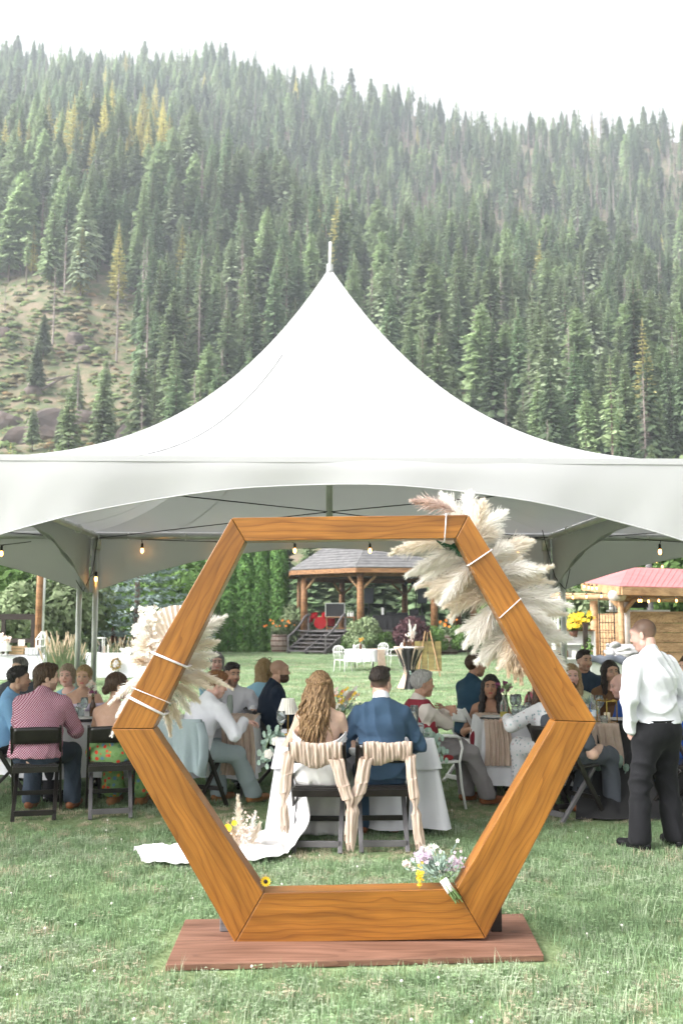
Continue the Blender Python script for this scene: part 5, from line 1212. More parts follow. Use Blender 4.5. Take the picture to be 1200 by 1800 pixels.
# ------------------------------------------------------------------ pampas and flowers on the arch
M('pampas', (.86, .79, .69), (.90, .84, .76), scale=20, rough=.9, transl=.5, spec=.1); M('pampas_white', (.89, .86, .81), (.92, .90, .87), scale=20, rough=.9, transl=.5, spec=.1)
M('pampas_pink', (.60, .47, .42), (.72, .60, .54), scale=20, rough=.9, transl=.3, spec=.1); M('pampas_tan', (.60, .48, .34), (.70, .58, .44), scale=20, rough=.9, transl=.3, spec=.1)
def plume(name, parent, a, b, wid, mat, n=520, seed=0, droop=.06, sw=.0013, org=None, stemlen=.0):
    r = np.random.RandomState(seed); a, b = npv(a), npv(b); ax = b - a; L = np.linalg.norm(ax); d = ax / L
    s1 = np.cross(d, (0, 0, 1.0)); s1 = s1 / max(np.linalg.norm(s1), 1e-6); s2 = np.cross(d, s1)
    t = r.rand(n) ** .8 * .97; prof = np.clip(np.sin(np.clip(t * 1.05 + .10, 0, 1) * PI) ** .55, .25, 1) * (1 - .35 * t)
    ph = r.rand(n) * 6.283; rad = np.cos(ph)[:, None] * s1 + np.sin(ph)[:, None] * s2
    ln = (.6 + .7 * r.rand(n)) * wid * 1.7 * prof + .012
    curve = lambda q: a + ax * q[:, None] + np.array([0, 0, -droop])[None] * (q ** 2)[:, None]
    p0 = curve(t); dir_ = d * .85 + rad * (.25 + .55 * r.rand(n))[:, None] + r.randn(n, 3) * .16; dir_ /= np.linalg.norm(dir_, axis=1)[:, None]
    p1 = p0 + dir_ * (ln * .5)[:, None]; d2 = dir_ + np.array([0, 0, -.35]) + r.randn(n, 3) * .18 + d * .3; d2 /= np.linalg.norm(d2, axis=1)[:, None]; p2 = p1 + d2 * (ln * .55)[:, None]
    sd = np.cross(dir_, r.randn(n, 3)); sd /= np.linalg.norm(sd, axis=1)[:, None]; w_ = sw * (1 + r.rand(n))[:, None]
    V = np.stack([p0 - sd * w_, p0 + sd * w_, p1 + sd * w_ * .9, p1 - sd * w_ * .9, p2 + sd * w_ * .25, p2 - sd * w_ * .25], 1).reshape(-1, 3)
    i = np.arange(n)[:, None] * 6; Fq = np.concatenate([i + [0, 1, 2, 3], i + [3, 2, 4, 5]])
    st = MB().tube([a - d * stemlen] + [tuple(curve(np.array([q]))[0]) for q in (.0, .3, .6, .95)], [.0028, .0028, .0024, .002, .0008], 5)
    m = len(V); V = np.concatenate([V, np.array(st.v)]); Fq = np.concatenate([Fq, np.array([f for f in st.f if len(f) == 4]) + m])
    if org is not None: V = V - npv(org)
    return link(name, np_mesh(name, V, Fq, smooth=False), mat, parent)
PB = Vector(at(860, 1020, HD + .22)); arr = thing('pampas_arrangement', 'large cream pampas grass spray tied behind the arch\'s upper corner', 'pampas spray', PB)
rp = random.Random(21); k = 0
def beam_pt(b): return (818 + (1000 - 818) * b, 935 + (1255 - 935) * b)
spec = []
for b, dx, dy in [(.02, -140, 10), (.0, -128, 48), (.05, -120, 75), (.10, -100, 100), (.14, -128, 70), (.18, -85, 120), (.24, -110, 110), (.28, -75, 140), (.34, -105, 120), (.36, -60, 150), (.42, -85, 140), (.46, -50, 150), (.50, -70, 130), (.56, -40, 140), (.60, -55, 120), (.64, -30, 120), (.40, -120, 60), (.22, -130, 40), (.50, -100, 90), (.08, -60, 110), (.30, -110, 60), (.55, -75, 120), (.12, -70, 60), (.20, -60, 80), (.33, -50, 90), (.44, -45, 90),
                  (.0, -40, -75), (.0, 8, -85), (.03, 28, -80), (.06, 60, -70), (.10, 55, -50), (.14, 95, -40), (.20, 90, -60), (.22, 105, -15), (.26, 85, -30), (.30, 110, -20), (.34, 100, 20), (.38, 105, -30), (.42, 90, 15), (.46, 92, 40), (.50, 95, 10), (.54, 78, 50), (.60, 66, 40), (.56, 85, -5), (.64, 55, 60), (.36, 120, 0), (.30, 100, -50), (.44, 110, -10), (.16, 70, -20), (.28, 75, 10), (.40, 70, 50), (.08, 35, -40), (.18, 50, -45), (.33, 60, 30), (.47, 55, 55)]:
    dx *= rp.uniform(.92, 1.12); dy *= rp.uniform(.92, 1.12); u_, v_ = beam_pt(b)
    if dx < 0 and dy > -20: dy = min(dy, np.interp(u_ + dx, [690, 720, 780, 800, 830, 880, 930, 990], [985, 1035, 1078, 1118, 1172, 1185, 1205, 1230]) - 24 - v_)
    if dx > 0: dx *= .9
    spec.append((b, dx, dy))
for b, dx, dy in spec:
    k += 1; u, v = beam_pt(b); Yb = HD + rp.uniform(.17, .26); A = at(u + rp.uniform(-12, 12), v + rp.uniform(-12, 12), Yb); tip = at(u + dx, v + dy, Yb + rp.uniform(-.12, .22))
    plume('plume', arr, A, tip, rp.uniform(.050, .068), rp.choice(('pampas', 'pampas_white', 'pampas_white', 'pampas')), 820, k, .05, org=PB, sw=.0011)
for (u0, v0, u1, v1) in [(800, 900, 722, 868), (895, 1090, 893, 1178), (912, 1110, 915, 1190), (905, 1100, 905, 1186)]:
    k += 1; plume('plume', arr, at(u0, v0, HD + .2), at(u1, v1, HD + .16), .05, 'pampas_pink' if u1 < 800 else 'pampas_tan', 520, k, .04, org=PB)
def wrapfn(u, v): c = at(770 + 45 * u + 10 * v, 951 + 22 * u + 14 * v * (1 - u), HD + .16 + .03 * math.sin(v * 3)); return c
lf = MB().add([at(766, 950, HD + .15), at(803, 951, HD + .147), at(818, 981, HD + .15), at(806, 978, HD + .2), at(786, 968, HD + .22), at(792, 958, HD + .14)], [(0, 5, 4), (5, 1, 2), (5, 2, 3), (5, 3, 4)])
lf.build('green_wrap', 'dark_green_wrap', arr, off=PB, solid=.004)

LB = Vector(at(270, 1170, HD + .2)); la = thing('dried_flower_spray', 'pampas, white blossom and palm fan tied low on the arch side', 'flower spray', LB)
rp = random.Random(5)
for (u0, v0, u1, v1, m_, wd) in [(330, 1130, 398, 1074, 'pampas_white', .045), (325, 1140, 372, 1100, 'pampas_white', .04), (322, 1150, 385, 1118, 'pampas', .04), (318, 1160, 382, 1142, 'pampas_white', .04), (315, 1170, 370, 1160, 'pampas', .045), (310, 1180, 362, 1180, 'pampas_white', .04), (305, 1190, 372, 1200, 'pampas', .04),
                                (300, 1200, 350, 1225, 'pampas', .04), (295, 1205, 335, 1245, 'pampas_white', .04), (292, 1215, 318, 1270, 'pampas', .035), (288, 1220, 300, 1285, 'pampas', .03), (345, 1180, 410, 1203, 'pampas', .012), (330, 1185, 395, 1195, 'pampas', .03),
                                (262, 1180, 192, 1228, 'pampas_white', .028), (250, 1200, 196, 1286, 'pampas_white', .026), (255, 1190, 205, 1250, 'pampas_white', .026), (262, 1170, 236, 1150, 'pampas', .04), (268, 1150, 244, 1120, 'pampas', .045), (272, 1130, 250, 1090, 'pampas_white', .045), (280, 1110, 262, 1072, 'pampas_white', .04)]:
    k += 1; Yb = HD + .16; plume('plume', la, at(u0, v0, Yb), at(u1, v1, Yb + rp.uniform(-.05, .15)), wd, m_, 480, k, .03, org=LB)
fan = MB(); fc = at(318, 1165, HD + .17); n_p = 26     # pleated palm fan
vs = []
for i in range(n_p + 1):
    a = math.radians(82 + 96 * i / n_p); z = .014 * (i % 2); rr = .34 * (1 - .16 * abs(i / n_p - .5))
    vs += [(fc.x + .03 * math.cos(a), fc.y + z * .2, fc.z + .03 * math.sin(a)), (fc.x + rr * math.cos(a) * .78, fc.y - .02 + z, fc.z + rr * math.sin(a))]
fan.add(vs, [(2 * i, 2 * i + 1, 2 * i + 3, 2 * i + 2) for i in range(n_p)]).build('palm_fan', 'white_petal', la, off=LB, solid=.003)
def blossoms(name, parent, pts, r, mat, off, n=6, petals=5, seed=0, flat=.5):
    """small many petalled flowers: one mesh per kind"""
    q = random.Random(seed); mb = MB()
    for c in pts:
        c = Vector(c); nz = Vector((q.gauss(0, .5), -1 + q.gauss(0, .3), .6 + q.gauss(0, .3))).normalized(); s1, s2, _ = basis(nz); rr = r * q.uniform(.7, 1.2)
        for p in range(petals):
            a = 2 * PI * p / petals; d = s1 * math.cos(a) + s2 * math.sin(a); e = s1 * math.cos(a + 1.2) + s2 * math.sin(a + 1.2)
            mb.add([c, c + d * rr * .7 + e * rr * .35 + nz * rr * .2, c + d * rr + nz * rr * .35 * flat, c + d * rr * .7 - e * rr * .35 + nz * rr * .2], [(0, 1, 2, 3)])
    return tag(mb.build(name, mat, parent, off=off), kind='stuff')
q_ = random.Random(3)
blossoms('white_blossom', la, [at(262 + q_.gauss(0, 12), 1125 + q_.uniform(-58, 50), HD + .16 + q_.uniform(-.04, .1)) for _ in range(400)], .014, 'white_petal', LB, seed=1)
blossoms('seed_heads', la, [at(300 + q_.gauss(0, 12), 1205 + q_.gauss(0, 22), HD + .2 + q_.uniform(-.04, .1)) for _ in range(60)], .010, 'eucalyptus', LB, seed=2)
# ------------------------------------------------------------------ spray behind the lower beam
SB = gnd(428, 1508); sp = thing('ground_flower_spray', 'upright cream plume with mauve blossom and yellow flowers behind the arch\'s lower beam', 'flower spray', SB)
for (u0, v0, u1, v1, m_, wd, n_) in [(425, 1500, 418, 1392, 'pampas', .040, 600), (430, 1500, 450, 1422, 'pampas_white', .030, 400), (428, 1500, 400, 1440, 'pampas_tan', .03, 350), (435, 1500, 458, 1440, 'pampas', .03, 350)]:
    k += 1; plume('plume', sp, at(u0, v0, SB.y), at(u1, v1, SB.y), wd, m_, n_, k, .02, org=SB)
blossoms('mauve_blossom', sp, [at(432 + q_.gauss(0, 11), 1468 + q_.gauss(0, 16), SB.y + q_.uniform(-.08, .08)) for _ in range(210)], .011, 'soft_pink', SB, seed=3)
blossoms('yellow_flower', sp, [at(u, v, SB.y - .05) for u, v in ((412, 1447), (400, 1456))], .030, 'yellow_petal', SB, petals=11, seed=4)
def sunflower(label, u, v, Y, r=.03, par=None):
    c = at(u, v, Y); t = thing('yellow_flower', label, 'flower', c); mb = MB()
    for p in range(14):
        a = 2 * PI * p / 14; d = Vector((math.cos(a), -.25, math.sin(a))); e = Vector((-math.sin(a), 0, math.cos(a))); mb.add([Vector((0, 0, 0)), d * r * .6 + e * r * .2, d * r, d * r * .6 - e * r * .2], [(0, 1, 2, 3)])
    mb.build('petals', 'yellow_petal', t, solid=.002); MB().ball((0, -.006, 0), (.011, .007, .011)).build('flower_centre', 'dark_wood', t, smooth=True)
    MB().tube([(0, 0, 0), (.01, .03, -.03), (.03, .06, -.02)], .003, 5).build('stem', 'stem_green', t); return t
sunflower('yellow daisy resting on the arch\'s bottom beam', 467, 1549, HD + .05)
# ------------------------------------------------------------------ bouquet lying on the bottom beam
BO = at(790, 1562, HD + .03); bq = thing('bouquet', 'wildflower bouquet with white ribbon wrapped stems lying on the arch\'s bottom beam', 'bouquet', BO)
base = at(800, 1580, HD - .03); neck = at(778, 1545, HD + .0); r_ = random.Random(9); mb = MB()
for i in range(26):
    o = Vector((r_.gauss(0, .012), r_.gauss(0, .010), r_.gauss(0, .008))); mb.tube([base + o * 1.3 + (base - neck) * r_.uniform(-.1, .15), neck + o * .6], .0028, 5)
mb.build('stems', 'stem_green', bq, off=BO)
d = (neck - base); MB().tube([base + d * .35, base + d * .6, base + d * .98], [.023, .021, .022], 12).build('ribbon_wrap', 'ribbon', bq, smooth=True, off=BO)
leaf = MB(); fill = []
for i in range(420):
    tip = at(766 + r_.gauss(0, 18), 1518 + r_.gauss(0, 13), HD + .09 + r_.uniform(-.07, .10)); st = neck.lerp(tip, r_.uniform(.2, .6)); dd = tip - st; s1 = Vector((r_.gauss(0, 1), r_.gauss(0, 1), r_.gauss(0, 1))).normalized() * .006 * r_.uniform(.6, 1.5); st = tip.lerp(st, r_.uniform(.4, .8)) + s1 * 2
    leaf.add([st, st.lerp(tip, .5) + s1, tip, st.lerp(tip, .5) - s1], [(0, 1, 2, 3)]); fill.append(tip)
leaf.build('leaves', 'eucalyptus', bq, off=BO)
blossoms('mauve_flower', bq, [at(742 + r_.gauss(0, 6), 1506 + r_.gauss(0, 5), HD + .06 + r_.uniform(-.05, .05)) for _ in range(110)], .013, 'mauve_petal', bq.location, seed=5)
blossoms('white_flower', bq, [f for f in fill[::14]] + [at(752 + r_.gauss(0, 8), 1494 + r_.gauss(0, 4), HD + .1) for _ in range(26)], .013, 'white_petal', BO, seed=6)
blossoms('lavender', bq, [at(800 + r_.gauss(0, 7), 1517 + r_.gauss(0, 8), HD + .08 + r_.uniform(-.04, .05)) for _ in range(70)], .009, 'mauve_petal', BO, seed=7)
blossoms('yellow_sprig', bq, [at(737 + r_.gauss(0, 3), 1540 + r_.gauss(0, 9), HD + .02) for _ in range(40)], .009, 'yellow_petal', BO, seed=8)
sc_ = thing('fallen_flower', 'single pale flower head fallen on the lawn by the bouquet', 'flower', at(714, 1534, HD + .22)); blossoms('petals', sc_, [Vector((q_.gauss(0, .012), q_.gauss(0, .012), q_.gauss(0, .006))) for _ in range(40)], .012, 'soft_pink', (0, 0, 0)); sc_.location = (*gnd(714, 1534)[:2], .06)

# ------------------------------------------------------------------ things on the tables
def bottle(label, x, y, mat='amber_glass', h=.23, r=.031, z=.765, flowers=None, label_col=None, fill=None, group=None):
    t = thing('bottle', label, 'bottle', (x, y, z), 0, group); k = h / .23
    MB().lathe([(r * .9, 0), (r, .01 * k), (r, .13 * k), (r * .9, .15 * k), (.014, .185 * k), (.0125, .225 * k), (.015, .23 * k)], 16).build('glass_body', mat, t, smooth=True)
    if fill: MB().lathe([(r * .9, .004), (r * .93, .012), (r * .93, fill)], 16).build('drink', 'lemonade', t, smooth=True)
    if label_col: MB().lathe([(r + .001, .05 * k), (r + .001, .105 * k)], 16, cap=False).build('paper_label', label_col, t, smooth=True)
    if flowers:
        q = random.Random(int(x * 100) + 3); tips = [Vector((q.gauss(0, .035), q.gauss(0, .03), h + q.uniform(.03, .14))) for _ in range(9)]; mb = MB()
        for p in tips: mb.tube([(0, 0, h - .02), p * .6 + Vector((0, 0, h * .4)), p], .0018, 4)
        mb.build('stems', 'stem_green', t)
        for j, c in enumerate(flowers): blossoms('bloom', t, [p + Vector((q.gauss(0, .010), q.gauss(0, .010), q.gauss(0, .010))) for p in tips[j::len(flowers)] for _ in range(7)], .017, c, (0, 0, 0), seed=j)
    return t
def jar(label, x, y, z=.765, r=.038, h=.11, mat='glass', group='glass jars and tumblers on the tables'):
    t = thing('glass_jar', label, 'jar', (x, y, z), 0, group); MB().lathe([(r * .85, 0), (r, .01), (r, h * .8), (r * .88, h * .88), (r * .9, h), (r * .82, h), (r * .80, h * .88), (r * .92, h * .78), (r * .92, .012)], 18).build('glass_body', mat, t, smooth=True); return t
def wine(label, x, y, z=.765, s=1.0, group='wine glasses on the tables'):
    t = thing('wine_glass', label, 'wine glass', (x, y, z), 0, group); MB().lathe([(.034 * s, 0), (.033 * s, .004), (.004 * s, .008), (.0035 * s, .085 * s), (.02 * s, .10 * s), (.038 * s, .135 * s), (.036 * s, .18 * s), (.033 * s, .205 * s), (.031 * s, .205 * s), (.035 * s, .14 * s), (.018 * s, .106 * s)], 18).build('bowl', 'glass', t, smooth=True); return t
def plate(label, x, y, z=.762, r=.125, dark=False, group='plates on the tables'):
    t = thing('plate', label, 'plate', (x, y, z), 0, group)
    if dark: MB().lathe([(r * 1.15, 0), (r * 1.18, .006), (r * 1.1, .008)], 28).build('charger', 'dark_plate', t, smooth=True)
    MB().lathe([(r * .6, .009), (r * .65, .010), (r, .022), (r * .97, .025), (r * .62, .014)], 28).build('dish', 'porcelain', t, smooth=True); return t
P = lambda u, v, Y: at(u, v, Y)
bottle('brown bottle vase with small wildflowers on the round table', P(163, 1262, 9.98).x, 9.98, 'amber_glass', .21, flowers=('soft_pink', 'white_petal', 'purple_petal'))
jar('clear jar of lemonade beside the brown vase', P(131, 1262, 10.0).x, 10.0); jar('clear tumbler beside the brown vase', P(141, 1262, 10.1).x, 10.1, h=.14); wine('wine glass between the jar and the brown vase', P(148, 1262, 9.95).x, 9.95)
plate('white plate on a dark charger at the edge of the round table', P(150, 1270, 9.84).x, 9.84, dark=True); plate('white plate across the round table', -2.85, 10.6)
# head table
lt = thing('table_lamp', 'small lamp with a pleated white shade on the couple\'s table', 'lamp', (P(506, 1290, 8.42).x, 8.42, .775)); MB().lathe([(.045, 0), (.045, .01), (.008, .016), (.006, .20)], 16).build('base', 'gold', lt, smooth=True)
def shade(u, v): a = u * 2 * PI; r = (.088 - .040 * v) * (1 + .035 * math.sin(a * 22)); return Vector((math.cos(a) * r, math.sin(a) * r, .175 + .125 * v))
MB().grid(shade, 132, 4, closed_u=True).build('shade', 'paper', lt, solid=.002)
cv = bottle('clear vase with yellow and white wildflowers between bride and groom', P(600, 1280, 8.5).x, 8.5, 'glass', .20, .04, z=.775)
q = random.Random(77); tips = [Vector((q.gauss(.01, .060), q.gauss(0, .05), .27 + q.uniform(-.06, .10))) for _ in range(44)]; mb = MB()
for p in tips: mb.tube([(0, 0, .12), p * .5 + Vector((0, 0, .08)), p], .002, 4)
mb.build('stems', 'stem_green', cv)
for j, (c_, nn) in enumerate((('white_petal', 9), ('yellow_petal', 4), ('eucalyptus', 7), ('soft_pink', 6), ('orange_petal', 2))): blossoms('bloom', cv, [p + Vector((q.gauss(0, .012),) * 3) for p in tips[j::5] for _ in range(nn)], .015, c_, (0, 0, 0), seed=j)
plume('bloom', cv, (.02, 0, .25), (.10, 0, .40), .03, 'pampas_pink', 260, 301)
cd = thing('candle_holder', 'pillar candle in a clear cylinder on the couple\'s table', 'candle', (P(728, 1296, 8.45).x, 8.45, .775)); MB().lathe([(.035, 0), (.035, .24), (.032, .24), (.032, .01)], 18).build('cylinder', 'glass', cd, smooth=True); MB().lathe([(.025, .012), (.025, .15)], 14).build('candle', 'candle', cd, smooth=True)
jar('clear jar on the couple\'s table near the groom\'s elbow', P(737, 1296, 8.3).x, 8.3, .775); wine('wine glass on the couple\'s table beside the pleated lamp', P(494, 1296, 8.35).x, 8.35, .775)
def garland(label, pts, n=60, r=.035, seed=0, spread=.05, roses=0):
    q = random.Random(seed); o = Vector(pts[0]); t = thing('eucalyptus_garland', label, 'garland', o); mb = MB(); MB().tube(pts, .004, 5).build('stem', 'stem_green', t, off=o)
    for i in range(n):
        s = q.random() * (len(pts) - 1); a = min(int(s), len(pts) - 2); c = Vector(pts[a]).lerp(Vector(pts[a + 1]), s - a) + Vector((q.gauss(0, spread), q.gauss(0, spread * .5), q.gauss(0, spread * .7)))
        nz = Vector((q.gauss(0, .6), -1, q.gauss(.4, .5))).normalized(); s1, s2, _ = basis(nz); rr = r * q.uniform(.6, 1.1)
        mb.add([c + (s1 * math.cos(x) * .72 + s2 * math.sin(x)) * rr + nz * (.15 * rr * math.cos(2 * x)) for x in [j * PI / 4 for j in range(8)]], [tuple(range(8))])
    mb.build('leaves', 'eucalyptus', t, off=o)
    if roses:
        for i in range(roses):
            c = Vector(pts[0]).lerp(Vector(pts[-1]), (i + .5) / roses) + Vector((0, -.03, .02)); m2 = MB()
            for a in range(3):
                for p in range(5):
                    x = p * 1.257 + a * .6; rr = .036 - .010 * a; m2.ball(c + Vector((math.cos(x) * rr * .6, -.008 * a, math.sin(x) * rr * .6)), (rr * .55, rr * .35, rr * .6), 6, 4)
            m2.build('rose', 'white_petal', t, smooth=True, off=o)
    return t
garland('eucalyptus and white roses hanging from the couple\'s table beside the lamp', [P(492, 1296, 8.35), P(478, 1290, 8.4), P(468, 1312, 8.38), P(466, 1340, 8.36)], 60, .034, 1, .035, roses=2)
garland('eucalyptus sprig hanging from the couple\'s table beside the man in the red vest', [P(752, 1290, 8.35), P(765, 1305, 8.3), P(778, 1330, 8.28)], 36, .034, 2, .028)
garland('round leaved eucalyptus swag on the front of the black cloth', [P(1046, 1340, 9.33), P(1060, 1342, 9.32), P(1078, 1338, 9.32), P(1090, 1345, 9.33)], 46, .046, 3, .035)
# table of the woman in burgundy
bottle('clear bottle of yellow drink in front of the woman in burgundy', P(885, 1272, 9.95).x, 9.95, 'glass', .23, .036, fill=.07); bottle('brown beer bottle on the table behind the floral blouse', P(929, 1240, 10.45).x, 10.45); bottle('second brown bottle beside the beer bottle', P(943, 1240, 10.5).x, 10.5)
bottle('dark purple flowers in a slim bottle beside the woman in burgundy', P(889, 1240, 10.4).x, 10.4, 'green_glass', .2, .022, flowers=('purple_petal', 'leaf_pale', 'purple_petal'))
for i, (u, Y) in enumerate(((905, 10.2), (916, 10.05), (927, 10.15), (934, 9.95), (922, 9.9))): jar('clear jar or tumbler crowded among glasses on the burgundy woman\'s table', P(u, 1262, Y).x, Y, h=.10 + .02 * (i % 3))
for u, Y in ((910, 10.4), (902, 10.35)): wine('wine glass crowded among jars on the burgundy woman\'s table', P(u, 1250, Y).x, Y)
plate('white plate on a dark charger in front of the woman in burgundy', P(878, 1275, 9.98).x - .05, 10.0, dark=True); plate('white plate behind the jars on the burgundy woman\'s table', P(930, 1250, 10.3).x, 10.3)
blossoms('bloom', thing('posy', 'small pink and white posy lying by the floral sleeve', 'flowers', (P(915, 1272, 9.86).x, 9.86, .78)), [(q.gauss(0, .02), q.gauss(0, .02), q.uniform(0, .03)) for _ in range(40)], .016, 'soft_pink', (0, 0, 0))
hsn = thing('heart_ornament', 'white heart shaped ornament among the glasses', 'ornament', (P(906, 1235, 10.45).x, 10.45, .765)); MB().tube([(.045 * math.sin(a) ** 3 * 1.1, 0, .10 + .0028 * (13 * math.cos(a) - 5 * math.cos(2 * a) - 2 * math.cos(3 * a))) for a in [i * PI / 14 for i in range(29)]], .007, 6).build('heart', 'white_paint', hsn, smooth=True); MB().box((0, 0, .02), (.06, .03, .04)).build('stand', 'white_paint', hsn)
# black table
M('label_blue', (.75, .82, .90), (.16, .40, .70), scale=18, rough=.4, ramp=(.5, .55)); bottle('plastic water bottle with a blue and white label on the black cloth table', P(1041, 1256, 9.62).x, 9.62, 'glass', .25, .033, label_col='label_blue')
ln = thing('gold_lantern', 'gold wire lantern with candle beside the water bottle', 'lantern', (P(1066, 1256, 9.6).x, 9.6, .765), .5); mb = MB(); s_ = .065
for a in (-1, 1):
    for b in (-1, 1):
        mb.bar((a * s_, b * s_, 0), (a * s_, b * s_, .20), .007, .007); mb.bar((a * s_, b * s_, .2), (a * .035, b * .035, .215), .006, .006)
    for z in (.003, .2): mb.bar((a * s_, -s_, z), (a * s_, s_, z), .007, .007); mb.bar((-s_, a * s_, z), (s_, a * s_, z), .007, .007)
mb.build('wire_frame', 'gold', ln); MB().lathe([(.03, .008), (.03, .09)], 14).build('candle', 'candle', ln, smooth=True)
wine('wine glass beyond the gold lantern', P(1053, 1250, 9.95).x, 9.95, s=1.1); jar('glass votive in front of the gold lantern', P(1061, 1260, 9.5).x, 9.5, h=.07, r=.035); plate('white plate beside the gold lantern', P(1085, 1258, 9.75).x, 9.75)
pl = thing('succulent_posy', 'succulent and white flower posy in a glass behind the water bottle', 'flowers', (P(1035, 1250, 9.85).x, 9.85, .765)); MB().lathe([(.03, 0), (.036, .12)], 14).build('glass_body', 'glass', pl, smooth=True); mb = MB()
for i in range(26):
    a = q.random() * 6.28; e = q.uniform(.2, 1.2); d = Vector((math.cos(a) * math.cos(e), math.sin(a) * math.cos(e), math.sin(e))) * q.uniform(.07, .13); c = Vector((0, 0, .13)); s1 = basis(d)[0] * .012; mb.add([c, c + d * .5 + s1, c + d, c + d * .5 - s1], [(0, 1, 2, 3)])
mb.build('leaves', 'eucalyptus', pl); blossoms('bloom', pl, [(q.gauss(0, .03), q.gauss(0, .03), .13 + q.uniform(0, .02)) for _ in range(30)], .016, 'white_petal', (0, 0, 0))
# ------------------------------------------------------------------ string lights
def strand(label, pts, bulbs, drop=.02, sag=.06):
    o = Vector(pts[0]); t = thing('string_lights', label, 'string lights', o); P3 = []
    for a, b in zip(pts[:-1], pts[1:]):
        for i in range(10): v = i / 10; P3.append(Vector(a).lerp(Vector(b), v) - Vector((0, 0, sag * 4 * v * (1 - v) * (Vector(b) - Vector(a)).length / 2)))
    P3.append(Vector(pts[-1])); MB().tube(P3, .0055, 5).build('cable', 'cable', t, off=o)
    for p in bulbs:
        p = Vector(p); near = min(P3, key=lambda c: (c - p).length)
        sk = MB().tube([near, (p.x, p.y, p.z + .095), (p.x, p.y, p.z + .085)], .004, 5).lathe([(.012, .03), (.017, .035), (.017, .085), (.010, .10)], 10, (p.x, p.y, p.z)).build('socket', 'cable', t, smooth=True, off=o)
        MB().lathe([(.004, -.035), (.017, -.022), (.021, -.002), (.016, .022), (.012, .033)], 10, p).build('bulb', 'bulb_glow', sk, smooth=True, off=o)
    return t
yb = 13.10
strand('bulb string along the main tent\'s back eave', [P(172, 944, yb), P(430, 953, yb), P(700, 948, yb), P(968, 944, yb)], [P(u, 968, yb - .02) for u in (250, 384, 518, 650, 785, 910)], sag=.012)
strand('bulb string hanging down the tent pole by the wreath table', [P(172, 944, yb - .1), P(163, 1002, yb - .1), P(147, 1040, yb - .1), P(134, 1020, yb - .1)], [P(169, 1018, yb - .1)])
strand('bulb string under the tent over the card table', [P(55, 952, 12.6), P(-60, 962, 11.8)], [P(3, 973, 12.3)], sag=.02)
strand('bulb string under the tent toward the pavilion', [P(1098, 945, 12.4), P(1260, 955, 11.8)], [P(1159, 970, 12.2)], sag=.02)
strand('bulb string down the tent pole beside the white trellis', [P(952, 930, yb), P(975, 1015, yb), P(993, 1036, yb), P(1001, 1000, yb)], [])
# ------------------------------------------------------------------ garden behind the tents
def leafy(seed, n, rad, leaf, lumps=9, shape='ell', lo=0.0, up=.3):
    """leaf sized faces spread through an uneven crown volume; base at z=0"""
    r = np.random.RandomState(seed); rx, ry, rz = rad; P = []
    if shape == 'ell':
        C0 = r.randn(lumps, 3) * [.42, .42, .38]; C0 = C0 / np.maximum(1, np.linalg.norm(C0, axis=1) / .62)[:, None]; R0 = .32 + .25 * r.rand(lumps)
        k = r.randint(0, lumps, n); d = r.randn(n, 3); d /= np.linalg.norm(d, axis=1)[:, None]; q = C0[k] + d * (R0[k] * (.72 + .32 * r.rand(n)))[:, None]
        P = q * [rx, ry, rz] + [0, 0, rz]; nrm = d
    else:      # column
        a = r.rand(n) * 6.283; t = r.rand(n); prof = np.minimum(1, (1 - t) * 2.6 + .10) ** .6 * (.86 + .16 * np.sin(a * 5 + t * 26 + seed) * np.cos(t * 19 + a * 2)); q = prof * (.72 + .30 * r.rand(n) ** .6)
        P = np.stack([np.cos(a) * q * rx, np.sin(a) * q * ry, t * rz * 2], 1); nrm = np.stack([np.cos(a), np.sin(a), .35 + 0 * a], 1)
    P[:, 2] = np.maximum(P[:, 2], lo + leaf * r.rand(n)); nrm = nrm + r.randn(n, 3) * .55 + [0, 0, up]; nrm /= np.linalg.norm(nrm, axis=1)[:, None]
    s1 = np.cross(nrm, r.randn(n, 3)); s1 /= np.linalg.norm(s1, axis=1)[:, None]; s2 = np.cross(nrm, s1); L = (leaf * (.6 + .8 * r.rand(n)))[:, None]
    V = np.stack([P - s1 * L, P + s2 * L * .55, P + s1 * L, P - s2 * L * .55], 1).reshape(-1, 3); Fq = np.arange(n * 4).reshape(-1, 4)
    return np_mesh('crown', V, Fq, smooth=False)
def plant(name, label, cat, loc, me, mat, scale=1.0, trunk=None, rz=0.0, group=None, part='crown', tm='bark'):
    t = thing(name, label, cat, loc, rz, group); t.scale = (scale,) * 3 if not hasattr(scale, '__len__') else scale
    if not me.materials: me.materials.append(MAT[mat])
    o = bpy.data.objects.new(part, me); C.objects.link(o); o.parent = t
    if mat and me.materials[0] != MAT[mat]: o.material_slots[0].link = 'OBJECT'; o.material_slots[0].material = MAT[mat]
    h, r0 = trunk or (.6, .05); m2 = bpy.data.meshes.get('trunk_%g_%g' % (h, r0))
    if m2 is None: m2 = trunk_mesh(h, r0, 5, .05, twigs=10, trad=h * .35); m2.name = 'trunk_%g_%g' % (h, r0); m2.materials.append(MAT[tm])
    o = bpy.data.objects.new('trunk' if h > 1.5 else 'stem', m2); C.objects.link(o); o.parent = t; return t
rb = random.Random(41)
# cedar hedge columns
ced = [leafy(60 + i, 9000, (.76, .76, 3.5), .08, shape='col') for i in range(3)]
for i, u in enumerate((318, 346, 371, 400, 428, 456, 487)):
    p = gnd(u, 1145.5); plant('columnar_cedar', 'clipped green cedar column in the hedge beside the gazebo steps', 'cedar', p, ced[i % 3], 'cedar', (1, 1, rb.uniform(.93, 1.08)), (6, .09), rb.random() * 6, 'cedar columns in the hedge')
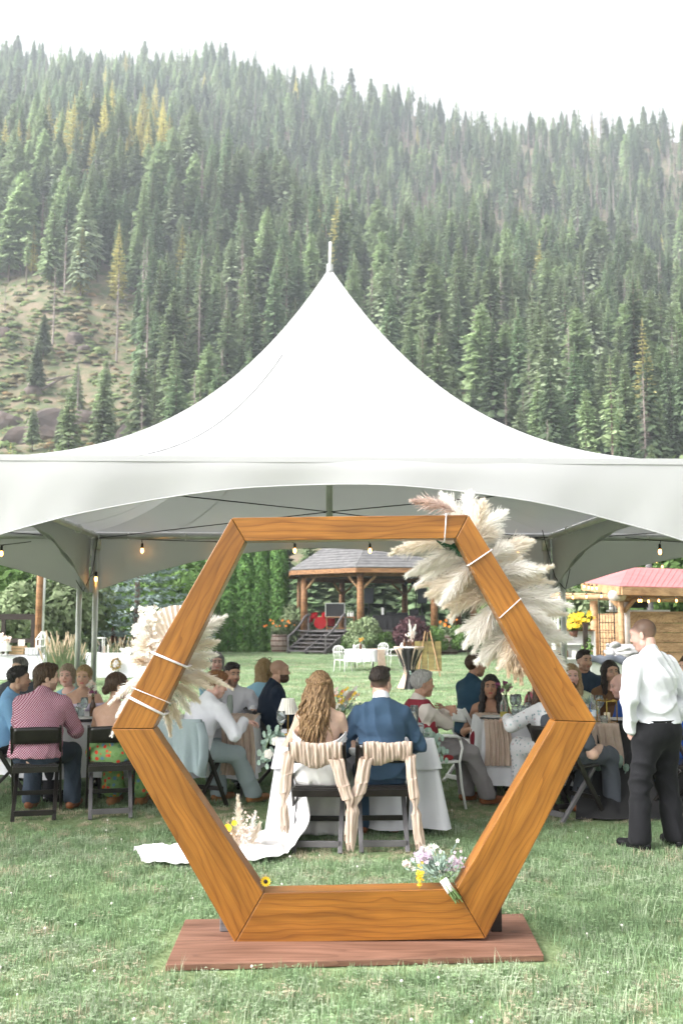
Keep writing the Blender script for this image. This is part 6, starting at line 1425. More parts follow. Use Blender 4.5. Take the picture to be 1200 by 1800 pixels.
# blue spruce
def spruce_big(seed, h, rad):
    r = np.random.RandomState(seed); V = []; Fc = []
    for wi in range(22):
        t = wi / 22; z = h * (.03 + .97 * t); rr = rad * (1 - t) ** .85 + .1
        for b in range(13):
            a = r.rand() * 6.283; L = rr * (.7 + .4 * r.rand()); d = np.array([math.cos(a), math.sin(a), 0]); sd = np.array([-d[1], d[0], 0])
            for q in range(26):
                s = .15 + .85 * r.rand(); p = d * L * s + sd * (r.randn() * .24 * L * (1.1 - s)) + [0, 0, z - .10 * L * s + .16 * L * s * s + r.randn() * .035]
                dd = d * .8 + sd * r.randn() * .6 + [0, 0, .1 + .3 * r.randn()]; dd /= np.linalg.norm(dd); e = np.cross(dd, [r.randn() * .5, r.randn() * .5, 1]) + [0, 0, r.randn() * .7]; e /= np.linalg.norm(e); l = .22 * (.6 + .7 * r.rand()); k = len(V); V += [p, p + dd * l * .5 + e * l * .22, p + dd * l, p + dd * l * .5 - e * l * .22]; Fc.append((k, k + 1, k + 2, k + 3))
    return np_mesh('crown', np.array(V), np.array(Fc), smooth=False)
bs = spruce_big(3, 8, 3.0); p = at(240, 1100, 40); plant('blue_spruce', 'silvery blue spruce with layered branches beyond the wreath table', 'spruce', (p.x, 40, 0), bs, 'blue_spruce', 1, (7.6, .16))
p = at(-40, 1100, 46); plant('blue_spruce', 'silvery spruce standing behind the dark timber frame', 'spruce', (p.x, 46, 0), bs, 'blue_spruce', .8, (7.6, .16), 1.0)
# trees that close off the lawn
tl = random.Random(8); gfir = [conifer(300 + i, 20, 4.4, 54, 17, 7, start=.03, droop=.4, power=.8) for i in range(3)]
for m_, c_ in zip(gfir, ('fir_dark', 'fir_dark', 'fir')): m_.materials.append(MAT[c_])
for i in range(30):
    x = -27 + 54 * (i + tl.uniform(-.3, .3)) / 29; y = tl.uniform(69, 86); k_ = i % 3; s_ = tl.uniform(.42, .60)
    t = thing('garden_fir', 'dark fir in the row closing off the lawn behind the gazebo', 'fir', (x, y, -.2), tl.random() * 6, 'dark firs behind the lawn'); t.scale = (s_ * 1.25, s_ * 1.25, s_)
    for part, me in (('trunk', PROTO[k_][1]), ('crown', gfir[k_])): o = bpy.data.objects.new(part, me); C.objects.link(o); o.parent = t
br = [leafy(80 + i, 5200, (1.9, 1.9, 1.7), .13, lumps=14) for i in range(3)]
for i, (u, Y, s_, mt, lb) in enumerate([(-30, 38, 1.1, 'leaf_green', 'broad green shrub behind the dark timber frame'), (20, 36, .85, 'leaf_pale', 'pale green shrub behind the dark timber frame'), (50, 37, .8, 'leaf_pale', 'pale leaved shrub behind the brown post'), (100, 38, .95, 'leaf_pale', 'grey green shrub between the brown post and tent poles'), (125, 44, 1.2, 'leaf_green', 'taller green shrub behind the tent poles'), (30, 50, 1.7, 'leaf_green', 'tall green tree behind the timber frame shrubs'), (275, 52, 1.2, 'leaf_green', 'green shrub between the blue spruce and the cedar hedge'), (305, 56, 1.5, 'leaf_green', 'green shrub at the start of the cedar hedge'),
                                    (515, 60, .75, 'leaf_pale', 'feathery green shrub between the hedge and the gazebo'), (950, 44, 1.2, 'leaf_green', 'green shrub behind the white trellis'), (1010, 34, .85, 'leaf_pale', 'soft green shrub behind the yellow flower pots'), (1060, 38, 1.1, 'leaf_green', 'green shrub behind the pavilion wall by the wire panel'), (1130, 36, 1.05, 'leaf_green', 'green shrub behind the pavilion\'s double log post'), (1190, 36, 1.15, 'leaf_green', 'large green shrub behind the pavilion planks'), (1165, 46, 2.2, 'leaf_green', 'tall green tree above the pink roof'), (1230, 52, 2.6, 'leaf_pale', 'pale green tree beyond the garden light strings'), (900, 62, 1.7, 'leaf_green', 'green tree beyond the gazebo\'s far side')]):
    p = at(u, 1095, Y); plant('garden_shrub' if s_ < 1.5 else 'garden_tree', lb, 'shrub' if s_ < 1.5 else 'tree', (p.x, Y, 0), br[i % 3], mt, (s_ * 1.1, s_ * 1.1, s_ * 1.2), (2.0, .07), rb.random() * 6)
bsm = [leafy(90 + i, 4200, (1.0, 1.0, .75), .065, lumps=12) for i in range(2)]
for u, v, w_, h_, mt, lb in [(641, 1152, 1.15, 1.75, 'leaf_pale', 'round green bush beside the gazebo steps'), (609, 1152, .6, .9, 'leaf_green', 'low green bush at the gazebo steps\' rail'), (718, 1152, 1.2, 1.85, 'leaf_purple', 'purple leaved bush in front of the DJ table'), (677, 1152, .7, 1.1, 'leaf_green', 'low green bush between the round green and purple bushes'), (765, 1152, .7, 1.35, 'leaf_green', 'green bush between the purple bush and the barrel planter'), (822, 1152, .95, 1.45, 'leaf_green', 'dark green bush beyond the barrel planter'), (862, 1152, .9, 1.4, 'leaf_green', 'green bush at the end of the gazebo bed'), (470, 1143, .5, .6, 'leaf_pale', 'tuft of pale grass at the hedge foot')]:
    p = gnd(u, v); plant('garden_bush', lb, 'bush', p, bsm[int(u) % 2], mt, (w_, w_, h_ * .75), (.5, .04), rb.random() * 6)
def ornamental(label, u0, u1, v, h, n, seed):
    r = random.Random(seed); c = gnd((u0 + u1) / 2, v); t = thing('ornamental_grass', label, 'grass clump', c); mb = MB(); m2 = MB(); W = (u1 - u0) / 1750 * c.y
    for i in range(n):
        x = r.uniform(-.5, .5) * W; y = r.uniform(-.4, .4); hh = h * r.uniform(.6, 1.05); lx, ly = r.gauss(0, .18) * hh, r.gauss(0, .18) * hh; w_ = .012
        mb.add([(x - w_, y, 0), (x + w_, y, 0), (x + lx * .4 + w_ * .8, y + ly * .4, hh * .6), (x + lx * .4 - w_ * .8, y + ly * .4, hh * .6), (x + lx, y + ly, hh)], [(0, 1, 2, 3), (3, 2, 4)])
        if i % 7 == 0: m2.tube([(x + lx * .7, y + ly * .7, hh * .85), (x + lx * 1.1, y + ly * 1.1, hh * 1.15)], [.022, .010], 5)
    mb.build('blades', 'leaf_pale', t); m2.build('seed_heads', 'pampas_tan', t)
ornamental('tall fountain grass with pale seed heads between the card table and wreath table', 84, 142, 1205, 1.25, 420, 1); ornamental('pale fountain grass behind the wreath table', 180, 268, 1178, 1.05, 420, 2)
# rusty leaf sculpture
p = gnd(205, 1170); t = thing('metal_leaf_sculpture', 'rusty metal leaf sculpture behind the wreath table', 'sculpture', p); M('rust', (.10, .045, .03), (.18, .085, .055), scale=6, rough=.7, metal=.3)
for a, h in ((-.5, 1.1), (-.15, 1.45), (.25, 1.35), (.55, 1.0)):
    def leafm(u, v): s = (u - .5) * 2; w_ = .17 * math.sin(PI * min(v * .97 + .02, 1)); return Vector((a * v * 1.2 + s * w_, .06 * s * s - .1 * v, .1 + h * v))
    MB().grid(leafm, 6, 12).build('leaf_blade', 'rust', t, smooth=True, solid=.01)
# ------------------------------------------------------------------ gazebo
GC, GR, GP = Vector((2.6, 60.5, 0)), 6.3, 5.4; A8 = [math.radians(-106.7 + 45 * k) for k in range(8)]; DK = 1.28; EV = 4.72
gz = thing('gazebo', 'octagonal log gazebo with grey shingle roof at the end of the lawn', 'gazebo', GC)
def g8(k, r, z): a = A8[k % 8]; return Vector((math.cos(a) * r, math.sin(a) * r, z))
M('shingle', (.12, .118, .12), (.17, .167, .168), scale=3, rough=.9, bump=.8, bscale=30, bstretch=(1, 1, 4)); M('gazebo_ceiling', (.05, .035, .025), (.08, .055, .04), scale=4, rough=.8)
for k in range(8):
    m_ = MB().add([g8(k, GR, EV), g8(k + 1, GR, EV), g8(k + 1, 1.0, 8.0), g8(k, 1.0, 8.0)], [(0, 1, 2, 3)]); rpn = m_.build('roof_panel', 'shingle', gz, solid=.10)
    for j in range(1, 20):
        z0 = EV + (8.0 - EV) * j / 20 + .055; r0 = GR + (1.0 - GR) * j / 20
        MB().bar(g8(k, r0 + .02, z0), g8(k + 1, r0 + .02, z0), .06, .012).build('shingle_course', 'shingle', rpn)
    MB().bar(g8(k, GR - .05, EV - .14), g8(k + 1, GR - .05, EV - .14), .07, .26).build('fascia', 'log_wood', gz)
    MB().bar(g8(k, GP, EV - .30), g8(k + 1, GP, EV - .30), .22, .26).build('ring_beam', 'log_wood', gz)
    MB().add([g8(k, GR - .1, EV - .10), g8(k + 1, GR - .1, EV - .10), Vector((0, 0, 6.3))], [(0, 2, 1)]).build('soffit', 'gazebo_ceiling', gz)
    po = MB().tube([g8(k, GP, DK - .1), g8(k, GP, EV - .2)], [.21, .18], 12).build('post', 'log_wood', gz, smooth=True)
    for s_ in (-1, 1):
        d = (g8(k + s_, GP, 0) - g8(k, GP, 0)).normalized(); MB().tube([g8(k, GP, EV - 1.15) + d * .1, g8(k, GP, EV - .42) + d * .85], .075, 8).build('brace', 'timber', po, smooth=True)
    MB().add([g8(k, GP + .35, DK - .02), g8(k + 1, GP + .35, DK - .02), Vector((0, 0, DK - .02))], [(0, 1, 2)]).build('deck_section', 'grey_wood', gz, solid=.06)
    for j in range(5): MB().bar(g8(k, GP + .2, .12 + .24 * j), g8(k + 1, GP + .2, .12 + .24 * j), .03, .21).build('skirting_board', 'dark_wood', gz)
fa = math.radians(-129.2 - .0); fd = Vector((math.cos(fa), math.sin(fa), 0)); fs = Vector((-fd.y, fd.x, 0))
for j in range(6):
    z = DK * (5 - j) / 6 + .16; c = fd * (GP * .924 + .45 + .32 * j); MB().bar(c - fs * 1.45 + Vector((0, 0, z)), c + fs * 1.45 + Vector((0, 0, z)), .34, .055).build('tread', 'grey_wood', gz)
for q in (-1, 0, 1):
    a = fd * (GP * .924 + .35) + fs * q * 1.35; b = fd * (GP * .924 + 2.25) + fs * q * 1.35; MB().bar(a + Vector((0, 0, DK - .2)), b + Vector((0, 0, .08)), .06, .25).build('stringer', 'grey_wood', gz)
    if q:
        b2 = b - fd * .1; tp = a + fd * .1; MB().bar(b2, b2 + Vector((0, 0, 1.0)), .11, .11).build('newel', 'grey_wood', gz); MB().bar(tp + Vector((0, 0, DK - .1)), tp + Vector((0, 0, DK + .95)), .11, .11).build('newel', 'grey_wood', gz)
        MB().tube([b2 + Vector((0, 0, .95)), b2.lerp(tp, .2) + Vector((0, 0, 1.12)), b2.lerp(tp, .55) + Vector((0, 0, 1.55)), b2.lerp(tp, .8) + Vector((0, 0, 2.02)), tp + Vector((0, 0, DK + .92))], .06, 8).build('handrail', 'grey_wood', gz, smooth=True)
# on the stage
M('speaker_black', (.02, .02, .022), (.03, .03, .033), scale=20, rough=.6); M('drum_red', (.35, .01, .015), rough=.25); M('chrome', (.7, .7, .7), rough=.15, metal=1)
def speaker(label, u, v, Y):
    p = at(u, v, Y); t = thing('loudspeaker', label, 'speaker', (p.x, Y, DK)); zc = p.z - DK
    mb = MB(); w_, d_, h_ = .56, .5, .92; mb.add([(-w_ / 2, -d_ / 2, zc - h_ / 2), (w_ / 2, -d_ / 2, zc - h_ / 2), (w_ * .32, d_ / 2, zc - h_ / 2), (-w_ * .32, d_ / 2, zc - h_ / 2), (-w_ / 2, -d_ / 2, zc + h_ / 2), (w_ / 2, -d_ / 2, zc + h_ / 2), (w_ * .32, d_ / 2, zc + h_ / 2), (-w_ * .32, d_ / 2, zc + h_ / 2)], [(3, 2, 1, 0), (4, 5, 6, 7), (0, 1, 5, 4), (1, 2, 6, 5), (2, 3, 7, 6), (3, 0, 4, 7)]); mb.build('cabinet', 'speaker_black', t, bevel=.02)
    MB().box((0, -d_ / 2 - .012, zc), (w_ * .9, .02, h_ * .92)).build('grille', 'slate', t); MB().tube([(0, 0, 0.0), (0, 0, zc - h_ / 2)], .035, 8).build('stand_pole', 'cable', t)
    for k in range(3): a = 2.1 * k; MB().tube([(0, 0, .45), (.35 * math.cos(a), .35 * math.sin(a), 0.0)], .02, 6).build('stand_leg', 'cable', t)
speaker('black loudspeaker on a stand beside the gazebo\'s middle post', 648, 1047, 58.5); speaker('black loudspeaker on a stand at the far end of the DJ table', 741, 1047, 57.8)
p0, p1 = at(655, 1090, 57.5), at(745, 1090, 57.5); t = thing('dj_table', 'table under a black cloth with mixing gear on the gazebo deck', 'table', ((p0.x + p1.x) / 2, 57.5, DK)); W = p1.x - p0.x
MB().box((0, 0, .84), (W, .9, .05)).build('tabletop', 'speaker_black', t)
o = cloth_mesh(W, .9, .875, .80, 12, .03, .06).build('table_skirt', 'black_cloth', t, smooth=True)
for i, (x, w_, h_) in enumerate(((-.9, .14, .42), (.1, .9, .12), (.9, .5, .3), (-.45, .5, .16))): MB().box((x, 0, .88 + h_ / 2), (w_, .4, h_)).build('mixing_gear', 'white_paint' if i == 0 else 'speaker_black', t, bevel=.02)
p = at(740, 1030, 58.6); t = thing('light_bar', 'bar of four stage lights on a stand behind the DJ table', 'stage lights', (p.x - .3, 58.6, DK)); MB().tube([(0, 0, 0), (0, 0, p.z - DK)], .03, 8).build('stand_pole', 'cable', t); MB().bar((-.7, 0, p.z - DK), (.7, 0, p.z - DK), .05, .05).build('crossbar', 'cable', t)
for k in range(4): MB().tube([(-.6 + .4 * k, .05, p.z - DK + .12), (-.6 + .4 * k, -.2, p.z - DK + .16)], .10, 10).build('lamp_head', 'speaker_black', t, smooth=True)
p = at(563, 1080, 58.2); t = thing('drum_kit', 'red drum kit with cymbals on the gazebo deck', 'drums', (p.x, 58.2, DK))
for x, y, z, r_, h_, ax_ in ((0, -.2, .42, .36, .42, 'y'), (-.35, -.1, .85, .2, .24, 'z'), (.28, -.1, .85, .2, .24, 'z'), (.6, .1, .5, .27, .45, 'z'), (-.65, .1, .62, .22, .18, 'z')):
    d = Vector((0, h_ / 2, 0)) if ax_ == 'y' else Vector((0, -.05, h_ / 2)); MB().tube([Vector((x, y, z)) - d, Vector((x, y, z)) + d], r_, 16).build('drum', 'drum_red', t, smooth=False)
for x, z in ((-.85, 1.25), (.75, 1.3), (-.6, 1.0)): c = MB().lathe([(.01, z + .03), (.28, z)], 16, (x, 0, 0)).tube([(x, 0, 0), (x, 0, z)], .015, 6).build('cymbal', 'chrome', t)
p = at(598, 1085, 57.6); t = thing('equipment_table', 'small wooden table carrying a framed board on the gazebo deck', 'table', (p.x, 57.6, DK)); MB().box((0, 0, .75), (1.7, .6, .06)).build('tabletop', 'log_wood', t); MB().box((0, 0, .12), (1.6, .5, .05)).build('shelf', 'log_wood', t)
for a in (-1, 1):
    for b in (-1, 1): MB().bar((a * .78, b * .25, 0), (a * .78, b * .25, .73), .06, .06).build('leg', 'log_wood', t)
MB().box((-.3, 0, 1.15), (1.1, .08, .75)).build('framed_board', 'speaker_black', t); mbx = MB()
for x in (-.85, .25): mbx.box((x, -.02, 1.15), (.05, .12, .8))
for z in (.76 + .01, 1.54): mbx.box((-.3, -.02, z), (1.15, .12, .05))
mbx.build('board_frame', 'tent_pipe', t)
for x in (.45, .6, .72): MB().lathe([(.05, .78), (.05, .95), (.02, 1.03), (.02, 1.1)], 10, (x, 0, 0)).build('drink_bottle', 'white_paint', t)
# ------------------------------------------------------------------ barrel planters
M('barrel_wood', (.28, .22, .19), (.38, .31, .27), scale=6, rough=.85)
def barrel(label, u, v, Y=None):
    p = gnd(u, v); t = thing('barrel_planter', label, 'planter', p); H = 1.05
    for k in range(16):
        def stave(s, q, k=k): a = 2 * PI * (k + .06 + .88 * s) / 16; r = .42 + .10 * math.sin(PI * q) ; return Vector((math.cos(a) * r, math.sin(a) * r, H * q))
        MB().grid(stave, 2, 6).build('stave', 'barrel_wood', t, smooth=True)
    for z in (.12, .38, .68, .94): r = .435 + .10 * math.sin(PI * z / H); MB().lathe([(r, z - .03), (r, z + .03)], 20, cap=False).build('hoop', 'rust', t, smooth=True)
    MB().lathe([(.41, H - .06), (.001, H - .05)], 16).build('soil', 'dark_wood', t)
    lf_ = leafy(int(u), 900, (.62, .62, .5), .07, 8); lf_.materials.append(MAT['leaf_pale']); o = bpy.data.objects.new('trailing_leaves', lf_); C.objects.link(o); o.parent = t; o.location = (0, 0, H - .35)
    q = random.Random(int(u)); blossoms('flower', t, [(q.gauss(0, .35), q.gauss(-.2, .25), H + q.uniform(.35, .85)) for _ in range(15)], .075, 'orange_petal', (0, 0, 0), petals=6, seed=1)
barrel('wine barrel planter with orange nasturtiums beside the gazebo steps', 491, 1147); barrel('wine barrel planter with orange flowers beyond the purple bush', 789, 1151)
# ------------------------------------------------------------------ lawn furniture far behind
for (u, v, rz_, lb) in ((602, 1182, -.5, 'white garden armchair beside the steps side of the far round table'), (625, 1176, .6, 'white garden armchair pushed under the far round table'), (668, 1172, 2.6, 'white garden armchair behind the far round table'), (694, 1172, 1.75, 'white garden armchair turned sideways beside the tall black table')):
    p = gnd(u, v); white_armchair(lb, p.x, p.y + .2, rz_, 'white garden armchairs on the lawn')
p = gnd(640, 1180); table('round white table on the lawn between white armchairs', p.x, p.y + .6, 0, 1.3, 1.3, rnd=True); drape('white lace cloth on the far round table', cloth_mesh(1.32, 1.3, .755, .42, 15, .03, rnd=True), 'white_cloth', p.x, p.y + .6, 0)
runner('beige runner hanging from the far round table', p.x + .45, p.y + .6, .3, .28, 1.0, .75, seed=11)
bottle('amber bottle with an orange flower on the far round table', p.x - .12, p.y + .3, 'amber_glass', .26, .05, flowers=('orange_petal', 'yellow_petal')); jar('white candle jar on the far round table', p.x - .35, p.y + .3, h=.16, mat='porcelain')
p = gnd(719, 1212); t = thing('cocktail_table', 'tall cocktail table in black cloth tied with beige gauze', 'table', p)
def ck_(u, v): a = u * 2 * PI; z = 1.08 * (1 - v); r = np.interp(v, [0, .03, .45, .62, 1], [.36, .36, .17, .12, .26]) * (1 + .07 * math.sin(a * 11) * (v > .05)); return Vector((math.cos(a) * r, math.sin(a) * r, z))
MB().grid(ck_, 88, 26, closed_u=True).build('black_cover', 'black_cloth', t, smooth=True); MB().lathe([(.37, 1.065), (.37, 1.09)], 28).build('tabletop', 'white_paint', t)
for a0 in (-2.6, -.75):
    def gz_(u, v): a = a0 + (u - .5) * (1.05 - .5 * math.sin(PI * v)); z = 1.10 - 1.07 * v; r = np.interp(v, [0, .03, .45, .62, 1], [.385, .385, .20, .155, .31]) + .015 * math.sin(u * 26); return Vector((math.cos(a + .35 * math.sin(PI * v) * (1 if a0 < -1.5 else -1)) * r, math.sin(a) * r, z))
    if a0 < -1.5: MB().grid(gz_, 16, 26).build('gauze_drape', 'beige_cloth', t, smooth=True, solid=.004)
    else: MB().grid(lambda u, v: gz_(u, v * .55), 16, 16).build('gauze_drape', 'beige_cloth', t, smooth=True, solid=.004)
mb = MB(); q = random.Random(2)
for i in range(50): a = q.random() * 6.28; c = Vector((.16 * math.cos(a), .16 * math.sin(a), .46 + q.gauss(0, .03))); d = Vector((math.cos(a), math.sin(a), q.gauss(0, .4))) * .09; s1 = basis(d)[0] * .03; mb.add([c, c + d * .5 + s1, c + d, c + d * .5 - s1], [(0, 1, 2, 3)])
mb.build('eucalyptus_tie', 'eucalyptus', t)
for x in (-.12, .0, .1): bottle('amber bottle on the tall black cocktail table', p.x + x, p.y - .05 * abs(x) * 10, 'amber_glass', .22, .045, 1.092, flowers=('white_petal', 'soft_pink') if x == 0 else None, group='amber bottles on the cocktail table')
bq2 = thing('dried_posy', 'dried pampas posy standing on the cocktail table', 'flowers', (p.x + .06, p.y, 1.10)); plume('plume', bq2, (0, 0, .1), (-.05, 0, .75), .05, 'pampas_white', 200, 401, sw=.004); plume('plume', bq2, (0, 0, .1), (.12, 0, .62), .06, 'pampas_white', 240, 402, sw=.004); plume('plume', bq2, (0, 0, .05), (.05, 0, .45), .06, 'pampas_pink', 200, 403, sw=.004)
# plank board on an easel
p = gnd(752, 1190); t = thing('board_easel', 'plank welcome board on a wooden easel behind the cocktail table', 'sign board', p)
for k in range(4): o = MB().bar((-.33 + .22 * k, -.05, .18), (-.33 + .22 * k, .12, 1.12), .20, .025, up=(0, 1, 0)).build('plank', 'pallet_wood', t, bevel=.006)
for x in (-.35, .38): MB().bar((x, -.10, 0), (x * .2, .12, 1.45), .035, .025, up=(0, 1, 0)).build('easel_leg', 'timber', t)
MB().bar((0, .6, 0), (0, .14, 1.4), .03, .03, up=(0, 1, 0)).build('easel_leg', 'timber', t); MB().bar((-.4, -.1, .2), (.4, -.1, .2), .04, .03).build('easel_ledge', 'timber', t)
# ------------------------------------------------------------------ card table and wreath table
M('stripe', (.8, .8, .82), (.35, .35, .40), scale=30, rough=.6, stretch=(1, .01, .01), ramp=(.48, .52))
p0 = at(86, 1150, 30); W = 2.6; table('long table under the white cloth carrying the birdcage lantern', p0.x - W / 2, 30.2, 0, W, .8); drape('white cloth on the long table carrying the birdcage lantern', cloth_mesh(W, .8, .752, .70, 21, .02, .04), 'white_cloth', p0.x - W / 2, 30.2, 0)
def onT(u, Y=30): return at(u, 1150, Y).x
p = onT(73); t = thing('birdcage_lantern', 'white birdcage shaped lantern on the card table', 'lantern', (p, 30.1, .765))
for k in range(8):
    a = k * PI / 4; MB().tube([(.20 * math.cos(a), .20 * math.sin(a), 0), (.20 * math.cos(a), .20 * math.sin(a), .46), (.10 * math.cos(a), .10 * math.sin(a), .60), (.05 * math.cos(a), .05 * math.sin(a), .66)], .014, 5).build('cage_bar', 'white_paint', t)
for z, r_ in ((.015, .22), (.24, .205), (.46, .215), (.66, .07)): MB().lathe([(r_, z - .015), (r_, z + .015), (r_ - .03, z + .015), (r_ - .03, z - .015), (r_, z - .015)], 16, cap=False).build('cage_ring', 'white_paint', t)
MB().lathe([(.2, .0), (.2, .02)], 16).build('cage_floor', 'white_paint', t)
t = thing('striped_box', 'white and grey striped box before the birdcage lantern', 'box', (onT(60), 29.85, .765)); MB().box((0, 0, .09), (.38, .2, .18)).build('box_body', 'stripe', t, bevel=.01); MB().box((0, 0, .188), (.40, .22, .02)).build('lid', 'white_paint', t)
t = thing('wooden_crate', 'open wooden crate with a white card on the card table', 'crate', (onT(33), 29.95, .765))
for k in range(3): MB().box((0, -.16, .05 + .085 * k), (.42, .02, .07)).build('slat', 'kraft', t); MB().box((-.2, 0, .05 + .085 * k), (.02, .32, .07)).build('slat', 'kraft', t); MB().box((.2, 0, .05 + .085 * k), (.02, .32, .07)).build('slat', 'kraft', t)
MB().box((0, 0, .01), (.4, .3, .02)).build('crate_floor', 'kraft', t); MB().box((.06, .1, .33), (.2, .02, .22)).build('white_card', 'paper', t)
for i, (u, h_, r_, lb) in enumerate(((6, .42, .16, 'white tiered stand with pastries at the card table\'s end'), (17, .30, .14, 'white cake with pink roses beside the tiered stand'))):
    t = thing('cake_stand', lb, 'cake', (onT(u), 29.8 - .1 * i, .765)); MB().lathe([(.09, 0), (.03, .03), (.03, .10), (r_ + .03, .11), (r_ + .03, .125)], 18).build('stand', 'porcelain', t, smooth=True); MB().lathe([(r_, .126), (r_, .126 + h_ * .5), (r_ * .98, .13 + h_ * .5)], 18).build('cake_tier', 'paper', t); MB().lathe([(r_ * .6, .13 + h_ * .5), (r_ * .6, .13 + h_ * .9)], 18).build('cake_tier', 'paper', t)
    blossoms('sugar_rose', t, [(q.gauss(0, r_ * .5), q.gauss(-.05, r_ * .4), .14 + h_ * .9 + q.uniform(-.05, .1)) for _ in range(30)], .05, 'soft_pink', (0, 0, 0), seed=i)
p0, p1 = at(143, 1147, 31.2), at(262, 1147, 31.2); W = p1.x - p0.x; cx = (p0.x + p1.x) / 2; table('long table under the white cloth with a wreath on its front', cx, 31.6, 0, W, .8); drape('white cloth on the long table with the wreath', cloth_mesh(W, .8, .752, .74, 22, .015, .03), 'white_cloth', cx, 31.6, 0)
t = thing('wreath', 'golden leaf wreath hung on the front of the white cloth', 'wreath', (at(204, 1167, 31.1).x, 31.08, at(204, 1167, 31.1).z)); mb = MB(); m2 = MB(); MB().tube([(.135 * math.cos(a), 0, .15 * math.sin(a)) for a in [i * PI / 10 for i in range(21)]], .03, 6).build('ring', 'kraft', t)
for i in range(170):
    a = q.random() * 6.28; c = Vector((.135 * math.cos(a) + q.gauss(0, .025), q.uniform(-.06, 0), .15 * math.sin(a) + q.gauss(0, .025))); d = Vector((q.gauss(0, 1), -.5, q.gauss(0, 1))).normalized() * .07; s1 = basis(d)[0] * .02; (mb if i % 3 else m2).add([c, c + d * .5 + s1, c + d, c + d * .5 - s1], [(0, 1, 2, 3)])
mb.build('golden_leaves', 'yellow_leaf' if 'yellow_leaf' in MAT else M('yellow_leaf', (.42, .27, .04), (.55, .38, .08), scale=9, rough=.7), t); m2.build('olive_leaves', 'leaf_pale', t)
t = thing('white_lantern', 'white lantern with dark bottle beside the tent pole on the wreath table', 'lantern', (at(172, 1147, 31.3).x, 31.4, .765))
for a in (-1, 1):
    for b in (-1, 1): MB().bar((a * .15, b * .12, 0), (a * .15, b * .12, .45), .03, .03).build('post', 'white_paint', t)
MB().box((0, 0, .47), (.36, .3, .04)).build('roof', 'white_paint', t); MB().box((0, 0, .015), (.34, .28, .03)).build('floor', 'white_paint', t); MB().lathe([(.05, .03), (.05, .2), (.02, .28), (.02, .36)], 10, (.1, -.2, 0)).build('dark_bottle', 'speaker_black', t)
t = thing('pink_cards', 'pink and white folded cards beside the white lantern', 'cards', (at(184, 1147, 31.2).x, 31.3, .765)); MB().box((-.06, 0, .11), (.12, .03, .22), .3).build('card', 'soft_pink', t); MB().box((.08, .02, .13), (.05, .03, .26), -.2).build('card', 'white_petal', t)
t = thing('cake_platter', 'low platter of pale flowers on the wreath table', 'platter', (at(232, 1147, 31.2).x, 31.4, .765)); MB().lathe([(.34, .0), (.38, .03)], 22).build('platter', 'porcelain', t, smooth=True); blossoms('bloom', t, [(q.gauss(0, .15), q.gauss(0, .12), .05 + abs(q.gauss(0, .05))) for _ in range(110)], .05, 'white_petal', (0, 0, 0), seed=2)
# dark timber frame and post
p0, p1 = at(-70, 1080, 34), at(62, 1080, 34); z1 = p1.z; zl = at(0, 1126, 34).z; t = thing('timber_screen', 'dark brown timber screen frame beside the brown post', 'frame', (p1.x, 34, 0)); W = p1.x - p0.x
MB().box((-W / 2, 0, z1 - .08), (W + .12, .12, .20)).build('top_rail', 'dark_wood', t); MB().box((-W / 2, 0, zl), (W - .10, .09, .15)).build('bottom_rail', 'dark_wood', t)
for u in (-70, 7, 59): x = at(u, 1100, 34).x - p1.x; MB().box((x, .002, (z1 - .18) / 2), (.13, .10, z1 - .18)).build('post', 'dark_wood', t)
p = at(68, 1095, 32); t = thing('wooden_post', 'round brown wooden post at the end of the timber frame', 'post', (p.x, 32, 0)); MB().tube([(0, 0, 0), (.02, 0, 5.2)], .11, 12).build('pole', 'log_wood', t, smooth=True); MB().tube([(.13, .02, 0), (.15, .02, 5.0)], .05, 8).build('conduit', 'tent_pipe', t, smooth=True)
# ------------------------------------------------------------------ pavilion with pink metal roof
pv0 = at(1090, 1046, 23.5); t = thing('timber_pavilion', 'timber pavilion with pale red metal roof and plank walls', 'pavilion', (pv0.x, 23.5, 0)); O = t.location.copy(); M('pink_metal', (.42, .155, .16), (.47, .19, .19), scale=2, rough=.55)
cL, cC, cR, ap = at(1022, 1024, 26.0), at(1089, 1031, 23.3), at(1300, 1036, 24.5), at(1105, 998, 26.5); apR = at(1330, 1006, 28)
MB().add([cL, cC, ap], [(0, 1, 2)]).build('roof_panel', 'pink_metal', t, off=O, solid=.03); MB().add([cC, cR, apR, ap], [(0, 1, 2, 3)]).build('roof_panel', 'pink_metal', t, off=O, solid=.03)
for k in range(1, 22):
    a = cC.lerp(cR, k / 22); b = ap.lerp(apR, k / 22); MB().bar(a + Vector((0, -.02, .012)), b + Vector((0, -.02, .012)), .02, .012).build('roof_rib', 'pink_metal', t, off=O)
dn = Vector((0, 0, -.10)); MB().bar(cL + dn, cC + dn, .05, .19).build('fascia', 'timber', t, off=O); MB().bar(cC + dn + Vector((.03, -.01, 0)), cR + dn, .05, .19).build('fascia', 'timber', t, off=O)
MB().add([cL + dn * 1.9, cC + dn * 1.9, cR + dn * 1.9, apR + Vector((0, 0, -.55)), ap + Vector((0, 0, -.55))], [(0, 4, 3, 2, 1)]).build('soffit', 'timber', t, off=O)
zb = at(1090, 1050, 23.8).z; bL, bC, bR = at(960, 1047, 26.0), at(1092, 1050, 23.8), at(1310, 1054, 24.9)
MB().tube([bL, bC], .085, 10).build('log_beam', 'timber', t, smooth=True, off=O); MB().tube([bC + Vector((-.15, 0, -.02)), bR], .085, 10).build('log_beam', 'timber', t, smooth=True, off=O)
M('log_end', (.42, .38, .35), (.55, .48, .42), scale=8, rough=.9); MB().tube([at(1074, 1047, 23.5), at(1093, 1048, 23.7)], .12, 12).build('log_beam_end', 'log_end', t, smooth=True, off=O)
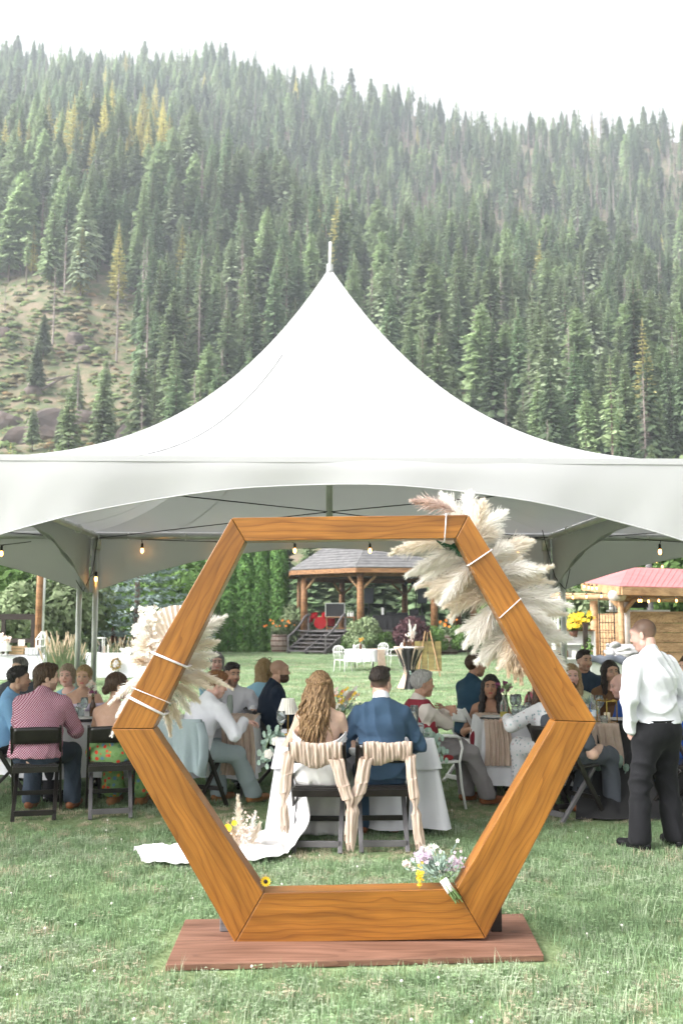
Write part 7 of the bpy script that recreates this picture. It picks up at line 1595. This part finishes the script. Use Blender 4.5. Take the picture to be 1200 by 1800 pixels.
for u, Y, m_ in ((1091, 23.75, 'timber'), (1102, 23.95, 'log_end')): x = at(u, 1100, Y); MB().tube([(x.x, Y, 0), (x.x, Y, zb - .03)], .07, 10).build('log_post', m_, t, smooth=True, off=O)
x = at(1044, 1100, 24.9); MB().tube([(x.x, 24.9, 0), (x.x, 24.9, zb - .05)], .10, 10).build('log_post', 'timber', t, smooth=True, off=O)
x = at(962, 1100, 26); MB().tube([(x.x, 26, 0), (x.x, 26, zb - .02)], .10, 10).build('log_post', 'timber', t, smooth=True, off=O)
for s_, u1 in ((-1, 1074), (1, 1114)): MB().tube([at(1095, 1076, 23.85), at(u1, 1053, 23.8)], .055, 8).build('brace', 'timber', t, smooth=True, off=O)
def planks(a, b, z0, z1, n, mat, depth=.03):
    for k in range(n):
        z = z0 + (z1 - z0) * (k + .5) / n; h = (z1 - z0) / n - .012; j = rb.uniform(-.006, .006); mid = (a + b) / 2; o = MB().bar(Vector((a.x, a.y, z)) - Vector((mid.x, mid.y, z)), Vector((b.x, b.y, z)) - Vector((mid.x, mid.y, z)), depth, h).build('plank', mat, t, bevel=.004); o.location = Vector((mid.x, mid.y + j, z)) - O
zt = at(1100, 1078, 24.2).z; planks(at(1048, 1100, 24.9), at(1088, 1100, 24.1), .05, zt, 8, 'timber'); planks(at(1106, 1100, 24.2), at(1300, 1100, 25.0), .05, zt, 8, 'timber')
MB().bar(at(1106, 1077, 24.2), at(1300, 1077, 25.0), .12, .05).build('wall_cap', 'timber', t, off=O)
# wire panel leaning at the wall, shelf with black kettle
w0, w1 = at(1053, 1100, 24.0), at(1079, 1100, 24.0); wp = thing('wire_panel', 'dark wire mesh trellis panel against the plank wall', 'trellis', ((w0.x + w1.x) / 2, 24.0, 0)); W = w1.x - w0.x; zt2 = at(1060, 1052, 24).z
for k in range(2): MB().tube([((k - .5) * W, 0, 0), ((k - .5) * W, 0, zt2)], .014, 6).build('side_rod', 'cable', wp)
for k in range(1, 5): MB().tube([((k / 5 - .5) * W, 0, .1), ((k / 5 - .5) * W, 0, zt2 - .4)], .006, 4).build('wire', 'cable', wp)
for k in range(12): MB().tube([(-.5 * W, .01, .2 + (zt2 - .2) * k / 11), (.5 * W, .01, .2 + (zt2 - .2) * k / 11)], .006, 4).build('wire', 'cable', wp)
p = at(1130, 1077, 24.3); gt = thing('grill_top', 'black lidded grill with a steel shelf above the plank wall', 'grill', (p.x, 24.75, 0)); MB().box((0, 0, p.z + .05), (1.5, .3, .045)).build('shelf', 'tent_pipe', gt); MB().box((-.05, 0, p.z + .20), (.55, .28, .16)).build('lid', 'speaker_black', gt, bevel=.03); MB().box((0, .2, (p.z + .02) / 2), (1.3, .06, p.z + .02)).build('back_board', 'timber', gt); MB().box((-.62, -.02, p.z + .25), (.16, .16, .34)).build('white_canister', 'porcelain', gt, bevel=.02)
# dry stone pillar
M('field_stone', (.20, .20, .215), (.42, .41, .40), scale=1.6, rough=.9, bump=.6, bscale=12, rnd=.3)
c = at(1110, 1160, 21.5); sp_ = thing('stone_stack', 'stack of pale field stones beside the standing man\'s head', 'stone stack', (c.x - .05, 21.5, 0)); zt3 = at(1110, 1134, 21.5).z; stn = []
for i in range(4):
    s = SDF(); r = np.random.RandomState(i)
    for k in range(4): s.ell(r.randn(3) * [.05, .03, .02], (.10 + .03 * r.rand(), .07, .045), .02)
    V, Q = s.mesh(.03); m_ = np_mesh('stone', V, Q, smooth=False); m_.materials.append(MAT['field_stone']); stn.append(m_)
z = .04
while z < zt3:
    rr = .36 + .06 * math.sin(z * 3)
    for a in range(12):
        an = a / 12 * 2 * PI + rb.random() * .4; o = bpy.data.objects.new('stone', stn[rb.randrange(4)]); C.objects.link(o); o.parent = sp_; o.location = (math.cos(an) * rr, math.sin(an) * rr * .8, z + rb.uniform(-.02, .02)); o.rotation_euler = (rb.gauss(0, .2), rb.gauss(0, .2), an + 1.57); s_ = rb.uniform(.9, 1.4); o.scale = (s_ * 1.2, s_, s_)
    z += .085
MB().lathe([(.32, 0), (.32, zt3 - .05), (.2, zt3 + .02)], 14).build('core', 'field_stone', sp_)
# white trellis, cabinet, flower pots
p = at(958, 1100, 25); tr_ = thing('white_trellis', 'white lattice arch behind the tent poles', 'trellis', (p.x, 25, 0)); zt4 = at(958, 1058, 25).z; W = .62
for k in range(9): x = -W / 2 + W * k / 8; zz = zt4 - .35 + .35 * math.sqrt(max(0, 1 - (2 * x / W) ** 2)); MB().box((x, 0, zz / 2 + .2), (.035, .02, zz - .4)).build('slat', 'white_paint', tr_)
for k in range(14): MB().box((0, .022, .5 + (zt4 - .75) * k / 13), (W, .02, .035)).build('slat', 'white_paint', tr_)
for q_s in (-1, 1): MB().box((q_s * W / 2, .0, (zt4 - .35) / 2), (.05, .05, zt4 - .35)).build('side_post', 'white_paint', tr_)
MB().tube([(W / 2 * math.cos(a), 0, zt4 - .35 + .35 * math.sin(a)) for a in [i * PI / 10 for i in range(11)]], .025, 6).build('arch_rim', 'white_paint', tr_)
p0, p1 = at(972, 1100, 24), at(1041, 1100, 24); cb = thing('potting_shelf', 'white shelf unit with jars below the yellow flowers', 'shelf', ((p0.x + p1.x) / 2, 24, 0)); W = p1.x - p0.x; zt5 = at(1000, 1108, 24).z
MB().box((0, .14, zt5 / 2), (W, .03, zt5)).build('back_panel', 'white_paint', cb)
for z in (.12, .46, .86, 1.2, zt5): MB().box((0, 0, z), (W, .3, .035)).build('shelf_board', 'log_wood' if z == zt5 else 'white_paint', cb)
for s_ in (-1, 1): MB().box((s_ * W / 2, 0, zt5 / 2), (.04, .3, zt5 - .04)).build('side_panel', 'white_paint', cb)
for i in range(9):
    x = -W * .42 + W * .84 * (i % 5) / 4; z = .88 if i < 5 else .48; MB().box((x, -.02, z + .09), (.10, .10, .16)).build('stored_item', ('kraft', 'rust', 'paper', 'label_blue')[i % 4], cb, bevel=.01)
for i, (u, v) in enumerate(((1013, 1086), (1027, 1090), (1008, 1100))):
    c = at(u, v, 23.7); fp = thing('flower_pot', ('pot of large yellow flowers on the white shelf', 'pot of yellow and white flowers on the white shelf', 'hanging pot of trailing yellow flowers at the white shelf')[i], 'flower pot', (c.x, 23.75, zt5 + .02 if i < 2 else zt5 - .16)); MB().lathe([(.08, 0), (.11, .16)], 14).build('pot', 'rust', fp, smooth=True); bb = leafy(200 + i, 260, (.18, .18, .12), .05, 6); bb.materials.append(MAT['leaf_green']); o = bpy.data.objects.new('leaves', bb); C.objects.link(o); o.parent = fp; o.location = (0, 0, .12)
    blossoms('bloom', fp, [(q.gauss(0, .10), q.gauss(-.05, .08), .28 + q.gauss(0, .06)) for _ in range(34)], .055, 'yellow_petal', (0, 0, 0), seed=i)
p = at(1028, 1120, 23.2); gb = thing('garland_post', 'dark post wound with greenery beside the white shelf', 'post', (p.x, 23.2, 0)); zt6 = at(1028, 1096, 23.2).z; MB().box((0, 0, zt6 / 2), (.10, .10, zt6)).build('post', 'dark_wood', gb); bb = leafy(230, 380, (.16, .16, zt6 / 2), .05, 10); bb.materials.append(MAT['leaf_green']); o = bpy.data.objects.new('leaves', bb); C.objects.link(o); o.parent = gb
# cooler / covered bin behind guests
c = at(1062, 1175, 20); bn = thing('covered_bin', 'pale bin with a crumpled dark cover in front of the plank wall', 'bin', (c.x, 20, 0)); zt7 = at(1062, 1154, 20).z; MB().box((0, 0, zt7 / 2 - .03), (.75, .6, zt7 - .06)).build('bin_body', 'tent_pipe', bn, bevel=.04)
MB().grid(lambda u, v: Vector(((u - .5) * .82, (v - .5) * .68, zt7 - .02 + .03 * math.sin(u * 13 + v * 7) + .02 * math.sin(v * 19) - .10 * (max(abs(u - .5), abs(v - .5)) > .46))), 26, 22).build('crumpled_cover', 'slate', bn, smooth=True, solid=.01)
p = at(1143, 1100, 33); up = thing('utility_pole', 'grey utility pole behind the pink roofed pavilion', 'pole', (p.x, 33, 0)); MB().tube([(0, 0, 0), (0, 0, 5.6)], .11, 10).build('pole', 'grey_wood', up, smooth=True); MB().box((0, 0, 5.3), (1.0, .1, .1)).build('crossarm', 'grey_wood', up)
# garden light strings round the pavilion
for lb, Y, L in (('garden bulb string under the pavilion eave', 23.2, [(1122, 1056), (1126, 1056), (1139, 1057), (1157, 1056), (1188, 1056), (1215, 1056)]), ('garden bulb string along the open log beam', 23.0, [(982, 1051), (1006, 1050), (1030, 1049), (1056, 1048)]), ('garden bulb string rising behind the pavilion roof', 29, [(1153, 987), (1163, 996), (1175, 1004), (1186, 1008), (1198, 1007), (1215, 1004)]), ('short garden bulb string below the tent corner', 24.5, [(1026, 1031), (1034, 1033), (1040, 1034), (1048, 1034)])):
    pts = [at(u, v - 4, Y) for u, v in L]; strand(lb, pts, [at(u, v, Y) for u, v in L], sag=.0)
# ------------------------------------------------------------------ grass
foliage_mat('blade', (.18, .285, .145), (.31, .415, .24), transl=.3, rnd=.35, scale=9); foliage_mat('blade_pale', (.32, .40, .26), (.44, .50, .36), transl=.25, rnd=.25, scale=9); foliage_mat('blade_dry', (.42, .37, .26), (.52, .46, .34), transl=.2, rnd=.2, scale=9)
def tuft(seed, n, rad, h0, h1, wid, lean=.6, leaves=0):
    r = np.random.RandomState(seed); V = []; Fc = []
    for i in range(n):
        a = r.rand() * 6.283; q = rad * math.sqrt(r.rand()); b = np.array([math.cos(a) * q, math.sin(a) * q, -.004]); h = h0 + (h1 - h0) * r.rand() ** 1.5; az = r.rand() * 6.283; ln = lean * r.rand() * h
        d = np.array([math.cos(az), math.sin(az), 0]); s = np.array([-d[1], d[0], 0]) * wid * (.6 + .8 * r.rand()); m = b + d * ln * .35 + [0, 0, h * .6]; t = b + d * ln + [0, 0, h]
        k = len(V); V += [b - s, b + s, m + s * .8, m - s * .8, t]; Fc += [(k, k + 1, k + 2), (k, k + 2, k + 3), (k + 3, k + 2, k + 4)]
    for i in range(leaves):      # clover leaves
        a = r.rand() * 6.283; q = rad * math.sqrt(r.rand()); c = np.array([math.cos(a) * q, math.sin(a) * q, h0 + (h1 - h0) * .35 * r.rand()])
        for j in range(3):
            x = 2.094 * j + a; d = np.array([math.cos(x), math.sin(x), .15]); e = np.array([-d[1], d[0], 0]); k = len(V); V += [c, c + d * .007 + e * .005, c + d * .011, c + d * .007 - e * .005]; Fc += [(k, k + 1, k + 2), (k, k + 2, k + 3)]
    return np_mesh('grass_tuft', np.array(V), np.array(Fc), smooth=False)
gs_ = []
for i in range(8):
    m_ = tuft(i, 46, .075, .018, .055 + .012 * (i % 3), .0016, leaves=10 if i % 2 else 3); m_.materials.append(MAT[('blade', 'blade', 'blade', 'blade_pale', 'blade', 'blade_pale', 'blade', 'blade_dry')[i]]); gs_.append(m_)
for i in range(6):
    m_ = tuft(20 + i, 60, .30, .03, .07, .0045); m_.materials.append(MAT[('blade', 'blade', 'blade_pale', 'blade', 'blade_pale', 'blade_dry')[i]]); gs_.append(m_)
tall = tuft(40, 14, .05, .09, .17, .0015, .9); tall.materials.append(MAT['blade_pale']); gs_.append(tall)
rg = random.Random(17); pts, ro, sc, ix = [], [], [], []
def vn(x, y): return .5 + .25 * (math.sin(x * 1.7 + 2 * math.sin(y * .9)) + math.sin(y * 2.3 + 1.6 * math.sin(x * 1.1 + 1)))
def worn(x, y):     # trampled dry ground around the chairs
    w = 0
    for (cx, cy, rx, ry) in ((-2.6, 8.9, 1.1, .55), (-1.7, 8.75, .7, .35), (.1, 7.6, .9, .3), (1.35, 9.3, .7, .5), (2.4, 9.0, .8, .4), (-1.0, 9.1, .6, .4)):
        w = max(w, 1 - ((x - cx) / rx) ** 2 - ((y - cy) / ry) ** 2)
    return max(0, min(1, w * 1.3))
for Y0, Y1, dens, big in ((3.5, 8.0, 330, 0), (8.0, 16.0, 170, 0), (16.0, 58.0, 13, 1)):
    n = int(dens * (.40 * (Y1 ** 2 - Y0 ** 2) + 1.6 * (Y1 - Y0)))
    for _ in range(n):
        y = math.sqrt(Y0 ** 2 + rg.random() * (Y1 ** 2 - Y0 ** 2)); x = rg.uniform(-1, 1) * (y * .40 + .8)
        if abs(x - .08) < 1.05 and abs(y - 5.5 - .02 * x) < .40: continue
        v = vn(x * 1.3, y * 1.3); wr = worn(x, y)
        if big: i = 8 + (rg.choice((0, 1, 3)) if rg.random() > v * .6 else rg.choice((2, 4, 4, 5)))
        else:
            if wr > 0 and rg.random() < wr * .55: continue
            i = rg.choice((0, 1, 2, 4, 6)) if rg.random() > v * .55 + wr * .5 else rg.choice((3, 5, 3, 5, 7)) if wr < .2 else 7
            if rg.random() < .006: i = 14
        pts.append((x, y, 0)); ro.append(rg.random() * 6.28); s_ = rg.uniform(.6, 1.25) * (1 - .4 * wr); sc.append((s_, s_, s_ * rg.uniform(.7, 1.1))); ix.append(i)
tag(scatter('grass', pts, ro, sc, ix, gs_), 'short mown lawn grass with clover', 'grass')
fm = MB().ball((0, 0, .055), (.009, .009, .008), 7, 5).tube([(0, 0, 0), (.002, 0, .05)], .001, 4); me = bpy.data.meshes.new('clover_head'); me.from_pydata(fm.v, [], fm.f); me.materials.append(MAT['white_petal'])
pts = [(rg.uniform(-1, 1) * (y * .36), y, 0) for y in [3.6 + 5.5 * rg.random() ** 1.3 for _ in range(75)]]; pts = [p for p in pts if not (abs(p[0] - .08) < 1.1 and abs(p[1] - 5.5) < .45)]
tag(scatter('clover_flowers', pts, [0] * len(pts), [(rg.uniform(.5, .9),) * 3 for _ in pts], [0] * len(pts), [me]), 'tiny white clover heads dotted through the lawn', 'clover')
# ------------------------------------------------------------------ haze
M('haze', (1, 1, 1)); n_, l_ = nodes('haze')
for x in list(n_):
    if x.type != 'OUTPUT_MATERIAL': n_.remove(x)
pv = n_.new('ShaderNodeVolumePrincipled'); pv.inputs['Color'].default_value = (.86, .93, 1, 1); pv.inputs['Density'].default_value = HAZE
pv.inputs['Anisotropy'].default_value = .2
l_.new(pv.outputs[0], n_['Material Output'].inputs['Volume'])
tag(MB().box((0, 320, 198), (1340, 710, 402)).build('haze', 'haze'), kind='stuff')
